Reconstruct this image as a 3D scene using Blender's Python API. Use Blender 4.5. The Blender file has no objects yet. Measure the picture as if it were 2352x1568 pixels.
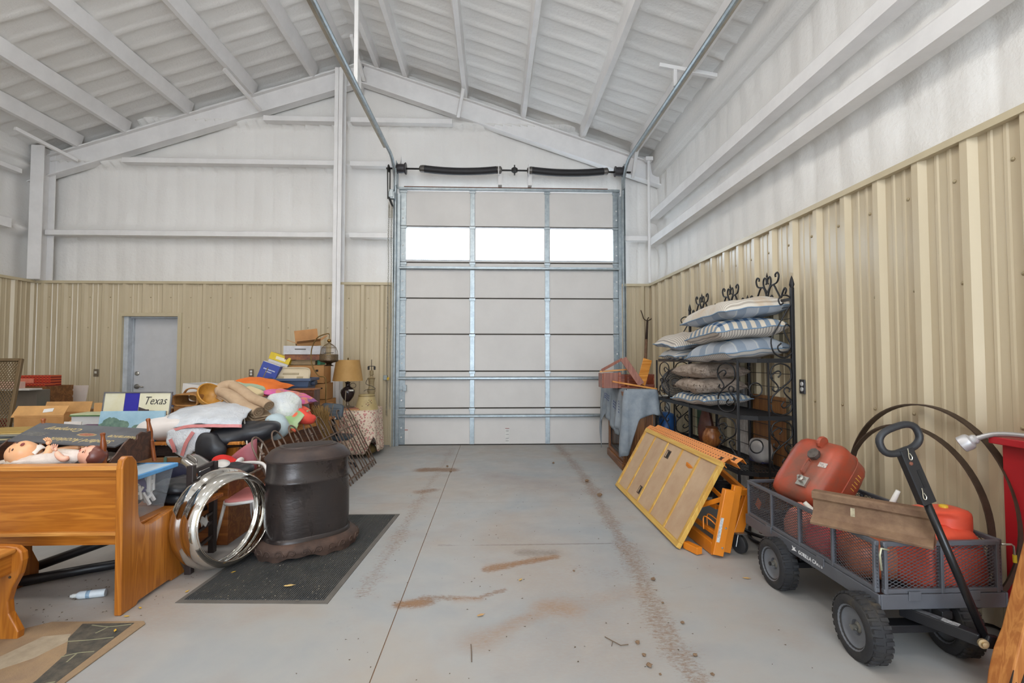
import bpy, math, random
import numpy as np
from mathutils import Vector as V, Matrix as Mx, noise as mn, Euler
R = math.radians
random.seed(7)
scn = bpy.context.scene
COL = scn.collection

# ---------------------------------------------------------------- camera
cam = bpy.data.cameras.new('camera')
cam.sensor_width = 36.0
cam.lens = 17.25
cam.clip_start = 0.05
cam.clip_end = 200
co = bpy.data.objects.new('camera', cam)
co.location = (0, 0, 1.4)
co.rotation_euler = (R(92.03), 0, R(-2.13))
COL.objects.link(co)
scn.camera = co

# ---------------------------------------------------------------- daylight and lamps
w = bpy.data.worlds.new('overcast_sky')
scn.world = w
w.use_nodes = True
bg = w.node_tree.nodes['Background']
bg.inputs[0].default_value = (0.76, 0.88, 1.0, 1)
bg.inputs[1].default_value = 9.0

def area(name, loc, rot, size, power, col, sy=None, shape=None):
    l = bpy.data.lights.new(name, 'AREA')
    l.energy = power
    l.color = col
    l.size = size
    if sy:
        l.shape = 'RECTANGLE'
        l.size_y = sy
    elif shape:
        l.shape = shape
    o = bpy.data.objects.new(name, l)
    o.location = loc
    o.rotation_euler = rot
    COL.objects.link(o)
    return o

# two rows of round high-bay lamps under the roof, and an added soft fill light behind the camera
for lx in (-4.9, -2.2, -0.2):
    for ly in (-2.4, 0.6, 3.6):
        lz = 5.0 if lx != -2.2 else 5.6
        area('high_bay_lamp', (lx, ly, lz), (0, 0, 0), 0.42, 26, (1.0, 0.955, 0.90), shape='DISK')
        bulb = bpy.data.lights.new('high_bay_uplight', 'POINT')
        bulb.energy = 24
        bulb.color = (1.0, 0.955, 0.90)
        bulb.shadow_soft_size = 0.2
        bo = bpy.data.objects.new('high_bay_uplight', bulb)
        bo.location = (lx, ly, lz - 0.25)
        COL.objects.link(bo)
area('rear_fill_light', (0.2, -3.9, 1.9), (R(90), 0, 0), 3.6, 100, (0.9, 0.95, 1.0), sy=3.6)

vs = scn.view_settings
scn.display_settings.display_device = 'sRGB'
vs.view_transform = 'Standard'
vs.look = 'None'
vs.exposure = -0.30
vs.gamma = 1.0
vs.use_curve_mapping = False
scn.cycles.max_bounces = 8
scn.cycles.diffuse_bounces = 5
scn.cycles.glossy_bounces = 4
scn.cycles.transparent_max_bounces = 16

# ---------------------------------------------------------------- helpers: materials
def lin(h):
    if isinstance(h, str):
        h = h.lstrip('#')
        c = [int(h[i:i + 2], 16) / 255 for i in (0, 2, 4)]
        c = [x / 12.92 if x <= 0.04045 else ((x + 0.055) / 1.055) ** 2.4 for x in c]
        return (c[0], c[1], c[2], 1)
    return tuple(h) if len(h) == 4 else (h[0], h[1], h[2], 1)

class NT:
    def __init__(s, name):
        s.m = bpy.data.materials.new(name)
        s.m.use_nodes = True
        s.t = s.m.node_tree
        s.b = s.t.nodes['Principled BSDF']
        s.out = s.t.nodes['Material Output']
    def n(s, kind, **kw):
        x = s.t.nodes.new(kind)
        for k, v in kw.items():
            if k in x.inputs:
                x.inputs[k].default_value = v
            else:
                setattr(x, k, v)
        return x
    def l(s, a, b):
        s.t.links.new(a, b)
    def coord(s, which='Object', scale=(1, 1, 1), rot=(0, 0, 0)):
        c = s.n('ShaderNodeTexCoord')
        mp = s.n('ShaderNodeMapping')
        mp.inputs['Scale'].default_value = scale
        mp.inputs['Rotation'].default_value = rot
        s.l(c.outputs[which], mp.inputs[0])
        return mp.outputs[0]
    def noise(s, vec, scale, detail=4, rough=0.6, dist=0.0):
        x = s.n('ShaderNodeTexNoise')
        x.inputs['Scale'].default_value = scale
        x.inputs['Detail'].default_value = detail
        x.inputs['Roughness'].default_value = rough
        x.inputs['Distortion'].default_value = dist
        if vec is not None:
            s.l(vec, x.inputs['Vector'])
        return x.outputs[0]
    def ramp(s, fac, stops, interp='LINEAR'):
        x = s.n('ShaderNodeValToRGB')
        e = x.color_ramp
        e.interpolation = interp
        while len(e.elements) < len(stops):
            e.elements.new(0.5)
        for el, (p, c) in zip(e.elements, stops):
            el.position = p
            el.color = lin(c)
        s.l(fac, x.inputs[0])
        return x.outputs[0]
    def mix(s, fac, a, b, mode='MIX'):
        x = s.n('ShaderNodeMix', data_type='RGBA', blend_type=mode)
        for sock, val in ((x.inputs[0], fac), (x.inputs[6], a), (x.inputs[7], b)):
            if hasattr(val, 'is_output'):
                s.l(val, sock)
            elif isinstance(val, (int, float)):
                sock.default_value = val
            else:
                sock.default_value = lin(val)
        return x.outputs[2]
    def math(s, op, a, b=0.0, clamp=False):
        x = s.n('ShaderNodeMath', operation=op, use_clamp=clamp)
        for sock, val in ((x.inputs[0], a), (x.inputs[1], b)):
            if hasattr(val, 'is_output'):
                s.l(val, sock)
            else:
                sock.default_value = val
        return x.outputs[0]
    def bump(s, h, strength=0.3, dist=0.01):
        x = s.n('ShaderNodeBump')
        x.inputs['Strength'].default_value = strength
        x.inputs['Distance'].default_value = dist
        s.l(h, x.inputs['Height'])
        s.l(x.outputs[0], s.b.inputs['Normal'])
    def set(s, col=None, rough=None, metal=None, spec=None, alpha=None):
        for key, val in (('Base Color', col), ('Roughness', rough), ('Metallic', metal), ('Specular IOR Level', spec), ('Alpha', alpha)):
            if val is None:
                continue
            if hasattr(val, 'is_output'):
                s.l(val, s.b.inputs[key])
            elif key == 'Base Color':
                s.b.inputs[key].default_value = lin(val)
            else:
                s.b.inputs[key].default_value = val
        return s.m

_mc = {}
def mat(col, rough=0.55, metal=0.0, var=0.12, vs=6.0, col2=None, bump=0.0, bs=60.0, spec=None):
    """plain stuff with a little wear: two tones mixed by noise, fine relief"""
    key = (str(col), rough, metal, var, vs, str(col2), bump, bs, spec)
    if key in _mc:
        return _mc[key]
    t = NT('stuff')
    c = t.coord()
    if var > 0 or col2:
        a = lin(col)
        b = lin(col2) if col2 else tuple(max(0, x * (1 - var * 2.2)) for x in a[:3])
        f = t.noise(c, vs, 5, 0.65)
        lo, hi = (0.35, 0.68)
        colr = t.ramp(f, [(lo, a), (hi, b)])
        t.set(colr, rough, metal, spec)
    else:
        t.set(col, rough, metal, spec)
    if bump > 0:
        t.bump(t.noise(c, bs, 4, 0.6), bump, 0.01)
    _mc[key] = t.m
    return t.m

def wood(c1, c2, axis='x', scale=1.0, rough=0.42, c3=None, knots=False, fine=1.0):
    key = ('wood', c1, c2, axis, scale, rough, c3, knots, fine)
    if key in _mc:
        return _mc[key]
    t = NT('wood')
    st = {'x': (0.55, 9, 9), 'y': (9, 0.55, 9), 'z': (9, 9, 0.55)}[axis]
    c = t.coord('Object', tuple(x * scale for x in st))
    f = t.noise(c, 1.3, 3, 0.55, 0.9)
    ring = t.math('PINGPONG', t.math('MULTIPLY', f, 9.0), 1.0)
    c_f = t.coord('Object', tuple(x * scale * 7 * fine for x in st))
    g = t.noise(c_f, 3.0, 3, 0.6)
    stops = [(0.05, c1), (0.75, c2)] if not c3 else [(0.05, c1), (0.5, c2), (0.95, c3)]
    base = t.ramp(ring, stops)
    col = t.mix(t.math('MULTIPLY', g, 0.35), base, c2, 'MULTIPLY')
    t.set(col, rough)
    t.bump(g, 0.06, 0.004)
    _mc[key] = t.m
    return t.m

# ---------------------------------------------------------------- helpers: meshes
def frame_from(d, up=(0, 0, 1)):
    z = V(d).normalized()
    u = V(up)
    if abs(z.dot(u)) > 0.985:
        u = V((0, 1, 0)) if abs(z.y) < 0.9 else V((1, 0, 0))
    x = u.cross(z).normalized()
    y = z.cross(x)
    return x, y, z

class MB:
    def __init__(s):
        s.v, s.f, s.uv, s.mi = [], [], {}, []
        s.cur = 0
    def _add(s, vs, fs, M=None):
        o = len(s.v)
        if M is not None:
            vs = [M @ V(p) for p in vs]
        s.v += [tuple(p) for p in vs]
        s.f += [tuple(i + o for i in q) for q in fs]
        s.mi += [s.cur] * len(fs)
        return o
    def slot(s, i):
        s.cur = i
        return s
    def box(s, c, sz, M=None, tx=1.0, ty=1.0):
        """box centred at c; tx, ty shrink the top face"""
        a, b, h = sz[0] / 2, sz[1] / 2, sz[2] / 2
        vs = [(-a, -b, -h), (a, -b, -h), (a, b, -h), (-a, b, -h), (-a * tx, -b * ty, h), (a * tx, -b * ty, h), (a * tx, b * ty, h), (-a * tx, b * ty, h)]
        T = Mx.Translation(c)
        if M is not None:
            T = T @ (M.to_4x4() if len(M) == 3 else M)
        s._add(vs, [(0, 3, 2, 1), (4, 5, 6, 7), (0, 1, 5, 4), (1, 2, 6, 5), (2, 3, 7, 6), (3, 0, 4, 7)], T)
        return s
    def bx(s, x0, x1, y0, y1, z0, z1):
        return s.box(((x0 + x1) / 2, (y0 + y1) / 2, (z0 + z1) / 2), (abs(x1 - x0), abs(y1 - y0), abs(z1 - z0)))
    def beam(s, p, q, w_, h_, up=(0, 0, 1), off=0.0):
        """square bar from p to q, w_ across, h_ along up"""
        p, q = V(p), V(q)
        x, y, z = frame_from(q - p, up)
        vs = []
        for e in (p, q):
            for a, b in ((-1, -1), (1, -1), (1, 1), (-1, 1)):
                vs.append(e + x * a * w_ / 2 + y * (b * h_ / 2 + off))
        s._add(vs, [(3, 2, 1, 0), (4, 5, 6, 7), (0, 1, 5, 4), (1, 2, 6, 5), (2, 3, 7, 6), (3, 0, 4, 7)])
        return s
    def tube(s, pts, r, n=6, closed=False, flat=1.0, cap=True):
        pts = [V(p) for p in pts]
        m = len(pts)
        rr = r if isinstance(r, (list, tuple)) else [r] * m
        t0 = (pts[1] - pts[0]).normalized() if not closed else (pts[1] - pts[-1]).normalized()
        x, y, _ = frame_from(t0)
        vs = []
        for i, p in enumerate(pts):
            if closed:
                t = pts[(i + 1) % m] - pts[i - 1]
            elif i == 0:
                t = pts[1] - pts[0]
            elif i == m - 1:
                t = pts[-1] - pts[-2]
            else:
                t = pts[i + 1] - pts[i - 1]
            if t.length < 1e-9:
                t = t0
            t.normalize()
            x = (x - t * x.dot(t))
            x = x.normalized() if x.length > 1e-6 else frame_from(t)[0]
            y = t.cross(x)
            for k in range(n):
                a = 2 * math.pi * (k + 0.5) / n
                vs.append(p + x * math.cos(a) * rr[i] + y * math.sin(a) * rr[i] * flat)
        fs = []
        for i in range(m if closed else m - 1):
            j = (i + 1) % m
            for k in range(n):
                l_ = (k + 1) % n
                fs.append((i * n + k, i * n + l_, j * n + l_, j * n + k))
        if not closed and cap:
            fs.append(tuple(range(n - 1, -1, -1)))
            fs.append(tuple((m - 1) * n + k for k in range(n)))
        s._add(vs, fs)
        return s
    def lathe(s, prof, n=16, M=None, closed=False, a0=0.0, a1=None, cap=True):
        full = a1 is None
        a1 = a0 + 2 * math.pi if full else a1
        k = n if full else n + 1
        vs = []
        for r, z in prof:
            for i in range(k):
                a = a0 + (a1 - a0) * i / n
                vs.append((r * math.cos(a), r * math.sin(a), z))
        fs = []
        m = len(prof)
        for j in range(m if closed else m - 1):
            j2 = (j + 1) % m
            for i in range(n):
                i2 = (i + 1) % k if full else i + 1
                fs.append((j * k + i, j * k + i2, j2 * k + i2, j2 * k + i))
        if full and cap and not closed:
            if prof[0][0] > 1e-6:
                fs.append(tuple(range(k - 1, -1, -1)))
            if prof[-1][0] > 1e-6:
                fs.append(tuple((m - 1) * k + i for i in range(k)))
        s._add(vs, fs, M)
        return s
    def prism(s, poly, h, M=None):
        """polygon in local xy extruded from z=0 to z=h"""
        n = len(poly)
        vs = [(p[0], p[1], 0) for p in poly] + [(p[0], p[1], h) for p in poly]
        fs = [tuple(range(n - 1, -1, -1)), tuple(range(n, 2 * n))]
        fs += [(i, (i + 1) % n, n + (i + 1) % n, n + i) for i in range(n)]
        s._add(vs, fs, M)
        return s
    def grid(s, nu, nv, fn, M=None, uvs=(1.0, 1.0), flip=False, wrapu=False):
        vs = []
        o = len(s.v)
        for j in range(nv + 1):
            for i in range(nu + (0 if wrapu else 1)):
                vs.append(fn(i / nu, j / nv))
                s.uv[o + len(vs) - 1] = (i / nu * uvs[0], j / nv * uvs[1])
        k = nu if wrapu else nu + 1
        fs = []
        for j in range(nv):
            for i in range(nu):
                i2 = (i + 1) % k
                q = (j * k + i, j * k + i2, (j + 1) * k + i2, (j + 1) * k + i)
                fs.append(q[::-1] if flip else q)
        s._add(vs, fs, M)
        return s
    def sheet(s, nu, nv, fn, th=0.004, M=None, uvs=(1.0, 1.0)):
        """thin cloth or card with thickness: top and bottom grids joined round the rim"""
        P = [[V(fn(i / nu, j / nv)) for i in range(nu + 1)] for j in range(nv + 1)]
        N = []
        for j in range(nv + 1):
            row = []
            for i in range(nu + 1):
                du = P[j][min(i + 1, nu)] - P[j][max(i - 1, 0)]
                dv = P[min(j + 1, nv)][i] - P[max(j - 1, 0)][i]
                nn = du.cross(dv)
                row.append(nn.normalized() if nn.length > 1e-9 else V((0, 0, 1)))
            N.append(row)
        o = len(s.v)
        k = nu + 1
        vs = []
        for sgn in (0.5, -0.5):
            for j in range(nv + 1):
                for i in range(nu + 1):
                    vs.append(P[j][i] + N[j][i] * th * sgn)
                    s.uv[o + len(vs) - 1] = (i / nu * uvs[0], j / nv * uvs[1])
        b = k * (nv + 1)
        fs = []
        for j in range(nv):
            for i in range(nu):
                q = (j * k + i, j * k + i + 1, (j + 1) * k + i + 1, (j + 1) * k + i)
                fs.append(q)
                fs.append(tuple(x + b for x in q[::-1]))
        rim = [i for i in range(k)] + [j * k + nu for j in range(1, nv + 1)] + [nv * k + i for i in range(nu - 1, -1, -1)] + [j * k for j in range(nv - 1, 0, -1)]
        for a in range(len(rim)):
            p, q = rim[a], rim[(a + 1) % len(rim)]
            fs.append((q, p, p + b, q + b))
        s._add(vs, fs, M)
        return s
    def ball(s, c, r, M=None, nu=12, nv=8, fn=None):
        sc = r if isinstance(r, (tuple, list)) else (r, r, r)
        vs, fs = [], []
        for j in range(1, nv):
            ph = math.pi * j / nv
            for i in range(nu):
                a = 2 * math.pi * i / nu
                d = V((math.sin(ph) * math.cos(a), math.sin(ph) * math.sin(a), math.cos(ph)))
                k = fn(d) if fn else 1.0
                vs.append((d.x * sc[0] * k, d.y * sc[1] * k, d.z * sc[2] * k))
        top, bot = len(vs), len(vs) + 1
        kt = fn(V((0, 0, 1))) if fn else 1
        kb = fn(V((0, 0, -1))) if fn else 1
        vs += [(0, 0, sc[2] * kt), (0, 0, -sc[2] * kb)]
        for j in range(nv - 2):
            for i in range(nu):
                i2 = (i + 1) % nu
                fs.append((j * nu + i, (j + 1) * nu + i, (j + 1) * nu + i2, j * nu + i2))
        for i in range(nu):
            i2 = (i + 1) % nu
            fs.append((top, i, i2))
            fs.append((bot, (nv - 2) * nu + i2, (nv - 2) * nu + i))
        T = Mx.Translation(c)
        if M is not None:
            T = T @ M.to_4x4()
        s._add(vs, fs, T)
        return s

WM = {}
def obj(name, mb, m, parent=None, label=None, smooth=False, bev=0.0, local=False, sub=0, seg=2, auto=None):
    """links a mesh; vertices are world points unless local=True"""
    me = bpy.data.meshes.new(name)
    vs = [V(p) for p in mb.v]
    o = bpy.data.objects.new(name, me)
    if parent is not None:
        if not local:
            inv = WM[parent.name].inverted()
            vs = [inv @ p for p in vs]
        WM[o.name] = WM[parent.name]
        o.parent = parent
    elif not local:
        xs, ys, zs = [p.x for p in vs], [p.y for p in vs], [p.z for p in vs]
        b = V(((min(xs) + max(xs)) / 2, (min(ys) + max(ys)) / 2, min(zs)))
        vs = [p - b for p in vs]
        o.location = b
        WM[o.name] = Mx.Translation(b)
    me.from_pydata([tuple(p) for p in vs], [], mb.f)
    ms = m if isinstance(m, (list, tuple)) else [m]
    for q in ms:
        me.materials.append(q)
    if len(ms) > 1:
        me.polygons.foreach_set('material_index', mb.mi)
    if mb.uv:
        ul = me.uv_layers.new(name='UVMap')
        li = np.zeros(len(me.loops), dtype=np.int32)
        me.loops.foreach_get('vertex_index', li)
        arr = np.zeros((len(vs), 2), dtype=np.float32)
        for k, q in mb.uv.items():
            arr[k] = q
        ul.data.foreach_set('uv', arr[li].ravel())
    if smooth:
        me.polygons.foreach_set('use_smooth', [True] * len(me.polygons))
        if auto is not None:
            try:
                me.set_sharp_from_angle(angle=R(auto))
            except Exception:
                pass
    me.update()
    COL.objects.link(o)
    if bev > 0:
        b_ = o.modifiers.new('edge', 'BEVEL')
        b_.width = bev
        b_.segments = seg
        b_.limit_method = 'ANGLE'
        b_.angle_limit = R(40)
    if sub:
        s_ = o.modifiers.new('soft', 'SUBSURF')
        s_.levels = s_.render_levels = sub
    if label:
        o['label'] = label
    return o

def tag(o, label, cat, group=None):
    o['label'] = label
    o['category'] = cat
    if group:
        o['group'] = group
    return o

def thing(name, label, cat, loc=(0, 0, 0), rz=0.0, group=None, tilt=None):
    o = bpy.data.objects.new(name, None)
    o.empty_display_size = 0.1
    COL.objects.link(o)
    o.location = loc
    o.rotation_euler = tilt if tilt else (0, 0, rz)
    WM[o.name] = Mx.Translation(loc) @ o.rotation_euler.to_matrix().to_4x4()
    return tag(o, label, cat, group)

def struct(name, mb, m, **kw):
    o = obj(name, mb, m, **kw)
    if kw.get('parent') is None:
        o['kind'] = 'structure'
    return o

def sroot(name):
    o = bpy.data.objects.new(name, None)
    COL.objects.link(o)
    o['kind'] = 'structure'
    WM[o.name] = Mx.Identity(4)
    return o

def rotz(a):
    return Mx.Rotation(a, 4, 'Z')

def place(loc, rx=0, ry=0, rz=0):
    return Mx.Translation(loc) @ Euler((rx, ry, rz)).to_matrix().to_4x4()

def arc(c, r, a0, a1, n, u=(1, 0, 0), v=(0, 0, 1)):
    u, v, c = V(u), V(v), V(c)
    return [c + u * (r * math.cos(a0 + (a1 - a0) * i / n)) + v * (r * math.sin(a0 + (a1 - a0) * i / n)) for i in range(n + 1)]

def spiral(c, r0, r1, a0, a1, n, u=(1, 0, 0), v=(0, 0, 1)):
    u, v, c = V(u), V(v), V(c)
    out = []
    for i in range(n + 1):
        t = i / n
        a = a0 + (a1 - a0) * t
        r = r0 + (r1 - r0) * t
        out.append(c + u * (r * math.cos(a)) + v * (r * math.sin(a)))
    return out

def smoothpath(pts, k=4):
    """Catmull-Rom through the points"""
    pts = [V(p) for p in pts]
    out = []
    for i in range(len(pts) - 1):
        p0 = pts[max(i - 1, 0)]
        p1, p2 = pts[i], pts[i + 1]
        p3 = pts[min(i + 2, len(pts) - 1)]
        for j in range(k):
            t = j / k
            out.append(0.5 * ((2 * p1) + (p2 - p0) * t + (2 * p0 - 5 * p1 + 4 * p2 - p3) * t * t + (3 * p1 - p0 - 3 * p2 + p3) * t ** 3))
    out.append(pts[-1])
    return out

def fbm(p, sc=1.0, oc=3):
    return mn.fractal(V(p) * sc, 1.0, 2.0, oc)
# ================================================================ SETTING
M_foam = NT('spray_foam')
_c = M_foam.coord()
_f = M_foam.noise(_c, 0.55, 4, 0.6)
M_foam.set(M_foam.ramp(_f, [(0.35, '#e4e2df'), (0.7, '#dbd8d4')]), 0.62, spec=0.35)
_b1 = M_foam.noise(M_foam.coord('Object', (1, 1, 1)), 26, 5, 0.6)
M_foam.bump(_b1, 0.35, 0.02)
M_foam = M_foam.m
M_white = mat('#e4e2e1', 0.5, 0, 0.05, 3.0, bump=0.05, bs=30)

t_ = NT('tan_steel_liner')
_c = t_.coord('Object', (1, 1, 0.25))
t_.set(t_.ramp(t_.noise(_c, 2.2, 4, 0.6), [(0.3, '#c5b69a'), (0.72, '#b9aa8e')]), 0.26, spec=0.65)
t_.b.inputs['Coat Weight'].default_value = 0.0
M_tan = t_.m
M_tantrim = mat('#c2b496', 0.35, 0, 0.04)
M_screw = mat('#a89a7c', 0.4, 0.3, 0)
M_galv = NT('galvanised_steel')
_c = M_galv.coord()
_f = M_galv.noise(_c, 14, 3, 0.7)
M_galv.set(M_galv.ramp(_f, [(0.3, '#aab1b4'), (0.7, '#8e979b')]), 0.38, 0.75)
M_galv = M_galv.m
M_darksteel = mat('#3a3837', 0.5, 0.5, 0.1)

# ---- floor: concrete slabs with saw-cut joints; dirt is a per-point amount, broken up in the material
t_ = NT('concrete')
_c = t_.coord('Object')
big = t_.noise(_c, 0.9, 5, 0.62, 0.4)
mid = t_.noise(t_.coord('Object', (1, 1, 1)), 5.5, 5, 0.65)
base = t_.ramp(big, [(0.30, '#92979a'), (0.5, '#a3a19d'), (0.68, '#a69c90')])
base = t_.mix(t_.math('MULTIPLY', mid, 0.4), base, '#999c9e')
at = t_.n('ShaderNodeAttribute')
at.attribute_name = 'dirt'
sep = t_.n('ShaderNodeSeparateColor')
t_.l(at.outputs['Color'], sep.inputs[0])
fine = t_.noise(t_.coord('Object', (1, 2.2, 1)), 34, 6, 0.75, 0.6)
spk = t_.noise(t_.coord('Object', (1, 1, 1)), 120, 3, 0.7)
def thr(amount, nz, gain):
    return t_.math('MULTIPLY', t_.math('SUBTRACT', t_.math('ADD', amount, nz), 1.0), gain, True)
dm = thr(sep.outputs[0], fine, 4.2)
dm = t_.math('MULTIPLY', dm, t_.math('ADD', t_.math('MULTIPLY', spk, 1.0), 0.35), True)
base = t_.mix(dm, base, '#76563a')
dk = thr(sep.outputs[1], fine, 2.2)
base = t_.mix(t_.math('MULTIPLY', dk, 0.75), base, '#5e5a57')
wsh = t_.math('MULTIPLY', t_.math('MULTIPLY', sep.outputs[2], t_.math('ADD', t_.math('MULTIPLY', fine, 1.6), -0.15)), 1.0, True)
base = t_.mix(wsh, base, '#946d48')
t_.set(base, t_.ramp(mid, [(0.3, (0.42,) * 3), (0.7, (0.6,) * 3)]), spec=0.35)
t_.bump(spk, 0.05, 0.004)
M_conc = t_.m

SEG = []
def seg_(pts, wd, a, ch, end=None):
    for p, q in zip(pts[:-1], pts[1:]):
        SEG.append((np.array(p), np.array(q), wd, a, ch))
seg_([(1.04, 8.0), (1.08, 5.95), (1.04, 4.86), (0.99, 3.91), (0.96, 3.33)], 0.18, 0.62, 0)
seg_([(0.96, 3.33), (0.90, 2.76), (0.87, 2.43), (0.90, 1.9)], 0.17, 0.60, 0)
seg_([(-0.64, 7.75), (-0.68, 6.3), (-0.73, 5.24), (-0.74, 4.39), (-0.75, 3.7), (-0.78, 3.0)], 0.15, 0.56, 0)
seg_([(-0.84, 6.3), (-0.56, 6.29)], 0.22, 0.9, 0)
seg_([(-0.77, 5.24), (-0.65, 5.33)], 0.15, 0.7, 0)
seg_([(-0.42, 3.76), (0.22, 3.75), (0.9, 3.75)], 0.018, 0.95, 1)
seg_([(0.2, 3.60), (0.42, 3.58)], 0.12, 0.8, 1)
seg_([(0.16, 4.39), (0.57, 4.41)], 0.07, 0.5, 1)
seg_([(0.89, 2.91), (1.25, 3.04)], 0.02, 0.6, 1)
seg_([(-0.04, 3.32), (0.2, 3.43), (0.43, 3.5)], 0.08, 0.75, 0)
seg_([(-0.02, 3.34), (0.2, 3.43), (0.43, 3.52)], 0.06, 0.9, 2)
seg_([(-0.53, 2.87), (-0.40, 2.90)], 0.10, 0.8, 0)
seg_([(-0.52, 2.88), (-0.42, 2.89)], 0.06, 0.8, 2)
seg_([(-0.42, 2.95), (-0.11, 2.93), (0.06, 3.02)], 0.07, 0.66, 0)
seg_([(-0.2, 2.92), (-0.08, 2.92)], 0.05, 0.6, 2)
seg_([(-0.07, 2.48), (0.13, 2.67), (0.38, 2.8)], 0.09, 0.66, 2)
seg_([(0.30, 2.81), (0.40, 2.78)], 0.14, 0.9, 2)
seg_([(0.38, 2.8), (0.83, 2.97)], 0.12, 0.45, 2)
seg_([(0.1, 2.7), (0.8, 3.0)], 0.35, 0.42, 0)
seg_([(0.55, 3.3), (0.9, 3.2)], 0.25, 0.48, 0)
seg_([(0.0, 5.9), (0.6, 5.4)], 0.4, 0.38, 2)
seg_([(0.2, 3.9), (0.5, 2.4)], 0.5, 0.30, 2)
seg_([(-1.9, 2.9), (-1.9, 3.3)], 0.4, 0.35, 2)
seg_([(-0.89, 2.73), (-0.71, 2.6)], 0.12, 0.45, 1)
seg_([(1.04, 2.83), (1.13, 2.68)], 0.10, 0.35, 1)

def dirt_at(P):
    out = np.zeros((len(P), 3), np.float32)
    nz = np.array([mn.fractal(V((p[0] * 3.1, p[1] * 3.1, 0.3)), 1.0, 2.0, 3) for p in P], np.float32)
    for a, b, wd, am, ch in SEG:
        d = b - a
        t = np.clip(((P - a) @ d) / max(d @ d, 1e-6), 0, 1)
        q = a + t[:, None] * d
        r = np.linalg.norm(P - q, axis=1) / (wd * (1.0 + 0.55 * nz))
        out[:, ch] = np.maximum(out[:, ch], am * np.exp(-np.maximum(r, 0) ** 2 * 1.1))
    out[:, 0] = np.maximum(out[:, 0], 0.22 + 0.10 * nz)
    # pale dust drifts
    out[:, 2] = np.maximum(out[:, 2], np.clip(nz * 0.35, 0, 0.2))
    return out

def slab(x0, x1, y0, y1, fx0, fx1, fy0, fy1, step):
    xs = sorted(set([x0, x1] + [round(v, 4) for v in np.arange(max(x0, fx0), min(x1, fx1), step)] + list(np.linspace(x0, x1, 6))))
    ys = sorted(set([y0, y1] + [round(v, 4) for v in np.arange(max(y0, fy0), min(y1, fy1), step)] + list(np.linspace(y0, y1, 6))))
    nx, ny = len(xs), len(ys)
    P = np.array([(x, y) for y in ys for x in xs])
    mb = MB()
    mb.v = [(x, y, 0.0) for x, y in P]
    mb.f = [(j * nx + i, j * nx + i + 1, (j + 1) * nx + i + 1, (j + 1) * nx + i) for j in range(ny - 1) for i in range(nx - 1)]
    b = len(mb.v)
    rim = [i for i in range(nx)] + [j * nx + nx - 1 for j in range(1, ny)] + [(ny - 1) * nx + i for i in range(nx - 2, -1, -1)] + [j * nx for j in range(ny - 2, 0, -1)]
    mb.v += [(mb.v[i][0], mb.v[i][1], -0.02) for i in rim]
    m_ = len(rim)
    mb.f += [(rim[k], b + k, b + (k + 1) % m_, rim[(k + 1) % m_]) for k in range(m_)]
    o = obj('floor_slab', mb, M_conc, parent=FLOOR)
    at = o.data.color_attributes.new('dirt', 'FLOAT_COLOR', 'POINT')
    D = dirt_at(P)
    A = np.zeros((len(mb.v), 4), np.float32)
    A[:len(P), :3] = D
    A[:, 3] = 1
    at.data.foreach_set('color', A.ravel())

FLOOR = struct('floor', MB().bx(-7.7, 3.0, -4.4, 8.4, -0.12, -0.005), mat('#93735a', 0.9))
slab(-7.6, -0.5378, -4.3, 4.8482, -2.0, 2.8, 1.9, 8.3, 0.024)
slab(-0.5322, 2.9, -4.3, 4.8482, -2.0, 1.7, 1.9, 8.3, 0.024)
slab(-7.6, -0.5378, 4.8518, 8.3, -1.6, 2.8, 1.9, 8.3, 0.03)
slab(-0.5322, 2.9, 4.8518, 8.3, -2.0, 1.7, 1.9, 8.3, 0.03)

# ---- ribbed liner sheets
XR, XL, YB, ZL = 2.6, -7.25, 8.0, 2.595
PITCH = 0.312
def ribprof():
    """(s, depth) of one pitch: major rib at 0, two small ribs between"""
    return [(-0.052, 0), (-0.022, 0.032), (0.022, 0.032), (0.052, 0), (0.10, 0), (0.108, 0.006), (0.124, 0.006), (0.132, 0), (0.18, 0), (0.188, 0.006), (0.204, 0.006), (0.212, 0)]

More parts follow.
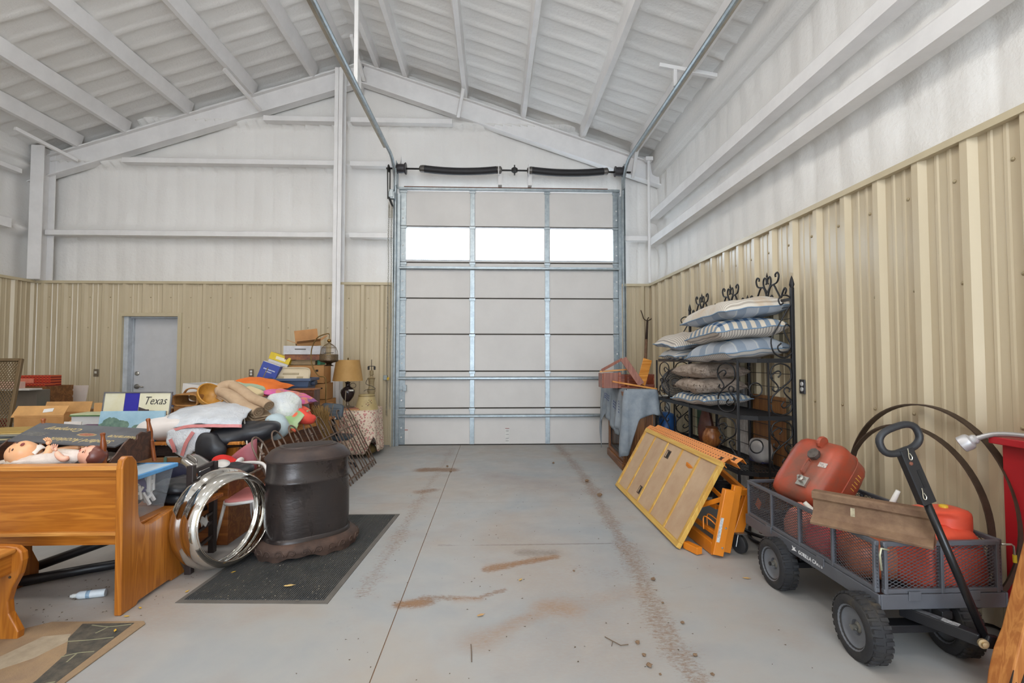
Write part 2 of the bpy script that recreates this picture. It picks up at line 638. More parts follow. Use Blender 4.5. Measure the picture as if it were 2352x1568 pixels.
def liner_sheets(root, axis, fixed, sgn, a0, a1, start, z0, z1, holes=()):
    """axis 'x': wall across x at y=fixed, ribs stand towards -y*sgn"""
    k0 = math.floor((a0 - start) / PITCH)
    k1 = math.ceil((a1 - start) / PITCH)
    for k in range(k0, k1 + 1, 3):
        pr = []
        for j in range(3):
            for s_, d_ in ribprof():
                pr.append((start + (k + j) * PITCH + s_, d_))
        pr.append((start + (k + 3) * PITCH - 0.052, 0))
        lo, hi = a0, a1
        q = []
        for i, (s_, d_) in enumerate(pr):
            if lo <= s_ <= hi:
                q.append((s_, d_))
        if pr[0][0] < lo < pr[-1][0]:
            q.insert(0, (lo, 0))
        if pr[0][0] < hi < pr[-1][0]:
            q.append((hi, 0))
        if len(q) < 2:
            continue
        spans = [(q, z0)]
        for hx0, hx1, hz in holes:
            new = []
            for qq, zz in spans:
                if qq[-1][0] <= hx0 or qq[0][0] >= hx1:
                    new.append((qq, zz))
                    continue
                L = [p for p in qq if p[0] < hx0]
                Mi = [p for p in qq if hx0 <= p[0] <= hx1]
                H = [p for p in qq if p[0] > hx1]
                if L:
                    new.append((L + [(hx0, 0)], zz))
                mm = ([(hx0, 0)] if L else []) + Mi + ([(hx1, 0)] if H else [])
                if len(mm) > 1:
                    new.append((mm, hz))
                if H:
                    new.append(([(hx1, 0)] + H, zz))
            spans = new
        mb = MB()
        for qq, zz in spans:
            vs, fs = [], []
            for s_, d_ in qq:
                for z in (zz, z1):
                    vs.append((s_, fixed - sgn * d_, z) if axis == 'x' else (fixed - sgn * d_, s_, z))
            for i in range(len(qq) - 1):
                f = (2 * i, 2 * i + 2, 2 * i + 3, 2 * i + 1)
                fs.append(f if axis == 'x' else f[::-1])
            mb._add(vs, fs)
        obj('wall_panel', mb, M_tan, parent=root)

WB = sroot('wall_back')
liner_sheets(WB, 'x', YB, 1, XL, -1.64, -4.925, 0.02, ZL, holes=((-5.9, -4.97, 2.10),))
liner_sheets(WB, 'x', YB, 1, 2.13, XR, 2.45, 0.02, ZL)
WR = sroot('wall_right')
liner_sheets(WR, 'y', XR, 1, -4.2, YB, 2.245, 0.02, ZL)
WL = sroot('wall_left')
liner_sheets(WL, 'y', XL, -1, -4.2, YB, 7.35, 0.02, ZL)

# trim cap along the top of the liner, tan corner trims
for nm, b in (('trim_1', (XL, -1.62, YB - 0.045, YB + 0.22, ZL, ZL + 0.04)), ('trim_2', (2.11, XR, YB - 0.045, YB + 0.22, ZL, ZL + 0.04)),
              ('trim_3', (XR - 0.045, XR + 0.2, -4.2, YB + 0.2, ZL, ZL + 0.04)), ('trim_4', (XL - 0.2, XL + 0.045, -4.2, YB + 0.2, ZL, ZL + 0.04))):
    struct(nm, MB().bx(*b), M_tantrim)
struct('trim_5', MB().bx(-1.66, -1.62, YB - 0.04, YB + 0.14, 0, ZL), M_tantrim)
struct('trim_6', MB().bx(2.11, 2.15, YB - 0.04, YB + 0.14, 0, ZL), M_tantrim)
struct('trim_7', MB().bx(XL, XL + 0.03, YB - 0.03, YB, 0, ZL), mat('#8d8064', 0.5))

# screws on the sheets
def screws(root, pts, ax):
    for p in pts:
        mb = MB()
        M = Mx.Translation(p) @ Mx.Rotation(R(-90), 4, 'Y' if ax == 'y' else 'X')
        if ax == 'x':
            M = Mx.Translation(p) @ Mx.Rotation(R(90), 4, 'X')
        mb.lathe([(0.011, 0), (0.011, 0.004), (0.006, 0.009), (0, 0.010)], 7, M)
        obj('screw', mb, M_screw, parent=root)
pts = []
for k in range(0, 18):
    y = 2.245 + k * PITCH + 0.085
    if y < 7.9:
        pts += [(XR, y, 2.40), (XR, y - 0.03, 1.82), (XR, y, 1.06)]
screws(WR, pts, 'y')
pts = []
for k in range(-7, 11):
    x = -4.925 + k * PITCH + 0.085
    if x < -1.7:
        pts += [(x, YB, 2.38)]
        if not -5.95 < x < -4.9:
            pts += [(x - 0.02, YB, 1.9)]
screws(WB, pts, 'x')

# ---- spray-foamed upper walls
def nz(x, y, z, sc, oc=3):
    return mn.fractal(V((x, y, z)) * sc, 1.0, 2.0, oc)
RIDX, RIDZ, SLOPE = -2.2, 6.46, 0.33
def roofz(x):
    return RIDZ - SLOPE * abs(x - RIDX)
def foamrib(s_, z, girts):
    """how far the foam stands out: grooves at every sheet rib, thick fillets at the girts"""
    u = ((s_ / PITCH) % 1.0)
    g = 0.020 * (abs(math.sin(math.pi * u)) ** 0.25)
    g += 0.004 * math.exp(-((u - 0.5) / 0.12) ** 2)
    for gz in girts:
        dz = z - gz
        if 0 <= dz:
            g += 0.16 * math.exp(-(dz / 0.13) ** 2)
        else:
            g += 0.05 * math.exp(-(dz / 0.05) ** 2)
    return g
def foam(root, *a):
    mb = MB()
    axis, fixed, sgn, a0, a1, z0, zf, girts, na, nzv, start = a
    def fn(u, v):
        s_ = a0 + (a1 - a0) * u
        z = z0 + (zf(s_) - z0) * v
        d = foamrib(s_ - start, z, girts) + 0.016 * nz(s_, z, fixed, 2.3)
        return (s_, fixed - sgn * d, z) if axis == 'x' else (fixed - sgn * d, s_, z)
    mb.grid(na, nzv, fn, flip=(axis == 'y') == (sgn > 0))
    return obj('spray_foam', mb, M_foam, parent=root, smooth=True)
foam(WB, 'x', YB + 0.22, 1, XL - 0.25, -1.56, ZL, lambda x: roofz(x) + 0.05, (3.39, 4.56, 5.28), 230, 70, -4.925)
foam(WB, 'x', YB + 0.22, 1, -1.56, 2.09, 4.20, lambda x: roofz(x) + 0.05, (5.28,), 150, 44, -4.925)
foam(WB, 'x', YB + 0.22, 1, 2.09, XR + 0.25, ZL, lambda x: roofz(x) + 0.05, (3.39,), 40, 60, 2.45)
foam(WR, 'y', XR + 0.20, 1, -4.2, YB + 0.22, ZL, lambda y: 4.72, (3.32, 3.73), 430, 56, 2.245)
foam(WL, 'y', XL - 0.20, -1, -4.2, YB + 0.22, ZL, lambda y: 4.62, (3.39, 4.4), 260, 30, 7.35)

# girts: foam-covered steel
def girt(root, p, q, up=(0, 0, 1), hgt=0.10, dep=0.10):
    mb = MB()
    p, q = V(p), V(q)
    n = max(2, int((q - p).length / 0.25))
    x, y, z = frame_from(q - p, up)
    sec = [(-0.5, -0.5), (0.5, -0.5), (0.5, 0.3), (0.3, 0.5), (-0.3, 0.5), (-0.5, 0.35)]
    vs = []
    for i in range(n + 1):
        c = p.lerp(q, i / n)
        k = 0.008 * nz(c.x, c.y, c.z, 1.7)
        for a, b in sec:
            vs.append(c + x * a * dep + y * (b * hgt + (k if b > 0 else 0)))
    m_ = len(sec)
    fs = []
    for i in range(n):
        for j in range(m_):
            fs.append((i * m_ + j, i * m_ + (j + 1) % m_, (i + 1) * m_ + (j + 1) % m_, (i + 1) * m_ + j))
    fs += [tuple(range(m_ - 1, -1, -1)), tuple(n * m_ + j for j in range(m_))]
    mb._add(vs, fs)
    obj('girt', mb, M_white, parent=root, smooth=True, auto=30)
for z, a, b in ((3.41, -7.1, -2.56), (3.41, -2.34, -1.64), (4.59, -5.95, -2.56), (4.585, -2.34, -1.68), (5.31, -3.74, -2.56), (5.31, -2.34, -0.69), (3.40, 2.12, 2.55)):
    girt(WB, (a, YB + 0.03, z), (b, YB + 0.03, z), hgt=0.09, dep=0.13)
girt(WR, (XR + 0.03, -4.1, 3.33), (XR + 0.03, YB - 0.05, 3.33), hgt=0.15, dep=0.13)
girt(WR, (XR + 0.03, -4.1, 3.755), (XR + 0.03, YB - 0.05, 3.755), hgt=0.15, dep=0.13)
girt(WL, (XL - 0.03, -4.1, 3.44), (XL - 0.03, YB - 0.45, 3.44), hgt=0.16, dep=0.13)
girt(WL, (XL - 0.03, -4.1, 4.28), (XL - 0.03, YB - 0.3, 4.28), hgt=0.08, dep=0.1)

# rear wall of the hall behind the camera, either side of an unseen opening added for daylight
struct('wall_rear', MB().bx(-7.7, -1.9, -4.35, -4.2, 0, 6.4).bx(2.3, 3.0, -4.35, -4.2, 0, 6.4).bx(-1.9, 2.3, -4.35, -4.2, 4.2, 6.4), M_white)

# ---- roof: foamed sheets over purlins
CE = sroot('ceiling')
PUR_R = [-1.93, -1.465, -0.475, 0.495, 1.48, 2.34]
PUR_L = [-2.47, -2.99, -3.965, -4.98, -5.96, -6.70]
def roof_side(sg, xa, xb, purl):
    mb = MB()
    y0, y1 = -4.3, YB + 0.25
    def fn(u, v):
        x = xa + (xb - xa) * u
        y = y0 + (y1 - y0) * v
        near = min(abs(x - p) for p in purl)
        k = ((y - 0.1) / 0.305) % 1.0
        d = 0.028 * math.exp(-((k - 0.5) / 0.10) ** 2) * min(1, near / 0.16) + 0.03 * math.exp(-(near / 0.08) ** 2)
        d += 0.014 * nz(x, y, 2.2, 2.0)
        return (x, y, roofz(x) - d)
    mb.grid(90, 330, fn, flip=True)
    obj('spray_foam', mb, M_foam, parent=CE, smooth=True)
roof_side(1, RIDX, XR + 0.3, PUR_R)
roof_side(-1, XL - 0.3, RIDX, PUR_L)
for purl, sg in ((PUR_R, 1), (PUR_L, -1)):
    for x in purl:
        mb = MB()
        n = 40
        zt = roofz(x) + 0.01
        sec = [(-0.055, 0), (-0.05, -0.15), (-0.035, -0.185), (0.03, -0.185), (0.04, -0.15), (0.06, 0)]
        if sg < 0:
            sec = [(-0.05, 0), (-0.04, -0.16), (-0.02, -0.19), (0.045, -0.19), (0.055, -0.17), (0.10, 0)]
        vs, fs = [], []
        for i in range(n + 1):
            y = -4.2 + (8.04 + 4.2) * i / n
            for a, b in sec:
                vs.append((x + a + 0.006 * nz(a * 9, y, b * 9, 1.5), y, zt + b + 0.006 * nz(a, y, x, 2.0)))
        m_ = len(sec)
        for i in range(n):
            for j in range(m_ - 1):
                fs.append((i * m_ + j, (i + 1) * m_ + j, (i + 1) * m_ + j + 1, i * m_ + j + 1))
        fs.append(tuple(n * m_ + j for j in range(m_)))
        mb._add(vs, fs)
        obj('purlin', mb, M_white, parent=CE, smooth=True, auto=50)
# gable rafter: steel I-section with flanges
ra = MB()
for (xa, xb) in ((RIDX, 2.86), (RIDX, -7.56)):
    pa, pb = V((xa, 8.075, roofz(xa) - 0.18)), V((xb, 8.075, roofz(xb) - 0.18))
    dz = 0.325
    ra.beam(pa + V((0, 0, -dz / 2)), pb + V((0, 0, -dz / 2)), 0.03, dz - 0.02)
    ra.beam(pa, pb, 0.16, 0.022)
    ra.beam(pa + V((0, 0, -dz)), pb + V((0, 0, -dz)), 0.16, 0.022)
ra.bx(RIDX - 0.02, RIDX + 0.02, 7.985, 8.165, 5.82, 6.30)
struct('gable_rafter', ra, M_white, bev=0.004)
# flange braces and door-track hangers
br = [((-6.845, 7.158, 4.692), (-6.636, 7.963, 4.556)), ((-3.992, 7.263, 5.684), (-3.783, 7.963, 5.423)), ((-2.121, 7.21, 6.207), (-2.121, 7.942, 5.946)), ((-0.491, 7.681, 5.705), (-0.596, 7.963, 5.371)), ((2.226, 7.419, 4.692), (2.299, 7.963, 4.41))]
for p, q in br:
    obj('flange_brace', MB().beam(p, q, 0.05, 0.05), M_white, parent=CE, bev=0.006)

# columns: mid column, corner columns, corner pipes
def ibeam(name, x, y, wf, dw, z1, rot=0):
    mb = MB()
    mb.bx(x - wf / 2, x + wf / 2, y - dw / 2, y - dw / 2 + 0.012, 0, z1)
    mb.bx(x - wf / 2, x + wf / 2, y + dw / 2 - 0.012, y + dw / 2, 0, z1)
    mb.bx(x - 0.005, x + 0.005, y - dw / 2, y + dw / 2, 0, z1)
    return struct(name, mb, M_white, bev=0.003)
ibeam('column_1', -2.475, 7.87, 0.128, 0.2, 6.05)
mb = MB().bx(-7.24, -7.04, 7.84, 7.855, 2.64, 4.75).bx(-7.145, -7.135, 7.855, 8.05, 2.64, 4.75).bx(-7.24, -7.04, 8.05, 8.065, 2.64, 4.75)
struct('column_2', mb, M_white, bev=0.003)
struct('column_3', MB().tube([(2.55, 7.90, 2.64), (2.55, 7.90, 4.66)], 0.022, 8).bx(2.49, 2.61, 7.85, 7.95, 4.66, 4.72), M_white)
struct('column_4', MB().tube([(-7.13, 7.88, 3.52), (-7.13, 7.88, 4.68)], 0.03, 8).ball((-7.13, 7.88, 4.70), 0.045), M_white, smooth=True)

# foamed eave struts where the roof meets the side walls
obj('eave_strut', MB().prism([(2.64, 4.60), (2.66, 4.50), (2.74, 4.46), (2.9, 4.46), (2.9, 5.0), (2.64, 5.0)], 12.4, Mx(((1, 0, 0, 0), (0, 0, 1, -4.2), (0, 1, 0, 0), (0, 0, 0, 1)))), M_foam, parent=CE, bev=0.03)
obj('eave_strut', MB().prism([(-7.30, 4.66), (-7.32, 4.56), (-7.40, 4.52), (-7.6, 4.52), (-7.6, 5.0), (-7.30, 5.0)][::-1], 12.4, Mx(((1, 0, 0, 0), (0, 0, 1, -4.2), (0, 1, 0, 0), (0, 0, 0, 1)))), M_foam, parent=CE, bev=0.03)
# ================================================================ OUTER SHELL, DOORS, DOOR GEAR
mb = MB()
mb.bx(-7.7, -5.93, 8.24, 8.34, -0.1, 6.4).bx(-4.94, -1.58, 8.24, 8.34, -0.1, 6.4).bx(2.11, 3.0, 8.24, 8.34, -0.1, 6.4)
mb.bx(-5.93, -4.94, 8.24, 8.34, 2.13, 6.4).bx(-1.58, 2.11, 8.24, 8.34, 4.19, 6.4)
obj('outer_sheet', mb, M_white, parent=WB)
obj('outer_sheet', MB().bx(2.86, 2.95, -4.4, 8.3, -0.1, 5.2), M_white, parent=WR)
obj('outer_sheet', MB().bx(-7.6, -7.5, -4.4, 8.3, -0.1, 5.2), M_white, parent=WL)
mb = MB()
for xa, xb in ((RIDX, 3.1), (RIDX, -7.8)):
    a, b = V((xa, 2.0, roofz(xa) + 0.07)), V((xb, 2.0, roofz(xb) + 0.07))
    mb.beam(a, b, 12.9, 0.06)
obj('roof_sheet', mb, M_white, parent=CE)

# ---- overhead garage door
GX0, GX1, GY = -1.555, 2.095, 8.06
D1 = sroot('door_1')
M_dpan = mat('#d3cfcb', 0.5, 0, 0.03, 2.0)
M_gap = mat('#4a433c', 0.8)
ZS = [0.01, 0.605, 1.205, 1.81, 2.40, 2.99, 3.587, 4.18]
SX = [GX0 + 0.06, -0.353, 0.883, GX1 - 0.055]
t_ = NT('window_glass')
gl = t_.n('ShaderNodeBsdfGlossy')
gl.inputs['Roughness'].default_value = 0.02
tr = t_.n('ShaderNodeBsdfTransparent')
tr.inputs[0].default_value = (0.94, 0.96, 0.97, 1)
mx = t_.n('ShaderNodeMixShader')
mx.inputs[0].default_value = 0.07
t_.l(tr.outputs[0], mx.inputs[1]); t_.l(gl.outputs[0], mx.inputs[2]); t_.l(mx.outputs[0], t_.out.inputs[0])
M_glass = t_.m
for i in range(7):
    z0, z1 = ZS[i] + 0.004, ZS[i + 1] - 0.012
    mb = MB()
    if i == 5:
        wz0, wz1 = 3.03, 3.555
        xs = [(-1.455, -0.405), (-0.30, 0.832), (0.935, 1.99)]
        mb.bx(GX0, GX1, GY, GY + 0.05, z0, wz0).bx(GX0, GX1, GY, GY + 0.05, wz1, z1)
        e = [GX0] + [q for p in xs for q in p] + [GX1]
        for k in range(0, 8, 2):
            mb.bx(e[k], e[k + 1], GY, GY + 0.05, wz0, wz1)
    else:
        mb.bx(GX0, GX1, GY, GY + 0.05, z0, z1)
    s_ = obj('door_section', mb, M_dpan, parent=D1, bev=0.003)
    if i == 5:
        for a, b in xs:
            obj('window_pane', MB().bx(a, b, GY + 0.02, GY + 0.026, wz0, wz1), M_glass, parent=s_)
            fr = MB()
            fr.bx(a, b, GY - 0.008, GY, wz0 - 0.02, wz0).bx(a, b, GY - 0.008, GY, wz1, wz1 + 0.02)
            obj('window_frame', fr, mat('#c9cdd2', 0.4, 0.2), parent=s_)
    for k, x in enumerate(SX):
        wd = 0.075 if 0 < k < 3 else 0.11
        mb = MB().bx(x - wd / 2, x + wd / 2, GY - 0.012, GY, z0, z1)
        obj('stile', mb, M_galv, parent=s_, bev=0.003)
        hb = MB().bx(x - wd / 2 - 0.012, x + wd / 2 + 0.012, GY - 0.022, GY - 0.012, z1 - 0.035, z1 + 0.008)
        obj('hinge', hb, M_galv, parent=s_, bev=0.003)
    if i < 6:
        js = obj('joint_strip', MB().bx(GX0, GX1, GY - 0.004, GY, z1 - 0.004, z1 + 0.004).bx(GX0, GX1, GY + 0.01, GY + 0.05, z1 - 0.002, z1 + 0.018), M_gap, parent=s_)
    for k, x in ((0, SX[0]), (3, SX[3])):
        for zz in (z0 + 0.12, z0 + 0.27):
            mb = MB().lathe([(0.013, 0), (0.013, 0.006), (0.006, 0.010)], 8, Mx.Translation((x, GY - 0.012, zz)) @ Mx.Rotation(R(90), 4, 'X'))
            obj('hole_cap', mb, mat('#e9e9e6', 0.5), parent=s_)
for z in (0.475, 1.085, 2.885):
    mb = MB().prism([(0, 0.028), (0.045, 0.022), (0.055, 0.012), (0.055, -0.012), (0.045, -0.022), (0, -0.028), (0, -0.02), (0.04, -0.01), (0.04, 0.01), (0, 0.02)], GX1 - GX0 - 0.02,
                    Mx(((0, 0, 1, GX0 + 0.01), (-1, 0, 0, GY - 0.012), (0, 1, 0, z), (0, 0, 0, 1))))
    obj('strut', mb, M_galv, parent=D1)
mb = MB().bx(GX0, GX1, GY - 0.06, GY, 4.178, 4.215)
obj('strut', mb, M_galv, parent=D1, bev=0.003)
obj('rust_strip', MB().bx(GX0 + 0.08, GX1 - 0.2, GY - 0.045, GY + 0.0, 4.221, 4.232), mat('#7a4c33', 0.9, 0, 0.2, 9), parent=D1)
obj('bottom_seal', MB().bx(GX0, GX1, GY - 0.01, GY + 0.05, 0.0, 0.016), mat('#3b3733', 0.9), parent=D1)
# small paper labels stuck low on the door, and the latch
lab = MB().bx(0.19, 0.255, GY - 0.002, GY, 0.03, 0.28)
o = obj('paper_label', lab, mat('#e4e2dd', 0.7), parent=D1)
obj('red_band', MB().bx(0.19, 0.255, GY - 0.0035, GY - 0.002, 0.262, 0.272), mat('#8a4a44', 0.7), parent=o)
for zz in (0.06, 0.10, 0.165, 0.215, 0.235):
    obj('print_line', MB().bx(0.198, 0.247, GY - 0.0035, GY - 0.002, zz, zz + 0.006), mat('#777777', 0.7), parent=o)
o = obj('paper_label', MB().bx(-1.445, -1.39, GY - 0.002, GY, 0.09, 0.255), mat('#d9d6d2', 0.7), parent=D1)
obj('red_band', MB().bx(-1.445, -1.39, GY - 0.0035, GY - 0.002, 0.243, 0.255), mat('#a4584e', 0.7), parent=o)
obj('slide_latch', MB().bx(-1.55, -1.42, GY - 0.05, GY - 0.012, 0.90, 0.95).bx(-1.47, -1.41, GY - 0.06, GY - 0.012, 0.88, 0.98), M_galv, parent=D1, bev=0.004)

# ---- tracks: angle uprights, curved rails, hangers
def track(sx, name, label):
    x = -1.60 if sx < 0 else 2.135
    T = thing(name, label, 'door track', (x, 7.98, 0))
    rail = []
    for k in range(12):
        rail.append(V((x, 7.975, 0.0 + 4.02 * k / 11)))
    rail += arc((x, 7.50, 4.10), 0.475, 0.0, R(90), 9, (0, 1, 0), (0, 0, 1))
    rail += [V((x, y, 4.575)) for y in (7.2, 6, 4.5, 3, 1.5, 0.0, -1.2)]
    mb = MB().tube(rail, 0.026, 8)
    obj('rail', mb, M_galv, parent=T, smooth=True, auto=40)
    mb = MB().bx(x - 0.035 * sx - 0.035, x - 0.035 * sx + 0.035, 8.0, 8.01, 0, 4.1).bx(x + 0.03 * sx - 0.004, x + 0.03 * sx + 0.004, 7.94, 8.06, 0, 4.32)
    obj('upright_angle', mb, M_galv, parent=T)
    an = MB().beam((x + 0.05 * sx, 7.4, 4.62), (x + 0.05 * sx, -1.2, 4.62), 0.05, 0.045)
    obj('support_angle', an, mat('#b9b0a0', 0.5, 0.4), parent=T)
    return T
TL = track(-1, 'door_track', 'galvanised door track left of the tall door, curving back under the roof beside the ridge')
TRk = track(1, 'door_track', 'galvanised door track right of the tall door, curving back near the ribbed side wall')
obj('hanger', MB().bx(-1.645, -1.60, 5.70, 5.745, 4.62, 6.26), M_white, parent=TL, bev=0.003)
mb = MB().bx(2.12, 2.16, 5.6, 5.64, 4.62, 4.86).beam((1.95, 5.62, 4.87), (2.86, 5.62, 4.72), 0.05, 0.045)
obj('hanger', mb, M_white, parent=TRk, bev=0.003)

# ---- torsion springs on their shaft
SPY, SPZ = 7.9, 4.478
TS = thing('torsion_spring_shaft', 'steel shaft with two sagging black torsion springs above the tall door', 'spring shaft', (0.3, SPY, SPZ))
rx = lambda x0, z=0: Mx.Translation((x0, SPY, SPZ + z)) @ Mx.Rotation(R(90), 4, 'Y')
obj('shaft', MB().tube([(-1.74, SPY, SPZ), (2.25, SPY, SPZ - 0.01)], 0.015, 10), M_darksteel, parent=TS, smooth=True)
for nm, x0, x1 in (('spring', -1.13, 0.05), ('spring', 0.62, 1.80)):
    pts, rr = [], []
    n = 90
    for i in range(n + 1):
        t = i / n
        pts.append((x0 + (x1 - x0) * t, SPY, SPZ - 0.035 * 4 * t * (1 - t)))
        rr.append(0.057 + (0.004 if i % 2 else 0))
    obj(nm, MB().tube(pts, rr, 14), mat('#2b292b', 0.55, 0.3, 0.1), parent=TS, smooth=True)
    for xx in (x0 - 0.03, x1 + 0.03):
        obj('spring_cone', MB().lathe([(0.03, -0.05), (0.055, -0.03), (0.06, 0.01), (0.06, 0.03), (0.03, 0.05)], 12, rx(xx)), mat('#6b6661', 0.5, 0.6), parent=TS)
for xx in (-1.50, 2.06):
    obj('cable_drum', MB().lathe([(0.085, -0.075), (0.085, -0.06), (0.07, -0.055), (0.074, 0), (0.07, 0.05), (0.085, 0.055), (0.095, 0.07), (0.095, 0.08)], 18, rx(xx)), mat('#454244', 0.5, 0.5), parent=TS, smooth=True, auto=35)
obj('coupling', MB().lathe([(0.03, -0.05), (0.05, -0.02), (0.05, 0.02), (0.03, 0.05)], 8, rx(0.335)).bx(0.325, 0.345, SPY - 0.07, SPY + 0.07, SPZ - 0.02, SPZ + 0.02).bx(0.325, 0.345, SPY - 0.02, SPY + 0.02, SPZ - 0.08, SPZ + 0.08), M_darksteel, parent=TS)
for xx in (0.07, 0.56):
    obj('centre_bracket', MB().bx(xx, xx + 0.06, SPY + 0.02, SPY + 0.16, 4.24, SPZ + 0.06).bx(xx, xx + 0.012, SPY - 0.07, SPY + 0.12, SPZ - 0.09, SPZ + 0.085), M_white, parent=TS)
for xx in (-1.57, 2.13):
    obj('end_bracket', MB().bx(xx - 0.006, xx + 0.006, SPY - 0.08, SPY + 0.12, 4.18, SPZ + 0.1), M_galv, parent=TS)

# ---- chain hoist left of the door
CH = thing('chain_hoist', 'hand chain hoist with hanging loop of chain at the left door jamb', 'chain hoist', (-1.66, 7.93, 3.9))
obj('gear_housing', MB().bx(-1.70, -1.60, 7.88, 7.96, 3.98, 4.10).bx(-1.68, -1.62, 7.87, 7.9, 4.0, 4.13), M_galv, parent=CH, bev=0.006)
obj('sprocket', MB().lathe([(0.07, -0.012), (0.085, 0), (0.07, 0.012)], 14, Mx.Translation((-1.66, 7.88, 3.93)) @ Mx.Rotation(R(70), 4, 'Y')), M_darksteel, parent=CH)
obj('drive_chain', MB().tube([(-1.71, 7.9, 3.98), (-1.72, 7.9, SPZ), (-1.70, 7.9, SPZ + 0.06), (-1.68, 7.9, SPZ), (-1.68, 7.9, 3.98)], 0.010, 5), mat('#34302e', 0.6, 0.4), parent=CH)
obj('shaft_sprocket', MB().lathe([(0.055, -0.01), (0.065, 0), (0.055, 0.01)], 12, rx(-1.70)), M_darksteel, parent=CH)
obj('mounting_board', MB().bx(-1.72, -1.59, 7.975, 7.995, 3.70, 3.95), mat('#d8d2c6', 0.6), parent=CH)
chn = MB()
def links(x, y, z0, z1, st=0.032):
    z = z0
    k = 0
    while z < z1:
        e = V((1, 0, 0)) if k % 2 else V((0, 1, 0))
        c = V((x + 0.004 * math.sin(z * 7), y, z))
        pts = [c + e * (0.010 * math.cos(a)) + V((0, 0, 0.022 * math.sin(a))) for a in [i * math.pi / 3 for i in range(6)]]
        chn.tube(pts, 0.0035, 3, closed=True)
        z += st
        k += 1
links(-1.655, 7.93, 0.62, 3.92)
links(-1.70, 7.93, 1.14, 3.92)
links(-1.70, 7.93, 0.50, 1.06)
for q in range(5):
    pass
obj('hand_chain', chn, mat('#b9b7ac', 0.4, 0.6), parent=CH)
obj('chain_keeper', MB().bx(-1.76, -1.70, 7.90, 7.97, 1.06, 1.14), mat('#9aa09c', 0.5, 0.5), parent=CH, bev=0.008)
obj('yellow_tag', MB().box((-1.685, 7.91, 1.085), (0.03, 0.01, 0.045), Mx.Rotation(R(25), 3, 'Y')), mat('#cfa51e', 0.6), parent=CH)
obj('pull_rope', MB().tube([(-1.72, 7.95, 0.5), (-1.722, 7.95, 1.3), (-1.715, 7.96, 2.4)], 0.004, 4), mat('#6d6456', 0.8), parent=CH)

# ---- personnel door
D2 = sroot('door_2')
M_dgrey = mat('#c4c4c6', 0.45, 0, 0.03)
obj('trim', MB().bx(-5.93, -5.87, 7.955, 8.16, 0, 2.13).bx(-5.01, -4.95, 7.955, 8.16, 0, 2.13).bx(-5.87, -5.01, 7.955, 8.16, 2.075, 2.13), M_tantrim, parent=D2)
obj('door_frame', MB().bx(-5.87, -5.80, 8.0, 8.24, 0, 2.075).bx(-5.06, -5.01, 8.05, 8.24, 0, 2.075).bx(-5.80, -5.06, 8.05, 8.24, 2.05, 2.075).bx(-5.80, -5.79, 8.10, 8.14, 0, 2.05), mat('#c3c9d0', 0.4), parent=D2, bev=0.003)
lf = obj('door_leaf', MB().bx(-5.80, -5.05, 8.14, 8.19, 0.01, 2.05), M_dgrey, parent=D2, bev=0.003)
ry = Mx.Rotation(R(90), 4, 'X')
M_nick = mat('#a9a49b', 0.3, 0.9, 0)
obj('deadbolt', MB().lathe([(0.034, 0), (0.034, 0.012), (0.024, 0.018)], 14, Mx.Translation((-5.74, 8.14, 1.165)) @ ry).bx(-5.75, -5.73, 8.10, 8.125, 1.145, 1.185), M_nick, parent=lf)
obj('lever_handle', MB().lathe([(0.04, 0), (0.04, 0.012), (0.02, 0.02), (0.014, 0.05)], 14, Mx.Translation((-5.74, 8.14, 0.955)) @ ry).tube([(-5.74, 8.09, 0.955), (-5.66, 8.085, 0.96), (-5.61, 8.09, 0.95)], 0.011, 8), M_nick, parent=lf, smooth=True)
struct('trim_8', MB().bx(-7.25, -5.93, 7.985, 7.997, 0, 0.02), M_tantrim)

# ---- wall plates
def plate(name, label, cat, c, ax, toggles):
    M = Mx.Translation(c)
    if ax == 'y':
        M = M @ rotz(R(-90))
    t = thing(name, label, cat, c, R(-90) if ax == 'y' else 0)
    obj('cover_plate', MB().box((0, -0.006, 0), (0.072, 0.008, 0.118)), mat('#7d7060', 0.4, 0.3) if ax == 'x' else mat('#57565a', 0.4, 0.6), parent=t, local=True, bev=0.003)
    if toggles:
        obj('toggle', MB().box((0, -0.014, 0.008), (0.03, 0.012, 0.036)), mat('#dcd7cc', 0.5), parent=t, local=True, bev=0.003)
    else:
        for dz in (0.022, -0.022):
            obj('socket', MB().lathe([(0.018, 0), (0.018, 0.005), (0.015, 0.006)], 14, Mx.Translation((0, -0.010, dz)) @ Mx.Rotation(R(90), 4, 'X')), mat('#e8e6e2', 0.4), parent=t, local=True)
    return t
plate('light_switch', 'small brown light switch on the tan wall left of the grey door', 'light switch', (-6.266, 7.992, 1.18), 'x', True)
plate('power_outlet', 'metal power outlet on tan wall above the orange cushion', 'outlet', (-3.864, 7.992, 1.177), 'x', False)
plate('power_outlet', 'grey plated power outlet on the right wall beside the black rack', 'outlet', (2.592, 4.03, 1.168), 'y', False)
o = bpy.data.objects['power_outlet']
# ================================================================ WRITING
def text(name, s, size, M, m, parent, ext=0.0006, sx=1.0, align='CENTER', shear=0.0, space=1.0):
    cu = bpy.data.curves.new('lettering', 'FONT')
    cu.body = s
    cu.size = size
    cu.align_x = align
    cu.align_y = 'CENTER'
    cu.extrude = ext
    cu.shear = shear
    cu.space_character = space
    cu.resolution_u = 2
    o = bpy.data.objects.new('tmp', cu)
    COL.objects.link(o)
    me = bpy.data.meshes.new_from_object(o.evaluated_get(bpy.context.evaluated_depsgraph_get()))
    bpy.data.objects.remove(o)
    mb = MB()
    mb.v = [tuple(M @ V((v.co.x * sx, v.co.y, v.co.z))) for v in me.vertices]
    mb.f = [tuple(p.vertices) for p in me.polygons]
    mb.mi = [0] * len(mb.f)
    bpy.data.meshes.remove(me)
    return obj(name, mb, m, parent=parent)

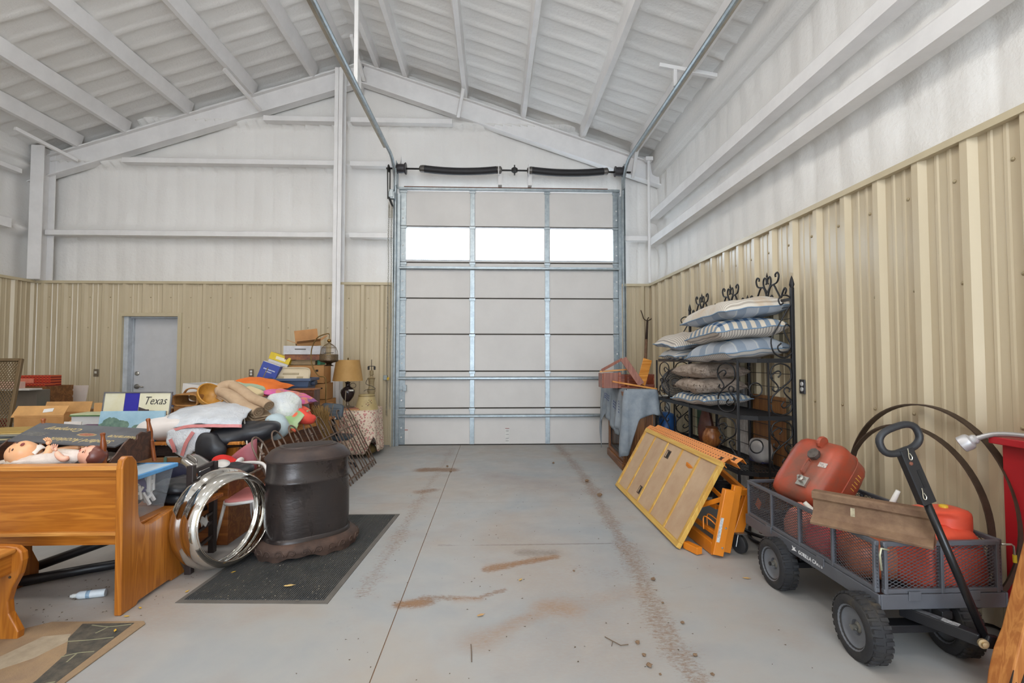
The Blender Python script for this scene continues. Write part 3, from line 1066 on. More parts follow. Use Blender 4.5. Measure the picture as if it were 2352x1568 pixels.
def lattice(mb, o, ux, uz, L, H, slope=0.5, gap=0.0155, w_=0.0025):
    """expanded-metal net: two families of thin flat strips clipped to the rectangle"""
    o, ux, uz = V(o), V(ux), V(uz)
    nrm = ux.cross(uz).normalized()
    for sg in (1, -1):
        c = -L * slope if sg > 0 else 0.0
        end = H if sg > 0 else H + L * slope
        c += gap * 0.5
        while c < end:
            # z = c + sg*slope*x
            xs = []
            for x in (0, L):
                z = c + sg * slope * x
                if 0 <= z <= H:
                    xs.append((x, z))
            for z in (0, H):
                x = (z - c) / (sg * slope)
                if 0 < x < L:
                    xs.append((x, z))
            if len(xs) >= 2:
                xs.sort()
                p, q = xs[0], xs[-1]
                mb.beam(o + ux * p[0] + uz * p[1] + nrm * sg * 0.0006, o + ux * q[0] + uz * q[1] + nrm * sg * 0.0006, w_, w_, up=nrm)
            c += gap
    return mb

# ================================================================ GARDEN CART
M_cart = mat('#5b5d63', 0.42, 0.15, 0.06)
M_mesh = mat('#55565b', 0.5, 0.3, 0)
M_blk = mat('#1d1d20', 0.42, 0, 0.1)
M_tyre = NT('tyre_rubber')
_c = M_tyre.coord()
_f = M_tyre.noise(_c, 9, 5, 0.7)
M_tyre.set(M_tyre.ramp(_f, [(0.45, '#232326'), (0.62, '#2d2b2a'), (0.78, '#4f4434')]), 0.75)
M_tyre.bump(M_tyre.noise(_c, 40, 3), 0.25, 0.01)
M_tyre = M_tyre.m
CX0, CX1, CY0, CY1 = 1.765, 2.385, 2.225, 3.42
CZ0, CZ1, CZT = 0.250, 0.318, 0.553
CART = thing('garden_cart', 'grey steel mesh garden cart loaded with red fuel cans and a length of rail', 'cart', ((CX0 + CX1) / 2, (CY0 + CY1) / 2, 0))
mb = MB()
for b in ((CX0 + 0.012, CX1 - 0.012, CY0, CY0 + 0.012), (CX0 + 0.012, CX1 - 0.012, CY1 - 0.012, CY1), (CX0, CX0 + 0.012, CY0, CY1), (CX1 - 0.012, CX1, CY0, CY1)):
    mb.bx(b[0], b[1], b[2], b[3], CZ0, CZ1)
obj('bed_rim', mb, M_cart, parent=CART, bev=0.004)
mb = MB().bx(CX0 + 0.01, CX1 - 0.01, CY0 + 0.01, CY1 - 0.01, 0.262, 0.268)
for k in range(4):
    y = CY0 + 0.2 + k * 0.27
    mb.bx(CX0 + 0.01, CX1 - 0.01, y, y + 0.03, 0.24, 0.262)
obj('bed_floor', mb, mat('#2b2c30', 0.5, 0.3), parent=CART)
def cart_side(p, q, nposts, hooks=True):
    p, q = V(p), V(q)
    d = (q - p).normalized()
    L = (q - p).length
    fr = MB()
    zt = CZT
    fr.beam(p + V((0, 0, zt - 0.008)), q + V((0, 0, zt - 0.008)), 0.022, 0.022)
    fr.beam(p + V((0, 0, CZ1 + 0.012)), q + V((0, 0, CZ1 + 0.012)), 0.02, 0.022)
    s_ = obj('side_panel', fr, M_cart, parent=CART, bev=0.004)
    for k in range(nposts):
        c = p + d * (0.012 + (L - 0.024) * k / (nposts - 1))
        obj('post', MB().beam(c + V((0, 0, CZ1)), c + V((0, 0, zt)), 0.024, 0.016, up=d), M_cart, parent=s_, bev=0.003)
    mm = lattice(MB(), p + V((0, 0, CZ1 + 0.02)), d, (0, 0, 1), L, zt - CZ1 - 0.035)
    o = obj('wire_mesh', mm, M_mesh, parent=s_)
    return s_
e = 0.014
cart_side((CX0 + e, CY0 + 0.02, 0), (CX0 + e, CY1 - 0.02, 0), 5)
cart_side((CX1 - e, CY0 + 0.02, 0), (CX1 - e, CY1 - 0.02, 0), 5)
cart_side((CX0 + 0.03, CY0 + e, 0), (CX1 - 0.03, CY0 + e, 0), 3)
cart_side((CX0 + 0.03, CY1 - e, 0), (CX1 - 0.03, CY1 - e, 0), 3)
for x in (CX0 + 0.17, CX1 - 0.17):
    obj('tab', MB().bx(x - 0.03, x + 0.03, CY0 - 0.005, CY0 + 0.002, CZ1 - 0.03, CZ1 + 0.014), M_cart, parent=CART, bev=0.003)
for y in (CY0 + 0.4, CY0 + 0.9):
    obj('tab', MB().bx(CX0 - 0.005, CX0 + 0.002, y - 0.03, y + 0.03, CZ1 - 0.03, CZ1 + 0.014), M_cart, parent=CART, bev=0.003)
# corner latch pins: bent wire with a yellow sleeve on the right one
obj('latch_pin', MB().tube([(CX1 - 0.03, CY0 - 0.004, CZT - 0.012), (CX1 + 0.014, CY0 - 0.006, CZT - 0.012), (CX1 + 0.026, CY0 - 0.006, CZT - 0.02), (CX1 + 0.028, CY0 - 0.006, CZT - 0.085)], 0.005, 7), mat('#b5b3aa', 0.35, 0.7), parent=CART, smooth=True)
obj('latch_sleeve', MB().tube([(CX1 + 0.028, CY0 - 0.006, CZT - 0.06), (CX1 + 0.029, CY0 - 0.006, CZT - 0.095)], 0.008, 8), mat('#d8b92c', 0.5), parent=CART, label='yellow plastic latch sleeve')
obj('latch_pin', MB().tube([(CX0 + 0.05, CY0 - 0.004, CZT - 0.03), (CX0 + 0.012, CY0 - 0.006, CZT - 0.022), (CX0 + 0.004, CY0 - 0.008, CZT - 0.05), (CX0 + 0.01, CY0 - 0.008, CZT - 0.12)], 0.005, 7), mat('#c4c2a6', 0.4, 0.5), parent=CART, smooth=True)
# maker's name on the long rim
text('lettering', 'GORILLA CARTS', 0.030, Mx(((0, 0, -1, CX0 - 0.001), (-1, 0, 0, 2.715), (0, 1, 0, 0.283), (0, 0, 0, 1))), mat('#e6e6e6', 0.5, 0, 0), CART, sx=0.95)
obj('emblem', MB().prism([(0, 0.0), (0.03, 0.004), (0.012, 0.012), (0.02, 0.026), (0.004, 0.016), (-0.012, 0.024), (-0.006, 0.008), (-0.02, -0.006)], 0.0012, Mx(((0, 0, -1, CX0 - 0.001), (-1, 0, 0, 2.865), (0, 1, 0, 0.275), (0, 0, 0, 1)))), mat('#e6e6e6', 0.5, 0, 0), parent=CART)
# wheels
def wheel(x, y, sgn, steer=0.0, sag=0.12):
    """sgn -1: hub face to the left"""
    Rw, hw = 0.152, 0.052
    M = Mx.Translation((x, y, 0.14)) @ rotz(steer) @ Mx.Rotation(R(90), 4, 'Y')
    prof = [(0.085, -hw * 0.72), (0.10, -hw * 0.95), (0.122, -hw), (0.140, -hw * 0.85), (0.149, -hw * 0.5), (Rw, 0), (0.149, hw * 0.5), (0.140, hw * 0.85), (0.122, hw), (0.10, hw * 0.95), (0.085, hw * 0.72)]
    mb = MB().lathe(prof, 40, M, cap=False)
    # knobbly tread and the flat where a soft tyre meets the floor
    n0 = len(mb.v)
    nv = []
    for i, p in enumerate(mb.v):
        p = V(p)
        if p.z < 0.004:
            bulge = (0.004 - p.z) * 0.9
            loc = M.inverted() @ p
            p = M @ V((loc.x, loc.y, loc.z * (1 + bulge * 6)))
            p.z = max(p.z, 0.002)
            p.z = 0.002
        nv.append(tuple(p))
    mb.v = nv
    for k in range(30):
        a = 2 * math.pi * k / 30
        for sd in (-1, 1):
            c = M @ V((math.cos(a + sd * 0.05) * 0.149, math.sin(a + sd * 0.05) * 0.149, sd * hw * 0.45))
            if c.z < 0.016:
                continue
            T = Mx.Translation(c) @ M.to_3x3().to_4x4() @ rotz(a)
            mb.box((0, 0, 0), (0.006, 0.020, 0.036), None) if False else mb._add([tuple(T @ V(q)) for q in [(-0.004, -0.010, -0.02), (0.005, -0.008, -0.017), (0.005, 0.008, -0.017), (-0.004, 0.010, -0.02), (-0.004, -0.010, 0.02), (0.005, -0.008, 0.017), (0.005, 0.008, 0.017), (-0.004, 0.010, 0.02)]],
                    [(0, 3, 2, 1), (4, 5, 6, 7), (0, 1, 5, 4), (1, 2, 6, 5), (2, 3, 7, 6), (3, 0, 4, 7)])
    w_ = thing_part('wheel', mb, M_tyre, CART)
    for sd in (sgn, -sgn):
        rp = [(0.0, 0.012 * sd), (0.03, 0.012 * sd), (0.034, 0.022 * sd), (0.06, 0.020 * sd), (0.086, 0.034 * sd), (0.094, 0.046 * sd), (0.101, 0.049 * sd), (0.101, 0.03 * sd), (0.09, 0.0)]
        if sd < 0:
            rp = rp[::-1]
        obj('rim', MB().lathe(rp, 28, M, cap=False), mat('#71747a', 0.35, 0.3, 0.08), parent=w_, smooth=True, auto=35)
    obj('hub_cap', MB().lathe([(0.024, 0), (0.024, 0.016), (0.014, 0.022), (0.012, 0.045), (0, 0.047)] if sgn > 0 else [(0, -0.047), (0.012, -0.045), (0.014, -0.022), (0.024, -0.016), (0.024, 0)], 14, M), mat('#8f8d86', 0.35, 0.7), parent=w_)
    obj('cotter_pin', MB().tube([M @ V((0.0, -0.02, 0.036 * sgn)), M @ V((0.004, 0.026, 0.036 * sgn))], 0.0025, 5), mat('#c9c6bd', 0.3, 0.7), parent=w_)
    return w_
def thing_part(name, mb, m, parent):
    return obj(name, mb, m, parent=parent, smooth=True, auto=38)
wheel(1.728, 2.29, -1, R(-3))
wheel(1.752, 3.01, -1)
wheel(2.205, 2.33, -1, R(-8))
wheel(2.33, 3.01, 1)
obj('axle', MB().tube([(1.70, 3.01, 0.14), (2.36, 3.01, 0.14)], 0.012, 8), M_blk, parent=CART)
obj('axle', MB().tube([(1.70, 2.29, 0.14), (2.34, 2.31, 0.14)], 0.012, 8), M_blk, parent=CART)
mb = MB().bx(1.85, 2.28, 2.97, 3.05, 0.125, 0.16).beam((1.9, 3.01, 0.15), (1.9, 3.01, 0.25), 0.04, 0.04).beam((2.25, 3.01, 0.15), (2.25, 3.01, 0.25), 0.04, 0.04)
mb.bx(1.84, 2.2, 2.26, 2.33, 0.125, 0.16).lathe([(0.06, 0.16), (0.06, 0.25)], 12, Mx.Translation((2.06, 2.31, 0))).bx(2.04, 2.09, 2.2, 3.1, 0.215, 0.25)
obj('undercarriage', mb, M_blk, parent=CART, bev=0.003)
# tongue, pull handle with plate and closed grip
TP = V((2.075, 2.07, 0.205))
mb = MB().beam((1.93, 2.30, 0.215), (2.075, 2.06, 0.205), 0.045, 0.05)
tg = obj('tongue', mb, M_blk, parent=CART, bev=0.004)
dm_ = (V((2.075, 2.06, 0.205)) - V((1.93, 2.30, 0.215))).normalized()
lx_, ly_, lz_ = frame_from(dm_)
for k in range(3):
    c = V((1.945, 2.275, 0.215)).lerp(V((2.06, 2.085, 0.206)), 0.15 + 0.27 * k)
    obj('warning_label', MB().beam(c - dm_ * 0.03 + lx_ * -0.0 + V((0, 0, 0.0258)), c + dm_ * 0.03 + V((0, 0, 0.0258)), 0.036, 0.001), mat('#c9c9c9' if k == 2 else '#6b6c70', 0.5, 0, 0.3, 60, col2='#2c2c2f'), parent=tg)
obj('pivot_bolt', MB().lathe([(0.02, 0), (0.02, 0.01), (0.011, 0.011), (0.011, 0.02), (0, 0.021)], 12, Mx.Translation((2.058, 2.035, 0.205)) @ Mx.Rotation(R(90), 4, 'X') @ Mx.Rotation(R(-15), 4, 'Y')), mat('#b59f7a', 0.35, 0.7), parent=CART)
obj('hitch_ear', MB().prism([(-0.022, -0.022), (0.03, -0.026), (0.065, -0.022), (0.072, 0.0), (0.05, 0.02), (0.0, 0.03)], 0.03, Mx.Translation((2.085, 2.06, 0.205)) @ Mx.Rotation(R(90), 4, 'X')), M_blk, parent=CART, bev=0.004)
H0, H1 = V((2.09, 2.055, 0.215)), V((1.885, 2.105, 0.80))
hd = obj('handle_tube', MB().tube([H0, H1], 0.016, 12), mat('#19191b', 0.3, 0.2, 0.06), parent=CART, smooth=True)
ax = (H1 - H0).normalized()
Q0, Q1 = H1 - ax * 0.03, H1 + ax * 0.215
sx_ = V((0, -1, 0)).cross(ax).normalized()
mb = MB()
for sd, yy in ((0, -0.018), (1, 0.018)):
    mb.beam(Q0 + V((0, yy, 0)), Q1 + V((0, yy, 0)), 0.058, 0.004, up=(0, 1, 0))
mb.beam(Q0 + sx_ * 0.029, Q1 + sx_ * 0.029, 0.004, 0.036, up=(0, 1, 0))
mb.beam(Q0 - sx_ * 0.029, Q1 - sx_ * 0.029 - ax * 0.06, 0.004, 0.036, up=(0, 1, 0))
hp = obj('hitch_plate', mb, M_blk, parent=CART, bev=0.0015)
obj('slot', MB().beam(Q0 + ax * 0.07 - sx_ * 0.008 + V((0, -0.0205, 0)), Q0 + ax * 0.15 - sx_ * 0.008 + V((0, -0.0205, 0)), 0.014, 0.002, up=(0, 1, 0)), mat('#0c0c0d', 0.6, 0, 0), parent=hp)
obj('rivet', MB().lathe([(0.009, 0), (0.007, 0.004), (0, 0.005)], 10, Mx.Translation(Q0 + ax * 0.185 + sx_ * 0.01 + V((0, -0.02, 0))) @ Mx.Rotation(R(90), 4, 'X')), mat('#8a5a4a', 0.4, 0.5), parent=hp)
for kk, c in ((0, Q0 + ax * 0.05 + sx_ * 0.012), (1, Q1 - ax * 0.02 + sx_ * 0.0)):
    c = c + V((0, -0.024, 0))
    pts = [c + ax * 0.026, c + ax * 0.010 + sx_ * 0.003, c - ax * 0.004 + sx_ * 0.008, c - ax * 0.018 + sx_ * 0.010, c - ax * 0.024 + sx_ * 0.003, c - ax * 0.014 - sx_ * 0.004, c + ax * 0.004]
    obj('spring_clip', MB().tube(smoothpath(pts, 3), 0.0018, 5), mat('#d8d3c0', 0.3, 0.6), parent=hp)
gc = Q1 + ax * 0.045 + V((0.0, 0, 0))
lp = []
for k in range(28):
    a = 2 * math.pi * k / 28
    r_x, r_z = 0.092, 0.055
    ca, sa = math.cos(a), math.sin(a)
    lp.append(gc + sx_ * (r_x * (abs(ca) ** 0.75) * (1 if ca > 0 else -1)) + ax * (r_z * (abs(sa) ** 0.8) * (1 if sa > 0 else -1)))
obj('grip', MB().tube(lp, 0.0155, 10, closed=True), mat('#2b2c30', 0.5, 0, 0.15, 20), parent=CART, smooth=True)

# ---- length of railway rail laid across the near corner of the cart
RA, RB = V((1.665, 2.525, CZT + 0.004)), V((1.985, 2.165, CZT + 0.004))
RAIL = thing('rail_section', 'short rusty length of railway rail lying across the cart corner', 'rail', tuple((RA + RB) / 2))
dr = (RB - RA).normalized()
sec = [(-0.062, 0), (0.062, 0), (0.066, 0.012), (0.030, 0.034), (0.009, 0.060), (0.008, 0.105), (0.014, 0.112), (0.034, 0.118), (0.036, 0.146), (0.028, 0.153), (-0.028, 0.153), (-0.036, 0.146), (-0.034, 0.118), (-0.014, 0.112), (-0.008, 0.105), (-0.009, 0.060), (-0.030, 0.034), (-0.066, 0.012)]
M_rust = mat('#6e5340', 0.75, 0.25, 0.2, 11, col2='#8b6f55', bump=0.3, bs=45)
side = V((0, 0, 1)).cross(dr)
sec = [(a * (1.0 if b < 0.04 else 0.85), b * 1.06) for a, b in sec]
obj('rail_body', MB().prism(sec, (RB - RA).length, Mx(((-side.x, 0, dr.x, RA.x), (-side.y, 0, dr.y, RA.y), (-side.z, 1, dr.z, RA.z), (0, 0, 0, 1)))), M_rust, parent=RAIL, bev=0.002)
mp_ = RA.lerp(RB, 0.33) + side * 0.0074 * -1
nvis = V((-side.x, -side.y, 0))
if nvis.dot(V((-1, -1, 0))) < 0:
    nvis = -nvis
c = RA.lerp(RB, 0.36) + nvis * 0.0085 + V((0, 0, 0.064))
obj('paint_mark', MB().beam(c, c + V((0, 0, 0.042)), 0.018, 0.0012, up=nvis), mat('#cdbf9f', 0.8, 0, 0.25, 40), parent=RAIL, label='pale paint mark')

# ---- fuel cans
def rounded_box(sx, sy, sz, k=4.0, nu=28, nv=16, fn=None):
    def shape(d):
        m_ = (abs(d.x) ** k + abs(d.y) ** k + abs(d.z) ** k) ** (-1.0 / k)
        return m_
    mb = MB().ball((0, 0, 0), (1, 1, 1), nu=nu, nv=nv, fn=shape)
    out = []
    for p in mb.v:
        p = V((p[0] * sx / 2, p[1] * sy / 2, p[2] * sz / 2))
        if fn:
            p = V(fn(p))
        out.append(tuple(p))
    mb.v = out
    return mb
def xf(mb, M):
    mb.v = [tuple(M @ V(p)) for p in mb.v]
    return mb

M_orangeplastic = mat('#d8543a', 0.42, 0, 0.06, 5, col2='#c44a35')
# big orange jug at the front of the cart
def jugtop(p):
    t = max(0, (p.z - 0.03) / 0.17)
    q = p.z / 0.15
    return (p.x * (1 - 0.20 * t - 0.06 * q), p.y * (1 - 0.25 * t), p.z + (0.015 if p.x < 0 else 0) * t)
J = thing('fuel_can', 'large orange plastic fuel can behind the front mesh of the cart', 'fuel can', (2.20, 2.40, 0.268), R(4))
obj('body', xf(rounded_box(0.33, 0.26, 0.31, 7, 40, 24, jugtop), Mx.Translation((0, 0, 0.155))), M_orangeplastic, parent=J, local=True, smooth=True)
obj('handle', xf(rounded_box(0.30, 0.15, 0.15, 5, 30, 18, lambda p: (p.x, p.y * (1 - 0.6 * math.exp(-((p.x + 0.02) / 0.045) ** 2) * (1 if p.z < 0.045 else 0)), p.z)), Mx.Translation((0.0, -0.01, 0.322))), M_orangeplastic, parent=J, local=True, smooth=True)
obj('vent_cap', MB().lathe([(0.019, 0), (0.019, 0.01), (0.012, 0.014), (0, 0.014)], 14, Mx.Translation((0.03, -0.02, 0.396))), mat('#d2a92c', 0.5), parent=J, local=True, label='yellow vent cap')
obj('warning_print', MB().bx(-0.04, 0.09, -0.132, -0.124, 0.235, 0.262), mat('#3c2624', 0.6, 0, 0.4, 40, col2='#b0402e'), parent=J, local=True)

# old steel tank leaning on the rear of the cart
M_tank = NT('rusted_red_paint')
_c = M_tank.coord()
_f = M_tank.noise(_c, 4.5, 5, 0.65)
M_tank.set(M_tank.ramp(_f, [(0.28, '#b5482c'), (0.45, '#a54a33'), (0.62, '#86503f'), (0.8, '#64443a')]), 0.4, 0.1)
M_tank.bump(M_tank.noise(_c, 60, 3), 0.08, 0.004)
M_tank = M_tank.m
TM = place((2.085, 3.11, 0.63), R(4), R(-50), R(14)) @ Mx.Diagonal((1.08, 1.05, 1.04, 1))
T_ = thing('fuel_tank', 'old dented red steel boat fuel tank tipped up in the rear of the cart', 'fuel tank', (2.105, 3.10, 0.27))
obj('body', xf(rounded_box(0.41, 0.34, 0.29, 6, 40, 22), TM), M_tank, parent=T_, smooth=True)
obj('seam', xf(MB().tube([(0.207 * (abs(math.cos(a)) ** 0.35) * (1 if math.cos(a) > 0 else -1), 0.172 * (abs(math.sin(a)) ** 0.35) * (1 if math.sin(a) > 0 else -1), 0.0) for a in [2 * math.pi * i / 48 for i in range(48)]], 0.004, 5, closed=True), TM), M_tank, parent=T_)
obj('filler_cap', xf(MB().lathe([(0.030, 0), (0.030, 0.012), (0.036, 0.018), (0.034, 0.034), (0, 0.036)], 8, Mx.Translation((0.075, -0.03, 0.142))), TM), mat('#6a625c', 0.5, 0.6, 0.2, 30), parent=T_)
obj('carry_handle', xf(MB().tube(smoothpath([(-0.055, -0.02, 0.143), (-0.05, -0.02, 0.172), (0.03, -0.02, 0.172), (0.035, -0.02, 0.143)], 3), 0.006, 6), TM), M_tank, parent=T_)
obj('outlet_fitting', xf(MB().box((-0.105, -0.05, 0.15), (0.06, 0.06, 0.02)).lathe([(0.020, 0), (0.020, 0.03), (0.008, 0.035), (0.008, 0.05), (0, 0.05)], 8, Mx.Translation((-0.10, -0.05, 0.155))), TM), mat('#b9b7b0', 0.35, 0.8), parent=T_)
obj('lug', xf(MB().lathe([(0.036, -0.012), (0.04, 0.0), (0.036, 0.012)], 14, Mx.Translation((0.17, -0.02, 0.142)) @ Mx.Rotation(R(90), 4, 'X')), TM), M_tank, parent=T_)
mk = MB()
for k in range(5):
    mk.box((0.02 + 0.022 * k, -0.170, -0.06), (0.005, 0.004, 0.03 + 0.012 * (k % 2)))
obj('gauge_mark', xf(mk, TM), mat('#d9a24a', 0.6, 0, 0), parent=T_)
obj('paint_chip', xf(MB().box((0.03, -0.10, 0.144), (0.03, 0.05, 0.003)), TM), mat('#d6c8c0', 0.7, 0, 0.3, 60), parent=T_)

# two pink-red jugs and an orange-brown one seen through the long side
def small_can(loc, rz, sz, col, label, tilt=0.0, col2=None, spout=None, cap='#d2a92c'):
    t = thing('fuel_can', label, 'fuel can', loc, tilt=(tilt, 0, rz))
    m = mat(col, 0.45, 0, 0.08, 7, col2=col2)
    def shp(p):
        k = max(0, (p.z - sz[2] * 0.1) / (sz[2] * 0.4))
        return (p.x * (1 - 0.25 * k), p.y * (1 - 0.3 * k), p.z)
    obj('body', xf(rounded_box(sz[0], sz[1], sz[2], 5, 28, 18, shp), Mx.Translation((0, 0, sz[2] / 2))), m, parent=t, local=True, smooth=True)
    h = sz[2]
    obj('handle', MB().tube(smoothpath([(-sz[0] * 0.28, 0, h * 0.86), (-sz[0] * 0.18, 0, h * 1.1), (sz[0] * 0.18, 0, h * 1.1), (sz[0] * 0.28, 0, h * 0.86)], 3), 0.014, 8), m, parent=t, local=True, smooth=True)
    obj('cap', MB().lathe([(0.022, 0), (0.022, 0.025), (0.016, 0.03), (0, 0.03)], 12, Mx.Translation((sz[0] * 0.36, 0, h * 0.84))), mat(cap, 0.5), parent=t, local=True)
    if spout:
        obj('spout', MB().tube([(0.0, 0.02, h * 0.9), spout], [0.020, 0.012], 10), mat('#e6e2da', 0.5), parent=t, local=True, smooth=True)
    return t
small_can((1.88, 2.96, 0.268), R(80), (0.20, 0.16, 0.215), '#d17c6c', 'faded pink-red fuel can with yellow cap in the rear left of the cart', col2='#d98a72')
small_can((1.90, 2.765, 0.268), R(95), (0.17, 0.19, 0.225), '#c23a43', 'crimson fuel can beside the faded pink one in the cart', col2='#cf5a55', spout=(0.06, 0.09, 0.30), cap='#2b2b2d')
small_can((1.99, 2.565, 0.268), R(70), (0.24, 0.26, 0.225), '#b8623c', 'brownish orange fuel can lying below the rail in the cart', col2='#9c5232')
small_can((2.22, 2.72, 0.268), R(10), (0.20, 0.16, 0.25), '#c94d3a', 'red fuel can with white spout hidden behind the large orange can', spout=(0.02, -0.05, 0.40), cap='#d2a92c')
o = tag(obj('plastic_tag', MB().box((1.79, 3.29, 0.42), (0.004, 0.05, 0.06), Mx.Rotation(R(30), 3, 'X')), mat('#cf7040', 0.6)), 'small torn orange tag hanging in the mesh at the rear of the cart', 'tag')

# ================================================================ HOOPS, RED BOX, PIPE, TIMBER at the right wall
M_hoop = mat('#5a4a3d', 0.6, 0.5, 0.15, 9)
def hoop(name, label, c, r, wd, lean, group=None, tilt_y=0.0):
    T = Mx.Translation(c) @ Mx.Rotation(lean, 4, 'Y') @ rotz(tilt_y) @ Mx.Rotation(R(90), 4, 'Y')
    mb = MB().lathe([(r, -wd / 2), (r + 0.008, -wd / 2), (r + 0.008, wd / 2), (r, wd / 2)], 72, T, closed=True)
    return tag(obj(name, mb, M_hoop), label, 'hoop', group)
hoop('wagon_tyre', 'larger rusty iron wagon tyre leaning on the tan right wall behind the cart', (2.49, 2.81, 0.57), 0.556, 0.04, R(3))
hoop('wagon_tyre', 'smaller rusty iron wagon tyre in front of the larger one behind the cart', (2.445, 2.85, 0.505), 0.495, 0.035, R(1.5))

RB_ = thing('wooden_chest', 'tall bright red painted plank chest against the right wall beyond the timber', 'chest', (2.54, 1.95, 0))
M_red = mat('#b01f27', 0.4, 0, 0.05, 3)
rb = MB()
for k in range(2):
    y0 = 2.06 + k * 0.136
    obj('plank', MB().bx(2.49, 2.51, y0 + 0.002, y0 + 0.134, 0.03, 0.985), M_red, parent=RB_, bev=0.003)
obj('carcass', MB().bx(2.506, 2.562, 2.06, 2.33, 0.0, 0.985), M_red, parent=RB_)
obj('lid', MB().bx(2.445, 2.565, 2.05, 2.355, 0.985, 1.02), M_red, parent=RB_, bev=0.004)
PP = thing('bent_pipe', 'bent pale metal pipe with a flared nozzle lying on the red chest lid', 'pipe', (2.47, 2.2, 1.02))
pp = smoothpath([(2.50, 2.07, 1.036), (2.49, 2.15, 1.037), (2.475, 2.24, 1.04), (2.45, 2.33, 1.03), (2.41, 2.385, 1.0)], 5)
obj('pipe', MB().tube(pp, 0.0125, 10), mat('#b9b7b8', 0.35, 0.6, 0.08), parent=PP, smooth=True)
nd = V((-0.55, 0.62, -0.56)).normalized()
nx_, ny_, nz_ = frame_from(nd)
MT = Mx(((nx_.x, ny_.x, nd.x, 2.41), (nx_.y, ny_.y, nd.y, 2.385), (nx_.z, ny_.z, nd.z, 1.0), (0, 0, 0, 1)))
obj('nozzle', MB().lathe([(0.016, -0.01), (0.024, 0.0), (0.024, 0.012), (0.036, 0.02), (0.04, 0.03), (0.04, 0.062), (0.034, 0.066), (0.028, 0.05), (0, 0.05)], 20, MT), mat('#c3c1c2', 0.4, 0.4, 0.06), parent=PP, smooth=True, auto=30)

BT = thing('timber_post', 'thick orange-brown timber post with a rotted foot leaning at the front right', 'timber', (2.115, 1.96, 0))
tb = MB()
p0, p1 = V((2.115, 1.96, 0.0)), V((2.465, 1.93, 1.25))
nseg = 14
xa, ya, za = frame_from(p1 - p0, (0, -1, 0))
vs, fs = [], []
for i in range(nseg + 1):
    c = p0.lerp(p1, i / nseg)
    for a, b in ((-1, -1), (1, -1), (1, 1), (-1, 1)):
        j = 0.0
        if i < 3:
            j = 0.012 * (3 - i) * mn.noise(V((a * 3.1, b * 2.7, i * 1.9)))
        q = c + xa * a * (0.095 + j) + ya * b * (0.04 + j)
        if i == 0:
            q.z = max(0.0, q.z * 0.2)
        vs.append(q)
for i in range(nseg):
    for j in range(4):
        fs.append((i * 4 + j, i * 4 + (j + 1) % 4, (i + 1) * 4 + (j + 1) % 4, (i + 1) * 4 + j))
fs += [(3, 2, 1, 0), tuple(nseg * 4 + j for j in range(4))]
tb._add(vs, fs)
obj('beam', tb, wood('#c68746', '#ad6c33', 'z', 1.6, 0.6), parent=BT, bev=0.006)
tbr = MB()
for i in range(8):
    a = -0.09 + 0.025 * i
    q = p0 + xa * a - ya * 0.0
    tbr.prism([(0, 0), (0.02, 0), (0.014, 0.10 + 0.05 * (i % 3)), (0.006, 0.06)], 0.004, Mx(((xa.x, za.x, ya.x, p0.x + xa.x * a + ya.x * 0.041), (xa.y, za.y, ya.y, p0.y + xa.y * a + ya.y * 0.041), (xa.z, za.z, ya.z, 0.02), (0, 0, 0, 1))))
obj('rot', tbr, mat('#2f251d', 0.9, 0, 0.2, 30), parent=BT, label='blackened splintered rot at the foot')
# ================================================================ RIGHT SIDE: panel, scaffold, cabinet, rack
# ---- framed plywood panel leaning on the scaffold
PO = V((1.352, 3.605, 0.012))
PU = V((-0.004, 1.0, 0)).normalized()
PV = V((0.353, 0, 0.628)).normalized()
PN = PU.cross(PV).normalized()
if PN.x > 0:
    PN = -PN
PW, PH = 1.79, 0.715
def pp(u, v, d=0.0):
    return PO + PU * u + PV * v + PN * d
def slabp(mb, u0, u1, v0, v1, d0, d1):
    c = [pp(u, v, d) for d in (d0, d1) for u, v in ((u0, v0), (u1, v0), (u1, v1), (u0, v1))]
    f = [(0, 3, 2, 1), (4, 5, 6, 7), (0, 1, 5, 4), (1, 2, 6, 5), (2, 3, 7, 6), (3, 0, 4, 7)]
    mb._add(c, f)
    return mb
PAN = thing('framed_panel', 'plywood panel with yellow frame and four battens leaning on the orange scaffold', 'panel', tuple(pp(PW / 2, 0)))
M_yel = wood('#d9b45a', '#c79a45', 'y', 0.8, 0.55)
M_yelz = wood('#d9b45a', '#c79a45', 'z', 0.8, 0.55)
M_ply = mat('#c2a585', 0.6, 0, 0.08, 3.2, col2='#b29273')
fw = 0.042
obj('frame_rail', slabp(MB(), 0, PW, 0, fw, -0.02, 0.014), M_yel, parent=PAN, bev=0.003)
obj('frame_rail', slabp(MB(), 0, PW, PH - fw, PH, -0.02, 0.014), M_yel, parent=PAN, bev=0.003)
obj('frame_stile', slabp(MB(), 0, fw, fw, PH - fw, -0.02, 0.013), M_yelz, parent=PAN, bev=0.003)
obj('frame_stile', slabp(MB(), PW - fw, PW, fw, PH - fw, -0.02, 0.013), M_yelz, parent=PAN, bev=0.003)
cuts = [0.0, 0.355, 0.71, 1.07, 1.43, PW]
bat = cuts[1:-1]
for b in bat:
    obj('batten', slabp(MB(), b - 0.014, b + 0.014, fw, PH - fw, -0.006, 0.008), M_yelz, parent=PAN, bev=0.002)
edges = [fw] + bat + [PW - fw]
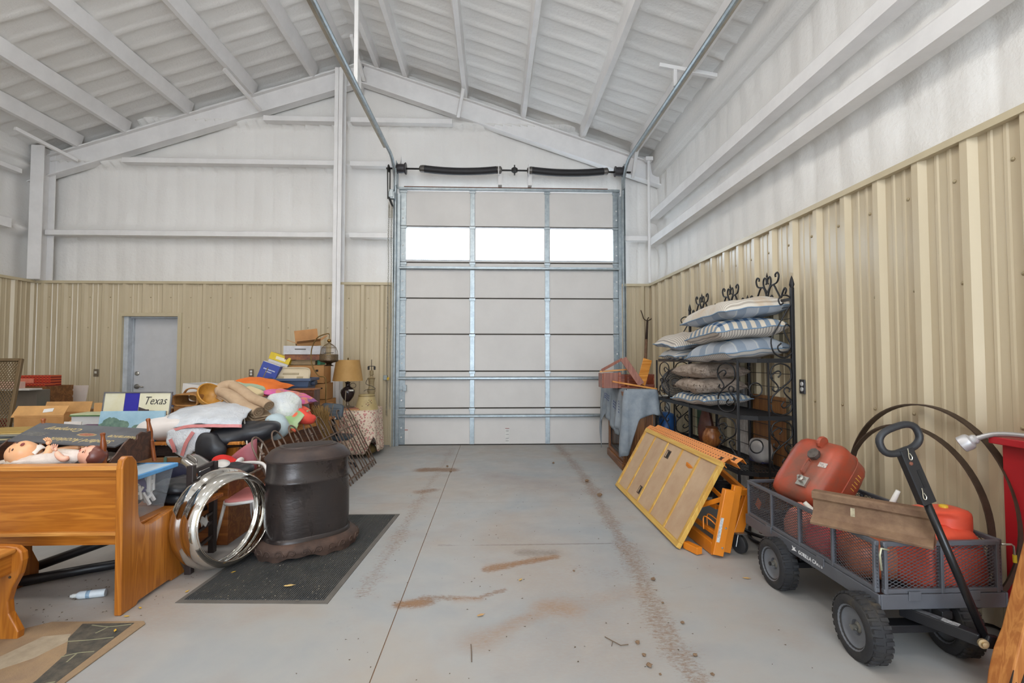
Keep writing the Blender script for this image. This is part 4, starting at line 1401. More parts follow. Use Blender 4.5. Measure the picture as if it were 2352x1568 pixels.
for k in range(5):
    u0, u1 = edges[k], edges[k + 1]
    mb = MB()
    hole = None
    if k == 2:
        hole = (0.92, 1.0, 0.54, 0.60)
    if k == 3:
        hole = (1.12, 1.18, 0.11, 0.17)
    if hole:
        a, b, c, d = hole
        slabp(mb, u0, a, fw, PH - fw, -0.008, 0.0); slabp(mb, b, u1, fw, PH - fw, -0.008, 0.0)
        slabp(mb, a, b, fw, c, -0.008, 0.0); slabp(mb, a, b, d, PH - fw, -0.008, 0.0)
        obj('burnt_edge', slabp(slabp(slabp(slabp(MB(), a - 0.01, b + 0.01, c - 0.01, c, 0.0, 0.001), a - 0.01, b + 0.01, d, d + 0.01, 0.0, 0.001), a - 0.01, a, c, d, 0.0, 0.001), b, b + 0.01, c, d, 0, 0.001), mat('#4d3a2c', 0.8), parent=PAN)
    else:
        slabp(mb, u0, u1, fw, PH - fw, -0.008, 0.0)
    obj('plywood_bay', mb, M_ply, parent=PAN)

# ---- folded orange steel scaffold behind it
SC = thing('folding_scaffold', 'bright orange folded steel scaffold on its side behind the framed panel', 'scaffold', (1.62, 4.4, 0))
M_or = mat('#d97f1f', 0.38, 0, 0.05, 4)
M_or2 = mat('#e08a34', 0.5, 0, 0.05, 4)
M_hole = mat('#3a2412', 0.9, 0, 0)
def rail_(x, z, y0, y1, tilt):
    c0, c1 = V((x, y0, z)), V((x, y1, z))
    up = V((-math.sin(tilt), 0, math.cos(tilt)))
    ri = V((math.cos(tilt), 0, math.sin(tilt)))
    mb = MB()
    wd, hg, th = 0.058, 0.045, 0.003
    mb.beam(c0 + up * hg / 2, c1 + up * hg / 2, wd, th, up=up)
    mb.beam(c0 - ri * wd / 2, c1 - ri * wd / 2, th, hg, up=up)
    mb.beam(c0 + ri * wd / 2, c1 + ri * wd / 2, th, hg, up=up)
    o = obj('perforated_rail', mb, M_or2, parent=SC)
    hm = MB()
    n = int((y1 - y0 - 0.1) / 0.045)
    for i in range(n):
        for j in (-1, 1):
            c = c0.lerp(c1, (0.06 + i * 0.045) / (y1 - y0)) + up * (hg / 2 + 0.0018) + ri * j * 0.013
            hm._add([tuple(c + ri * (0.0055 * math.cos(a)) + V((0, 1, 0)) * (0.008 * math.sin(a))) for a in [k * math.pi / 3 for k in range(6)]], [(0, 1, 2, 3, 4, 5)] if ri.cross(V((0, 1, 0))).dot(up) > 0 else [(5, 4, 3, 2, 1, 0)])
    h = obj('perforation', hm, M_hole, parent=o)
    h['kind'] = 'stuff'
    obj('pin_hole', MB().beam(c0 + up * (hg / 2 + 0.002) + V((0, 0.06, 0)), c0 + up * (hg / 2 + 0.002) + V((0, 0.10, 0)), 0.03, 0.001, up=up), M_hole, parent=o)
rail_(1.735, 0.628, 3.60, 5.44, R(35))
rail_(1.795, 0.640, 3.52, 5.36, R(35))
def post(p, q, wd, dp, nm='post', m=None, up=(0, 1, 0), bev=0.004):
    return obj(nm, MB().beam(p, q, wd, dp, up=up), m or M_or, parent=SC, bev=bev)
a0, a1 = V((1.575, 3.46, 0.02)), V((1.675, 3.47, 0.47))
ps = post(a0, a1, 0.075, 0.05)
lab_c = a0.lerp(a1, 0.38) + V((-0.022, -0.0262, 0))
obj('warning_label', MB().beam(lab_c + (a0 - a1) * 0.17, lab_c - (a0 - a1) * 0.20, 0.022, 0.001, up=(0, 1, 0)), mat('#d9d9d6', 0.5, 0, 0.25, 70, col2='#8d8f92'), parent=ps, label='white printed label')
for t in (0.12, 0.42):
    obj('bolt', MB().lathe([(0.008, 0), (0.006, 0.004), (0, 0.005)], 8, Mx.Translation(a0.lerp(a1, t) + V((0.018, -0.026, 0))) @ Mx.Rotation(R(90), 4, 'X')), mat('#a9a49c', 0.4, 0.7), parent=ps)
post(a0 + V((0.085, 0.05, 0.0)), a1 + V((0.085, 0.05, 0.015)), 0.06, 0.045)
post((1.52, 4.5, 0.05), (1.57, 3.49, 0.05), 0.04, 0.09, 'base_beam', up=(0, 0, 1))
post((1.545, 4.5, 0.14), (1.60, 3.49, 0.145), 0.03, 0.03, 'base_beam', up=(0, 0, 1))
obj('plate_label', MB().beam((1.552, 3.66, 0.055), (1.558, 3.56, 0.055), 0.002, 0.055).bx(0, 0, 0, 0, 0, 0), mat('#8a8680', 0.5, 0.2, 0.2, 50), parent=SC) if False else None
post((1.655, 3.475, 0.41), (1.50, 3.95, 0.17), 0.012, 0.035, 'brace', up=(0, 0, 1))
post((1.69, 3.52, 0.36), (1.62, 4.1, 0.52), 0.012, 0.035, 'brace', up=(0, 0, 1))
post((1.60, 4.15, 0.30), (1.66, 3.62, 0.30), 0.03, 0.03, 'crossbar', up=(0, 0, 1))
post((1.58, 4.05, 0.10), (1.70, 3.95, 0.56), 0.04, 0.03, 'post')
post((1.42, 3.63, 0.03), (1.47, 3.50, 0.03), 0.05, 0.05, 'tube_end', up=(0, 0, 1))
post((1.725, 3.53, 0.43), (1.86, 3.56, 0.43), 0.03, 0.045, 'crossbar', up=(0, 0, 1))
b0, b1 = V((1.765, 3.55, 0.135)), V((1.865, 3.56, 0.40))
post(b0, b1, 0.07, 0.05)
post(b1, b1 + V((0.01, 0.6, 0.1)), 0.03, 0.05, 'brace', up=(0, 0, 1))
for k in (0, 1):
    x = 1.555 + 0.05 * k
    lp = smoothpath([(x - 0.01, 3.60 + 0.05 * k, 0.15), (x + 0.0, 3.62 + 0.05 * k, 0.235), (x + 0.03, 3.56 + 0.05 * k, 0.225), (x + 0.075, 3.50 + 0.05 * k, 0.17)], 4)
    obj('wire_loop', MB().tube(lp, 0.005, 6), M_or, parent=SC, smooth=True)
cw = obj('caster_wheel', MB().lathe([(0.02, -0.018), (0.055, -0.02), (0.066, -0.012), (0.066, 0.012), (0.055, 0.02), (0.02, 0.018)], 24, Mx.Translation((1.775, 3.53, 0.067)) @ rotz(R(20)) @ Mx.Rotation(R(90), 4, 'Y')), mat('#303134', 0.6), parent=SC, smooth=True, auto=40)
obj('caster_fork', MB().beam((1.735, 3.50, 0.06), (1.755, 3.505, 0.15), 0.022, 0.004, up=(1, -0.4, 0)).beam((1.80, 3.55, 0.06), (1.79, 3.55, 0.15), 0.022, 0.004, up=(1, -0.4, 0)).bx(1.74, 1.81, 3.49, 3.57, 0.142, 0.15), mat('#a5a29c', 0.35, 0.8), parent=cw)

# ---- glazed display cabinet (old clock or curio case) under shop towels
CB = thing('display_cabinet', 'brown wooden glazed cabinet draped with grey towels beside the tall door', 'cabinet', (1.86, 6.68, 0), R(-3.2))
M_wd = wood('#9a6638', '#6f4320', 'z', 0.9, 0.45)
M_wdy = wood('#9a6638', '#6f4320', 'y', 0.9, 0.45)
L2, W2 = 0.53, 0.20
def cbo(nm, mb, m, **k):
    return obj(nm, mb, m, parent=CB, local=True, **k)
cbo('plinth', MB().bx(-W2 - 0.02, W2, -L2 - 0.02, L2, 0.0, 0.10).bx(-W2, W2, -L2, L2, 0.10, 0.14), M_wdy, bev=0.006)
for y in (-L2, L2 - 0.09):
    cbo('corner_post', MB().bx(-W2, -W2 + 0.06, y, y + 0.09, 0.14, 0.93), M_wd, bev=0.004)
cbo('top_rail', MB().bx(-W2, W2, -L2, L2, 0.93, 0.985), M_wdy, bev=0.004)
bp_ = cbo('black_frame', MB().bx(-W2 + 0.02, -W2 + 0.035, -L2 + 0.09, -L2 + 0.12, 0.14, 0.93).bx(-W2 + 0.02, -W2 + 0.035, L2 - 0.12, L2 - 0.09, 0.14, 0.93).bx(-W2 + 0.02, -W2 + 0.035, -L2 + 0.12, L2 - 0.12, 0.14, 0.18).bx(-W2 + 0.02, -W2 + 0.035, -L2 + 0.12, L2 - 0.12, 0.88, 0.93), mat('#1d1b1c', 0.4))
obj('glass_pane', MB().bx(-W2 + 0.025, -W2 + 0.03, -L2 + 0.12, L2 - 0.12, 0.18, 0.88), M_glass, parent=bp_, local=True)
for k in range(3):
    cbo('side_plank', MB().bx(-W2 + 0.06 + k * 0.115, -W2 + 0.06 + k * 0.115 + 0.113, -L2 + 0.006, -L2 + 0.026, 0.14, 0.93), M_wd, bev=0.003)
cbo('side_panel', MB().bx(-W2 + 0.06, W2, L2 - 0.03, L2 - 0.01, 0.14, 0.93), M_wd)
cbo('back_panel', MB().bx(W2 - 0.02, W2 - 0.005, -L2, L2, 0.14, 0.93), mat('#5d5650', 0.6))
cbo('inner_shelf', MB().bx(-W2 + 0.05, W2 - 0.02, -L2 + 0.1, L2 - 0.1, 0.14, 0.16), mat('#77706a', 0.6))

# towels: cloth draped over the top, hanging in points down two faces
M_towel = NT('shop_towel')
_c = M_towel.coord()
M_towel.set(M_towel.ramp(M_towel.noise(_c, 7, 5, 0.65), [(0.3, '#99a0a6'), (0.7, '#7d868f')]), 0.9, spec=0.1)
M_towel.bump(M_towel.noise(_c, 160, 2), 0.25, 0.004)
M_towel = M_towel.m
M_print = mat('#3b4272', 0.85, 0, 0)
def hang(name, label, path, hem, z0, group, seed, fold=0.02, nu=48, nv=16, prints=()):
    """cloth hanging from a path of (x, y) at height z0; hem(u) gives its length"""
    P = [V((a, b, 0)) for a, b in path]
    Ls = [0]
    for a, b in zip(P[:-1], P[1:]):
        Ls.append(Ls[-1] + (b - a).length)
    def at(u):
        d = u * Ls[-1]
        for i in range(len(P) - 1):
            if d <= Ls[i + 1] + 1e-9:
                t = (d - Ls[i]) / (Ls[i + 1] - Ls[i])
                return P[i].lerp(P[i + 1], t), (P[i + 1] - P[i]).normalized()
        return P[-1], (P[-1] - P[-2]).normalized()
    def fn(u, v):
        p, t = at(u)
        n = V((-t.y, t.x, 0))
        if n.dot(p - V((1.9, 6.7, 0))) < 0:
            n = -n
        if v < 0.18:
            k = v / 0.18
            q = p - n * 0.10 * (1 - k) + n * 0.012
            z = z0 + 0.008 * math.sin(k * math.pi)
        else:
            k = (v - 0.18) / 0.82
            q = p + n * (0.014 + 0.05 * k ** 0.8 * 0.4 + fold * k * (1 + math.sin(u * 26 + seed * 2.1 + 1.5 * k)) + 0.012 * mn.noise(V((u * 5, k * 3, seed))))
            z = z0 - hem(u) * k
        return (q.x, q.y, z)
    o = obj(name, MB().sheet(nu, nv, fn, 0.004), M_towel, smooth=True)
    tag(o, label, 'towel', group)
    WM[o.name] = Mx.Translation(o.location)
    for (ua, ub, va, n, asc) in prints:
        for k in range(n):
            mb = MB()
            def pf(u, v, k=k):
                uu = ua + (ub - ua) * u
                vv = va + k * 0.055 + 0.028 * v + asc * u
                p = V(fn(uu, min(1, vv)))
                p2 = V(fn(min(1, uu + 0.01), min(1, vv)))
                t = (p2 - p)
                nn = V((-t.y, t.x, 0))
                nn = nn.normalized() if nn.length > 1e-9 else V((-1, 0, 0))
                if nn.dot(p - V((1.9, 6.7, 0.5))) < 0:
                    nn = -nn
                return p + nn * 0.005
            nw = 7
            for w_ in range(nw):
                s0, s1 = w_ / nw, (w_ + 0.62) / nw
                mb.grid(2, 1, lambda u, v: pf(s0 + (s1 - s0) * u, v))
            q = obj('print_line', mb, M_print, parent=o)
            q['kind'] = 'stuff'
    return o
def hemA(u):
    pts = [(0, 0.72), (0.05, 0.95), (0.10, 0.58), (0.25, 0.40), (0.45, 0.44), (0.62, 0.50), (0.8, 0.58), (1, 0.60)]
    for (a, x), (b, y) in zip(pts[:-1], pts[1:]):
        if u <= b:
            return x + (y - x) * (u - a) / (b - a)
    return pts[-1][1]
def hemB(u):
    pts = [(0, 0.50), (0.18, 0.52), (0.34, 0.86), (0.42, 0.80), (0.55, 0.36), (0.75, 0.30), (0.88, 0.34), (1, 0.55)]
    for (a, x), (b, y) in zip(pts[:-1], pts[1:]):
        if u <= b:
            return x + (y - x) * (u - a) / (b - a)
    return pts[-1][1]
hang('shop_towel', 'grey shop towel with blue print hanging over the long side of the cabinet', [(1.615, 7.26), (1.64, 6.9), (1.655, 6.55), (1.665, 6.38)], hemA, 1.005, None, 1, 0.014, prints=((0.22, 0.50, 0.36, 3, 0.04), (0.74, 0.98, 0.42, 3, 0.04)))
hang('shop_towel', 'grey bunched shop towel hanging over the near corner of the cabinet', [(1.655, 6.50), (1.66, 6.14), (1.84, 6.13), (2.04, 6.12), (2.09, 6.3)], hemB, 1.012, None, 2, 0.022, prints=((0.16, 0.19, 0.42, 5, 0.0),))

# open wooden tray and loose slats on top of it
M_red_w = wood('#a8572c', '#7a3518', 'x', 1.0, 0.4)
M_mauve = wood('#a36a54', '#8a5443', 'z', 1.0, 0.5)
M_honey = wood('#e0a04c', '#c57f2c', 'x', 1.0, 0.4)
TR = thing('wooden_tray', 'reddish open wooden tray lying on the towel-covered cabinet', 'tray', (1.80, 6.50, 1.02), R(-4))
def tro(nm, mb, m, **k):
    return obj(nm, mb, m, parent=TR, local=True, **k)
tro('base', MB().bx(-0.36, 0.30, -0.16, 0.18, 0.0, 0.012), M_red_w)
tro('side', MB().bx(-0.20, 0.30, 0.16, 0.175, 0.012, 0.17), M_red_w, bev=0.002)
tro('side', MB().bx(0.08, 0.30, -0.175, -0.16, 0.012, 0.05), M_red_w, bev=0.002)
tro('end', MB().bx(-0.375, -0.36, -0.16, 0.18, 0.0, 0.19), M_red_w, bev=0.002)
tro('end', MB().bx(0.285, 0.30, -0.16, 0.18, 0.012, 0.18), M_red_w, bev=0.002)
tro('front_board', MB().bx(-0.36, -0.17, -0.175, -0.155, 0.0, 0.20), M_mauve, bev=0.002)
tro('post', MB().bx(-0.17, -0.135, -0.19, -0.14, 0.0, 0.205), M_red_w, bev=0.003)
tro('divider', MB().bx(-0.02, 0.0, -0.02, 0.16, 0.012, 0.16), M_red_w)
def slat(label, p, q, w_, h_, m, up=(0, -1, 0)):
    return tag(obj('wood_slat', MB().beam(p, q, w_, h_, up=up), m, bev=0.002), label, 'slat')
slat('mauve-brown slat leaning across the front of the reddish tray', (1.665, 6.27, 1.405), (1.88, 6.20, 1.075), 0.085, 0.014, M_mauve)
slat('wide honey-coloured board standing tilted in the reddish tray', (1.995, 6.30, 1.395), (1.885, 6.235, 1.075), 0.115, 0.014, M_honey)
slat('long honey strip lying slanted along the front of the tray', (1.50, 6.17, 1.115), (2.06, 6.15, 1.02), 0.034, 0.02, M_honey, up=(0, 0, 1))
slat('short honey strip resting level across the top of the tray', (1.395, 6.42, 1.232), (1.76, 6.40, 1.262), 0.03, 0.02, M_honey, up=(0, 0, 1))
slat('thin brown slat sloping up from the left end of the tray', (1.415, 6.40, 1.25), (1.665, 6.30, 1.40), 0.035, 0.014, M_mauve)

# ---- corner behind: fork, rusty hay-rack piece, step ladder, blue bag
PF = thing('hay_fork', 'old rusty long-handled fork standing in the corner right of the tall door', 'fork', (2.38, 7.80, 0))
fk0, fk1 = V((2.35, 7.80, 0.0)), V((2.485, 7.90, 1.72))
obj('handle', MB().tube([fk0, fk0.lerp(fk1, 0.5), fk1], [0.026, 0.028, 0.022], 8), mat('#8a6a52', 0.8, 0, 0.2, 14, col2='#6b5242'), parent=PF, smooth=True)
obj('socket', MB().tube([fk1, fk1 + V((0.02, 0.0, 0.30))], [0.02, 0.015], 8), mat('#4a3b34', 0.7, 0.4), parent=PF, smooth=True)
hd_ = fk1 + V((0.02, 0, 0.30))
for sx2, kz in ((-1, 0.17), (0, 0.05), (1, 0.13)):
    obj('tine', MB().tube(smoothpath([hd_, hd_ + V((0.06 * sx2, -0.01, 0.03)), hd_ + V((0.10 * sx2, -0.05, 0.02 + kz * 0.5)), hd_ + V((0.13 * sx2, -0.07, kz))], 3), [0.008] * 9 + [0.004], 5), mat('#4a3b34', 0.7, 0.4), parent=PF)
HR = thing('iron_hay_rack', 'rusty looped iron rod rack standing behind the white step ladder', 'iron rack', (2.36, 7.35, 0))
M_ri = mat('#5a4435', 0.8, 0.3, 0.2, 14)
for k in range(4):
    x = 2.24 + 0.08 * k
    pts = [(x, 7.33, 0.03), (x + 0.0, 7.32, 0.75)] + arc((x + 0.04, 7.32, 0.88), 0.05, R(180), R(0), 8) + [(x + 0.10, 7.33, 0.70), (x + 0.06, 7.34, 0.03)]
    obj('rod', MB().tube(pts, 0.006, 5), M_ri, parent=HR)
obj('cross_bar', MB().beam((2.2, 7.32, 0.62), (2.54, 7.32, 0.62), 0.02, 0.03), M_ri, parent=HR)
obj('cross_bar', MB().beam((2.2, 7.32, 0.2), (2.54, 7.32, 0.2), 0.02, 0.03), M_ri, parent=HR)
SL = thing('step_ladder', 'white step ladder frame standing behind the black rack near the corner', 'ladder', (2.31, 6.72, 0))
M_wp = mat('#d5d6d2', 0.5, 0, 0.08, 8)
for x, t in ((2.17, 0.07), (2.37, 0.04)):
    obj('rail', MB().beam((x, 6.66, 0.0), (x + t, 6.70, 0.86), 0.05, 0.03), M_wp, parent=SL, bev=0.004)
    obj('rear_leg', MB().beam((x + 0.02, 7.05, 0.0), (x + t, 6.74, 0.82), 0.03, 0.02), M_wp, parent=SL, bev=0.003)
obj('top_cap', MB().bx(2.20, 2.46, 6.64, 6.78, 0.86, 0.90), M_wp, parent=SL, bev=0.006)
for z in (0.22, 0.45, 0.66):
    obj('tread', MB().bx(2.19 + z * 0.06, 2.40 + z * 0.04, 6.655, 6.72, z, z + 0.02), M_wp, parent=SL, bev=0.003)
M_tarp = mat('#2d5f9e', 0.4, 0, 0.12, 5, col2='#27528a')
b_ = xf(rounded_box(0.24, 0.24, 0.34, 3.0, 24, 16, lambda p: (p.x + 0.02 * mn.noise(p * 9), p.y + 0.02 * mn.noise(p * 8 + V((3, 1, 2))), p.z + 0.02 * mn.noise(p * 7))), place((2.27, 6.42, 0.53), 0, R(8), R(20)))
tag(obj('tarp_bundle', b_, M_tarp, smooth=True), 'crumpled blue tarpaulin bundle stacked behind the end of the framed panel', 'tarp')
cr = MB().bx(2.13, 2.42, 6.25, 6.58, 0.0, 0.36)
tag(obj('storage_crate', cr, mat('#6b665f', 0.7), bev=0.01), 'grey storage crate on the floor under the blue bundle', 'crate')

# ---- black wrought-iron baker's rack along the side wall
RK = thing('bakers_rack', 'long black wrought-iron rack with scrollwork along the right wall holding pillows', 'rack', (2.27, 5.1, 0))
M_iron = mat('#1f1f22', 0.45, 0.2, 0.08, 9)
XB, XF = 2.505, 2.07
YN, YE = 4.02, 6.17
posts = [4.02, 4.74, 5.45, 6.17]
SH = [0.44, 0.905, 1.385]
def rko(nm, mb, **k):
    return obj(nm, mb, M_iron, parent=RK, **k)
for i, y in enumerate(posts):
    zt = 2.0 if i in (0, 3) else 1.93
    o = rko('back_post', MB().beam((XB, y, 0), (XB, y, zt), 0.028 if i in (0, 3) else 0.022, 0.028), bev=0.003)
    obj('finial', MB().lathe([(0.014, 0), (0.022, 0.025), (0.012, 0.07), (0.0, 0.105)], 8, Mx.Translation((XB, y, zt))), M_iron, parent=o)
for y in (4.10, 5.14, 6.17):
    rko('front_post', MB().beam((XF, y, 0), (XF, y, 1.385), 0.018, 0.018), bev=0.002)
for y in (YN, YE):
    rko('side_bar', MB().beam((2.29, y, 0.30), (2.29, y, 1.385), 0.013, 0.013))
for z in SH:
    e = [V((XB, YN, z)), V((2.2, YN, z)), V((XF, 4.12, z)), V((XF, 6.1, z)), V((2.2, YE, z)), V((XB, YE, z))]
    fr = MB()
    for p, q in zip(e[:-1], e[1:]):
        fr.beam(p, q, 0.008, 0.036)
    fr.beam(e[0] + V((0, 0, 0.0)), e[-1], 0.012, 0.03)
    sh = rko('shelf_frame', fr)
    wm = MB()
    n = 15
    for k in range(n):
        x = XF + 0.02 + (XB - XF - 0.03) * k / (n - 1)
        y0 = max(YN, YN + (2.2 - x) * 0.8) if x < 2.2 else YN
        wm.beam((x, y0 + 0.004, z + 0.006), (x, YE - (y0 - YN), z + 0.006), 0.006, 0.006)
    for y in np.linspace(YN + 0.15, YE - 0.15, 8):
        wm.beam((XF, y, z + 0.001), (XB, y, z + 0.001), 0.006, 0.006)
    q = obj('shelf_wire', wm, M_iron, parent=sh)
    q['kind'] = 'stuff'
# back wires
for z in [0.56, 0.68, 0.80, 1.03, 1.15, 1.27, 1.50, 1.62, 1.74, 1.84]:
    rko('back_wire', MB().beam((XB, YN, z), (XB, YE, z), 0.005, 0.005))
rko('crest_rail', MB().beam((XB, YN, 1.905), (XB, YE, 1.905), 0.012, 0.024))
def sc(c, u, v, pts, r=0.008, nm='scroll'):
    """bent rod through plane points (a, b) from c, ends curled by the points themselves"""
    P = [V(c) + V(u) * a + V(v) * b for a, b in pts]
    rko(nm, MB().tube(smoothpath(P, 4), r, 6), smooth=True)
def curl(cx, cy, r0, r1, a0, turns, n=10):
    return [(cx + (r0 + (r1 - r0) * i / n) * math.cos(a0 + turns * 2 * math.pi * i / n), cy + (r0 + (r1 - r0) * i / n) * math.sin(a0 + turns * 2 * math.pi * i / n)) for i in range(n + 1)]
def crest(yc, k=1.0):
    """heart with spear between two S scrolls, on the top rail"""
    c = (XB, yc, 1.915)
    u, v = (0, -1, 0), (0, 0, 1)
    # big left and right arches with curled feet and curled tops
    for s_ in (-1, 1):
        a = [(s_ * 0.26 * k, 0.045), (s_ * 0.275 * k, 0.075), (s_ * 0.255 * k, 0.095), (s_ * 0.225 * k, 0.06), (s_ * 0.20 * k, 0.02), (s_ * 0.15 * k, 0.08), (s_ * 0.10 * k, 0.145), (s_ * 0.05 * k, 0.135), (s_ * 0.012, 0.06), (s_ * 0.02, 0.0), (s_ * 0.06 * k, -0.01), (s_ * 0.085 * k, 0.02), (s_ * 0.07 * k, 0.055), (s_ * 0.05 * k, 0.045)]
        sc(c, u, v, a)
        sc(c, u, v, [(s_ * 0.09 * k, 0.15), (s_ * 0.15 * k, 0.165), (s_ * 0.175 * k, 0.215), (s_ * 0.155 * k, 0.25), (s_ * 0.125 * k, 0.235), (s_ * 0.13 * k, 0.215)])
        sc(c, u, v, [(0.0, 0.09), (s_ * 0.045, 0.14), (s_ * 0.062, 0.19), (s_ * 0.045, 0.23), (s_ * 0.015, 0.215), (s_ * 0.008, 0.18), (s_ * 0.02, 0.17)])
    rko('spear', MB().lathe([(0.004, 0), (0.004, 0.06), (0.010, 0.07), (0.0, 0.11)], 6, Mx.Translation((XB, yc, 2.085))))
for yc in (4.39, 5.09, 5.80):
    crest(yc, 1.0 if yc > 4.5 else 1.06)
def s_scroll(c, u, v, h, w_):
    """tall S with a curl at both ends and two small companions, between two shelves"""
    c, u, v = V(c), V(u), V(v)
    A = [(0.30 * w_, 0.30 * h), (0.42 * w_, 0.23 * h), (0.30 * w_, 0.17 * h), (0.12 * w_, 0.20 * h), (0.04 * w_, 0.12 * h), (0.25 * w_, 0.02 * h), (0.7 * w_, 0.02 * h), (0.97 * w_, 0.16 * h), (0.80 * w_, 0.40 * h)]
    lower = [(0.62 * w_, 0.27 * h), (0.50 * w_, 0.20 * h), (0.62 * w_, 0.15 * h), (0.86 * w_, 0.21 * h), (0.95 * w_, 0.28 * h), (0.70 * w_, 0.40 * h), (0.62 * w_, 0.48 * h), (0.74 * w_, 0.54 * h), (0.88 * w_, 0.50 * h), (0.84 * w_, 0.45 * h)]
    up = [(a_, h * 1.0 - b_) for a_, b_ in [((1 - x / w_) * w_, y) for x, y in lower]]
    main = [(0.05 * w_, 0.22 * h), (0.10 * w_, 0.08 * h), (0.45 * w_, 0.01 * h), (0.85 * w_, 0.07 * h), (0.96 * w_, 0.20 * h), (0.86 * w_, 0.30 * h)]
    diag = [(0.05 * w_, 0.24 * h), (0.12 * w_, 0.36 * h), (0.5 * w_, 0.52 * h), (0.88 * w_, 0.66 * h), (0.95 * w_, 0.78 * h), (0.86 * w_, 0.92 * h), (0.5 * w_, 0.99 * h), (0.15 * w_, 0.93 * h), (0.04 * w_, 0.80 * h), (0.14 * w_, 0.70 * h)]
    for pts in (lower, up, main, diag):
        sc(c, u, v, pts, 0.0065)
for z0, z1 in ((0.46, 0.89), (0.925, 1.365)):
    for y in (YN, YE):
        s_scroll((2.30, y, z0), (1, 0, 0), (0, 0, 1), z1 - z0, 0.195)
    s_scroll((XF, 4.49, z0), (0, -1, 0), (0, 0, 1), z1 - z0, 0.36)
    s_scroll((XF, 5.72, z0), (0, 1, 0), (0, 0, 1), z1 - z0, 0.36)
    sc((2.18, YN, (z0 + z1) / 2), (1, 0, 0), (0, 0, 1), [(0.055 * math.cos(a), 0.055 * math.sin(a)) for a in [i * math.pi / 6 for i in range(13)]], 0.006)
# upper side brackets against the wall posts
for y in (YN, YE):
    sc((XB, y, 1.40), (-1, 0, 0), (0, 0, 1), [(0.10, 0.13), (0.13, 0.10), (0.11, 0.06), (0.05, 0.06), (0.02, 0.12), (0.06, 0.20), (0.075, 0.25), (0.05, 0.29), (0.02, 0.27)], 0.007)
    sc((XB, y, 1.40), (-1, 0, 0), (0, 0, 1), [(0.0, 0.06), (0.07, 0.01), (0.16, 0.05), (0.185, 0.16), (0.12, 0.28), (0.05, 0.40), (0.005, 0.47), (0.02, 0.52), (0.07, 0.535), (0.115, 0.50), (0.10, 0.455), (0.075, 0.47)], 0.007)
# ================================================================ PILLOWS AND THINGS ON / BEHIND THE RACK
def uvm(name, build):
    t = NT(name)
    c = t.n('ShaderNodeTexCoord')
    s_ = t.n('ShaderNodeSeparateXYZ')
    t.l(c.outputs['UV'], s_.inputs[0])
    col = build(t, s_.outputs[0], s_.outputs[1])
    ob = t.coord('Object')
    wv = t.noise(ob, 160, 2, 0.6)
    dirt = t.noise(ob, 3.0, 4, 0.6)
    col = t.mix(t.math('MULTIPLY', wv, 0.25), col, '#8f8a80', 'MULTIPLY')
    t.set(col, 0.9, spec=0.1)
    t.bump(t.noise(ob, 260, 2), 0.2, 0.003)
    return t.m
def band(t, x, n, duty=0.5):
    f = t.math('FRACT', t.math('MULTIPLY', x, n))
    return t.math('GREATER_THAN', f, 1 - duty)
def stripes(a, b, n, duty=0.45, along='u'):
    def bl(t, u, v):
        m_ = band(t, u if along == 'u' else v, n, duty)
        return t.mix(m_, a, b)
    return bl
def gingham(n, light, midc, dark):
    def bl(t, u, v):
        a, b = band(t, u, n), band(t, v, n)
        s_ = t.math('ADD', a, b)
        c1 = t.mix(t.math('GREATER_THAN', s_, 0.5), light, midc)
        return t.mix(t.math('GREATER_THAN', s_, 1.5), c1, dark)
    return bl
def plaid(t, u, v):
    a, b = band(t, u, 3.0, 0.42), band(t, v, 3.0, 0.42)
    s_ = t.math('ADD', a, b)
    c1 = t.mix(t.math('GREATER_THAN', s_, 0.5), '#a9afb8', '#8e9aa8')
    c1 = t.mix(t.math('GREATER_THAN', s_, 1.5), c1, '#4f7396')
    ln = t.math('MAXIMUM', band(t, t.math('ADD', u, 0.155), 3.0, 0.03), band(t, t.math('ADD', v, 0.155), 3.0, 0.03))
    return t.mix(t.math('MULTIPLY', ln, 0.6), c1, '#d7d6c8')
M_strp = uvm('ticking_stripe', stripes('#d9d0c4', '#a39c96', 26, 0.36))
M_strpv = uvm('ticking_stripe_v', stripes('#d6cfc6', '#9aa0a8', 24, 0.38, 'v'))
def strp_stain(t, u, v):
    m_ = band(t, v, 30, 0.35)
    base = t.mix(m_, '#dfd8cd', '#b8afa4')
    st = t.ramp(t.noise(t.coord('UV'), 2.6, 3, 0.5), [(0.50, (0, 0, 0)), (0.66, (1, 1, 1))])
    return t.mix(t.math('MULTIPLY', st, 0.55), base, '#c3a176')
M_stain = uvm('stained_stripe', strp_stain)
M_ging = uvm('gingham', gingham(8.0, '#d9cdbb', '#8493a3', '#3f5878'))
M_ging2 = uvm('gingham_small', gingham(10.0, '#cfc6b4', '#7d8a97', '#41536d'))
M_plaid = uvm('plaid', plaid)
M_pipe = mat('#7790a8', 0.85, 0, 0.06)

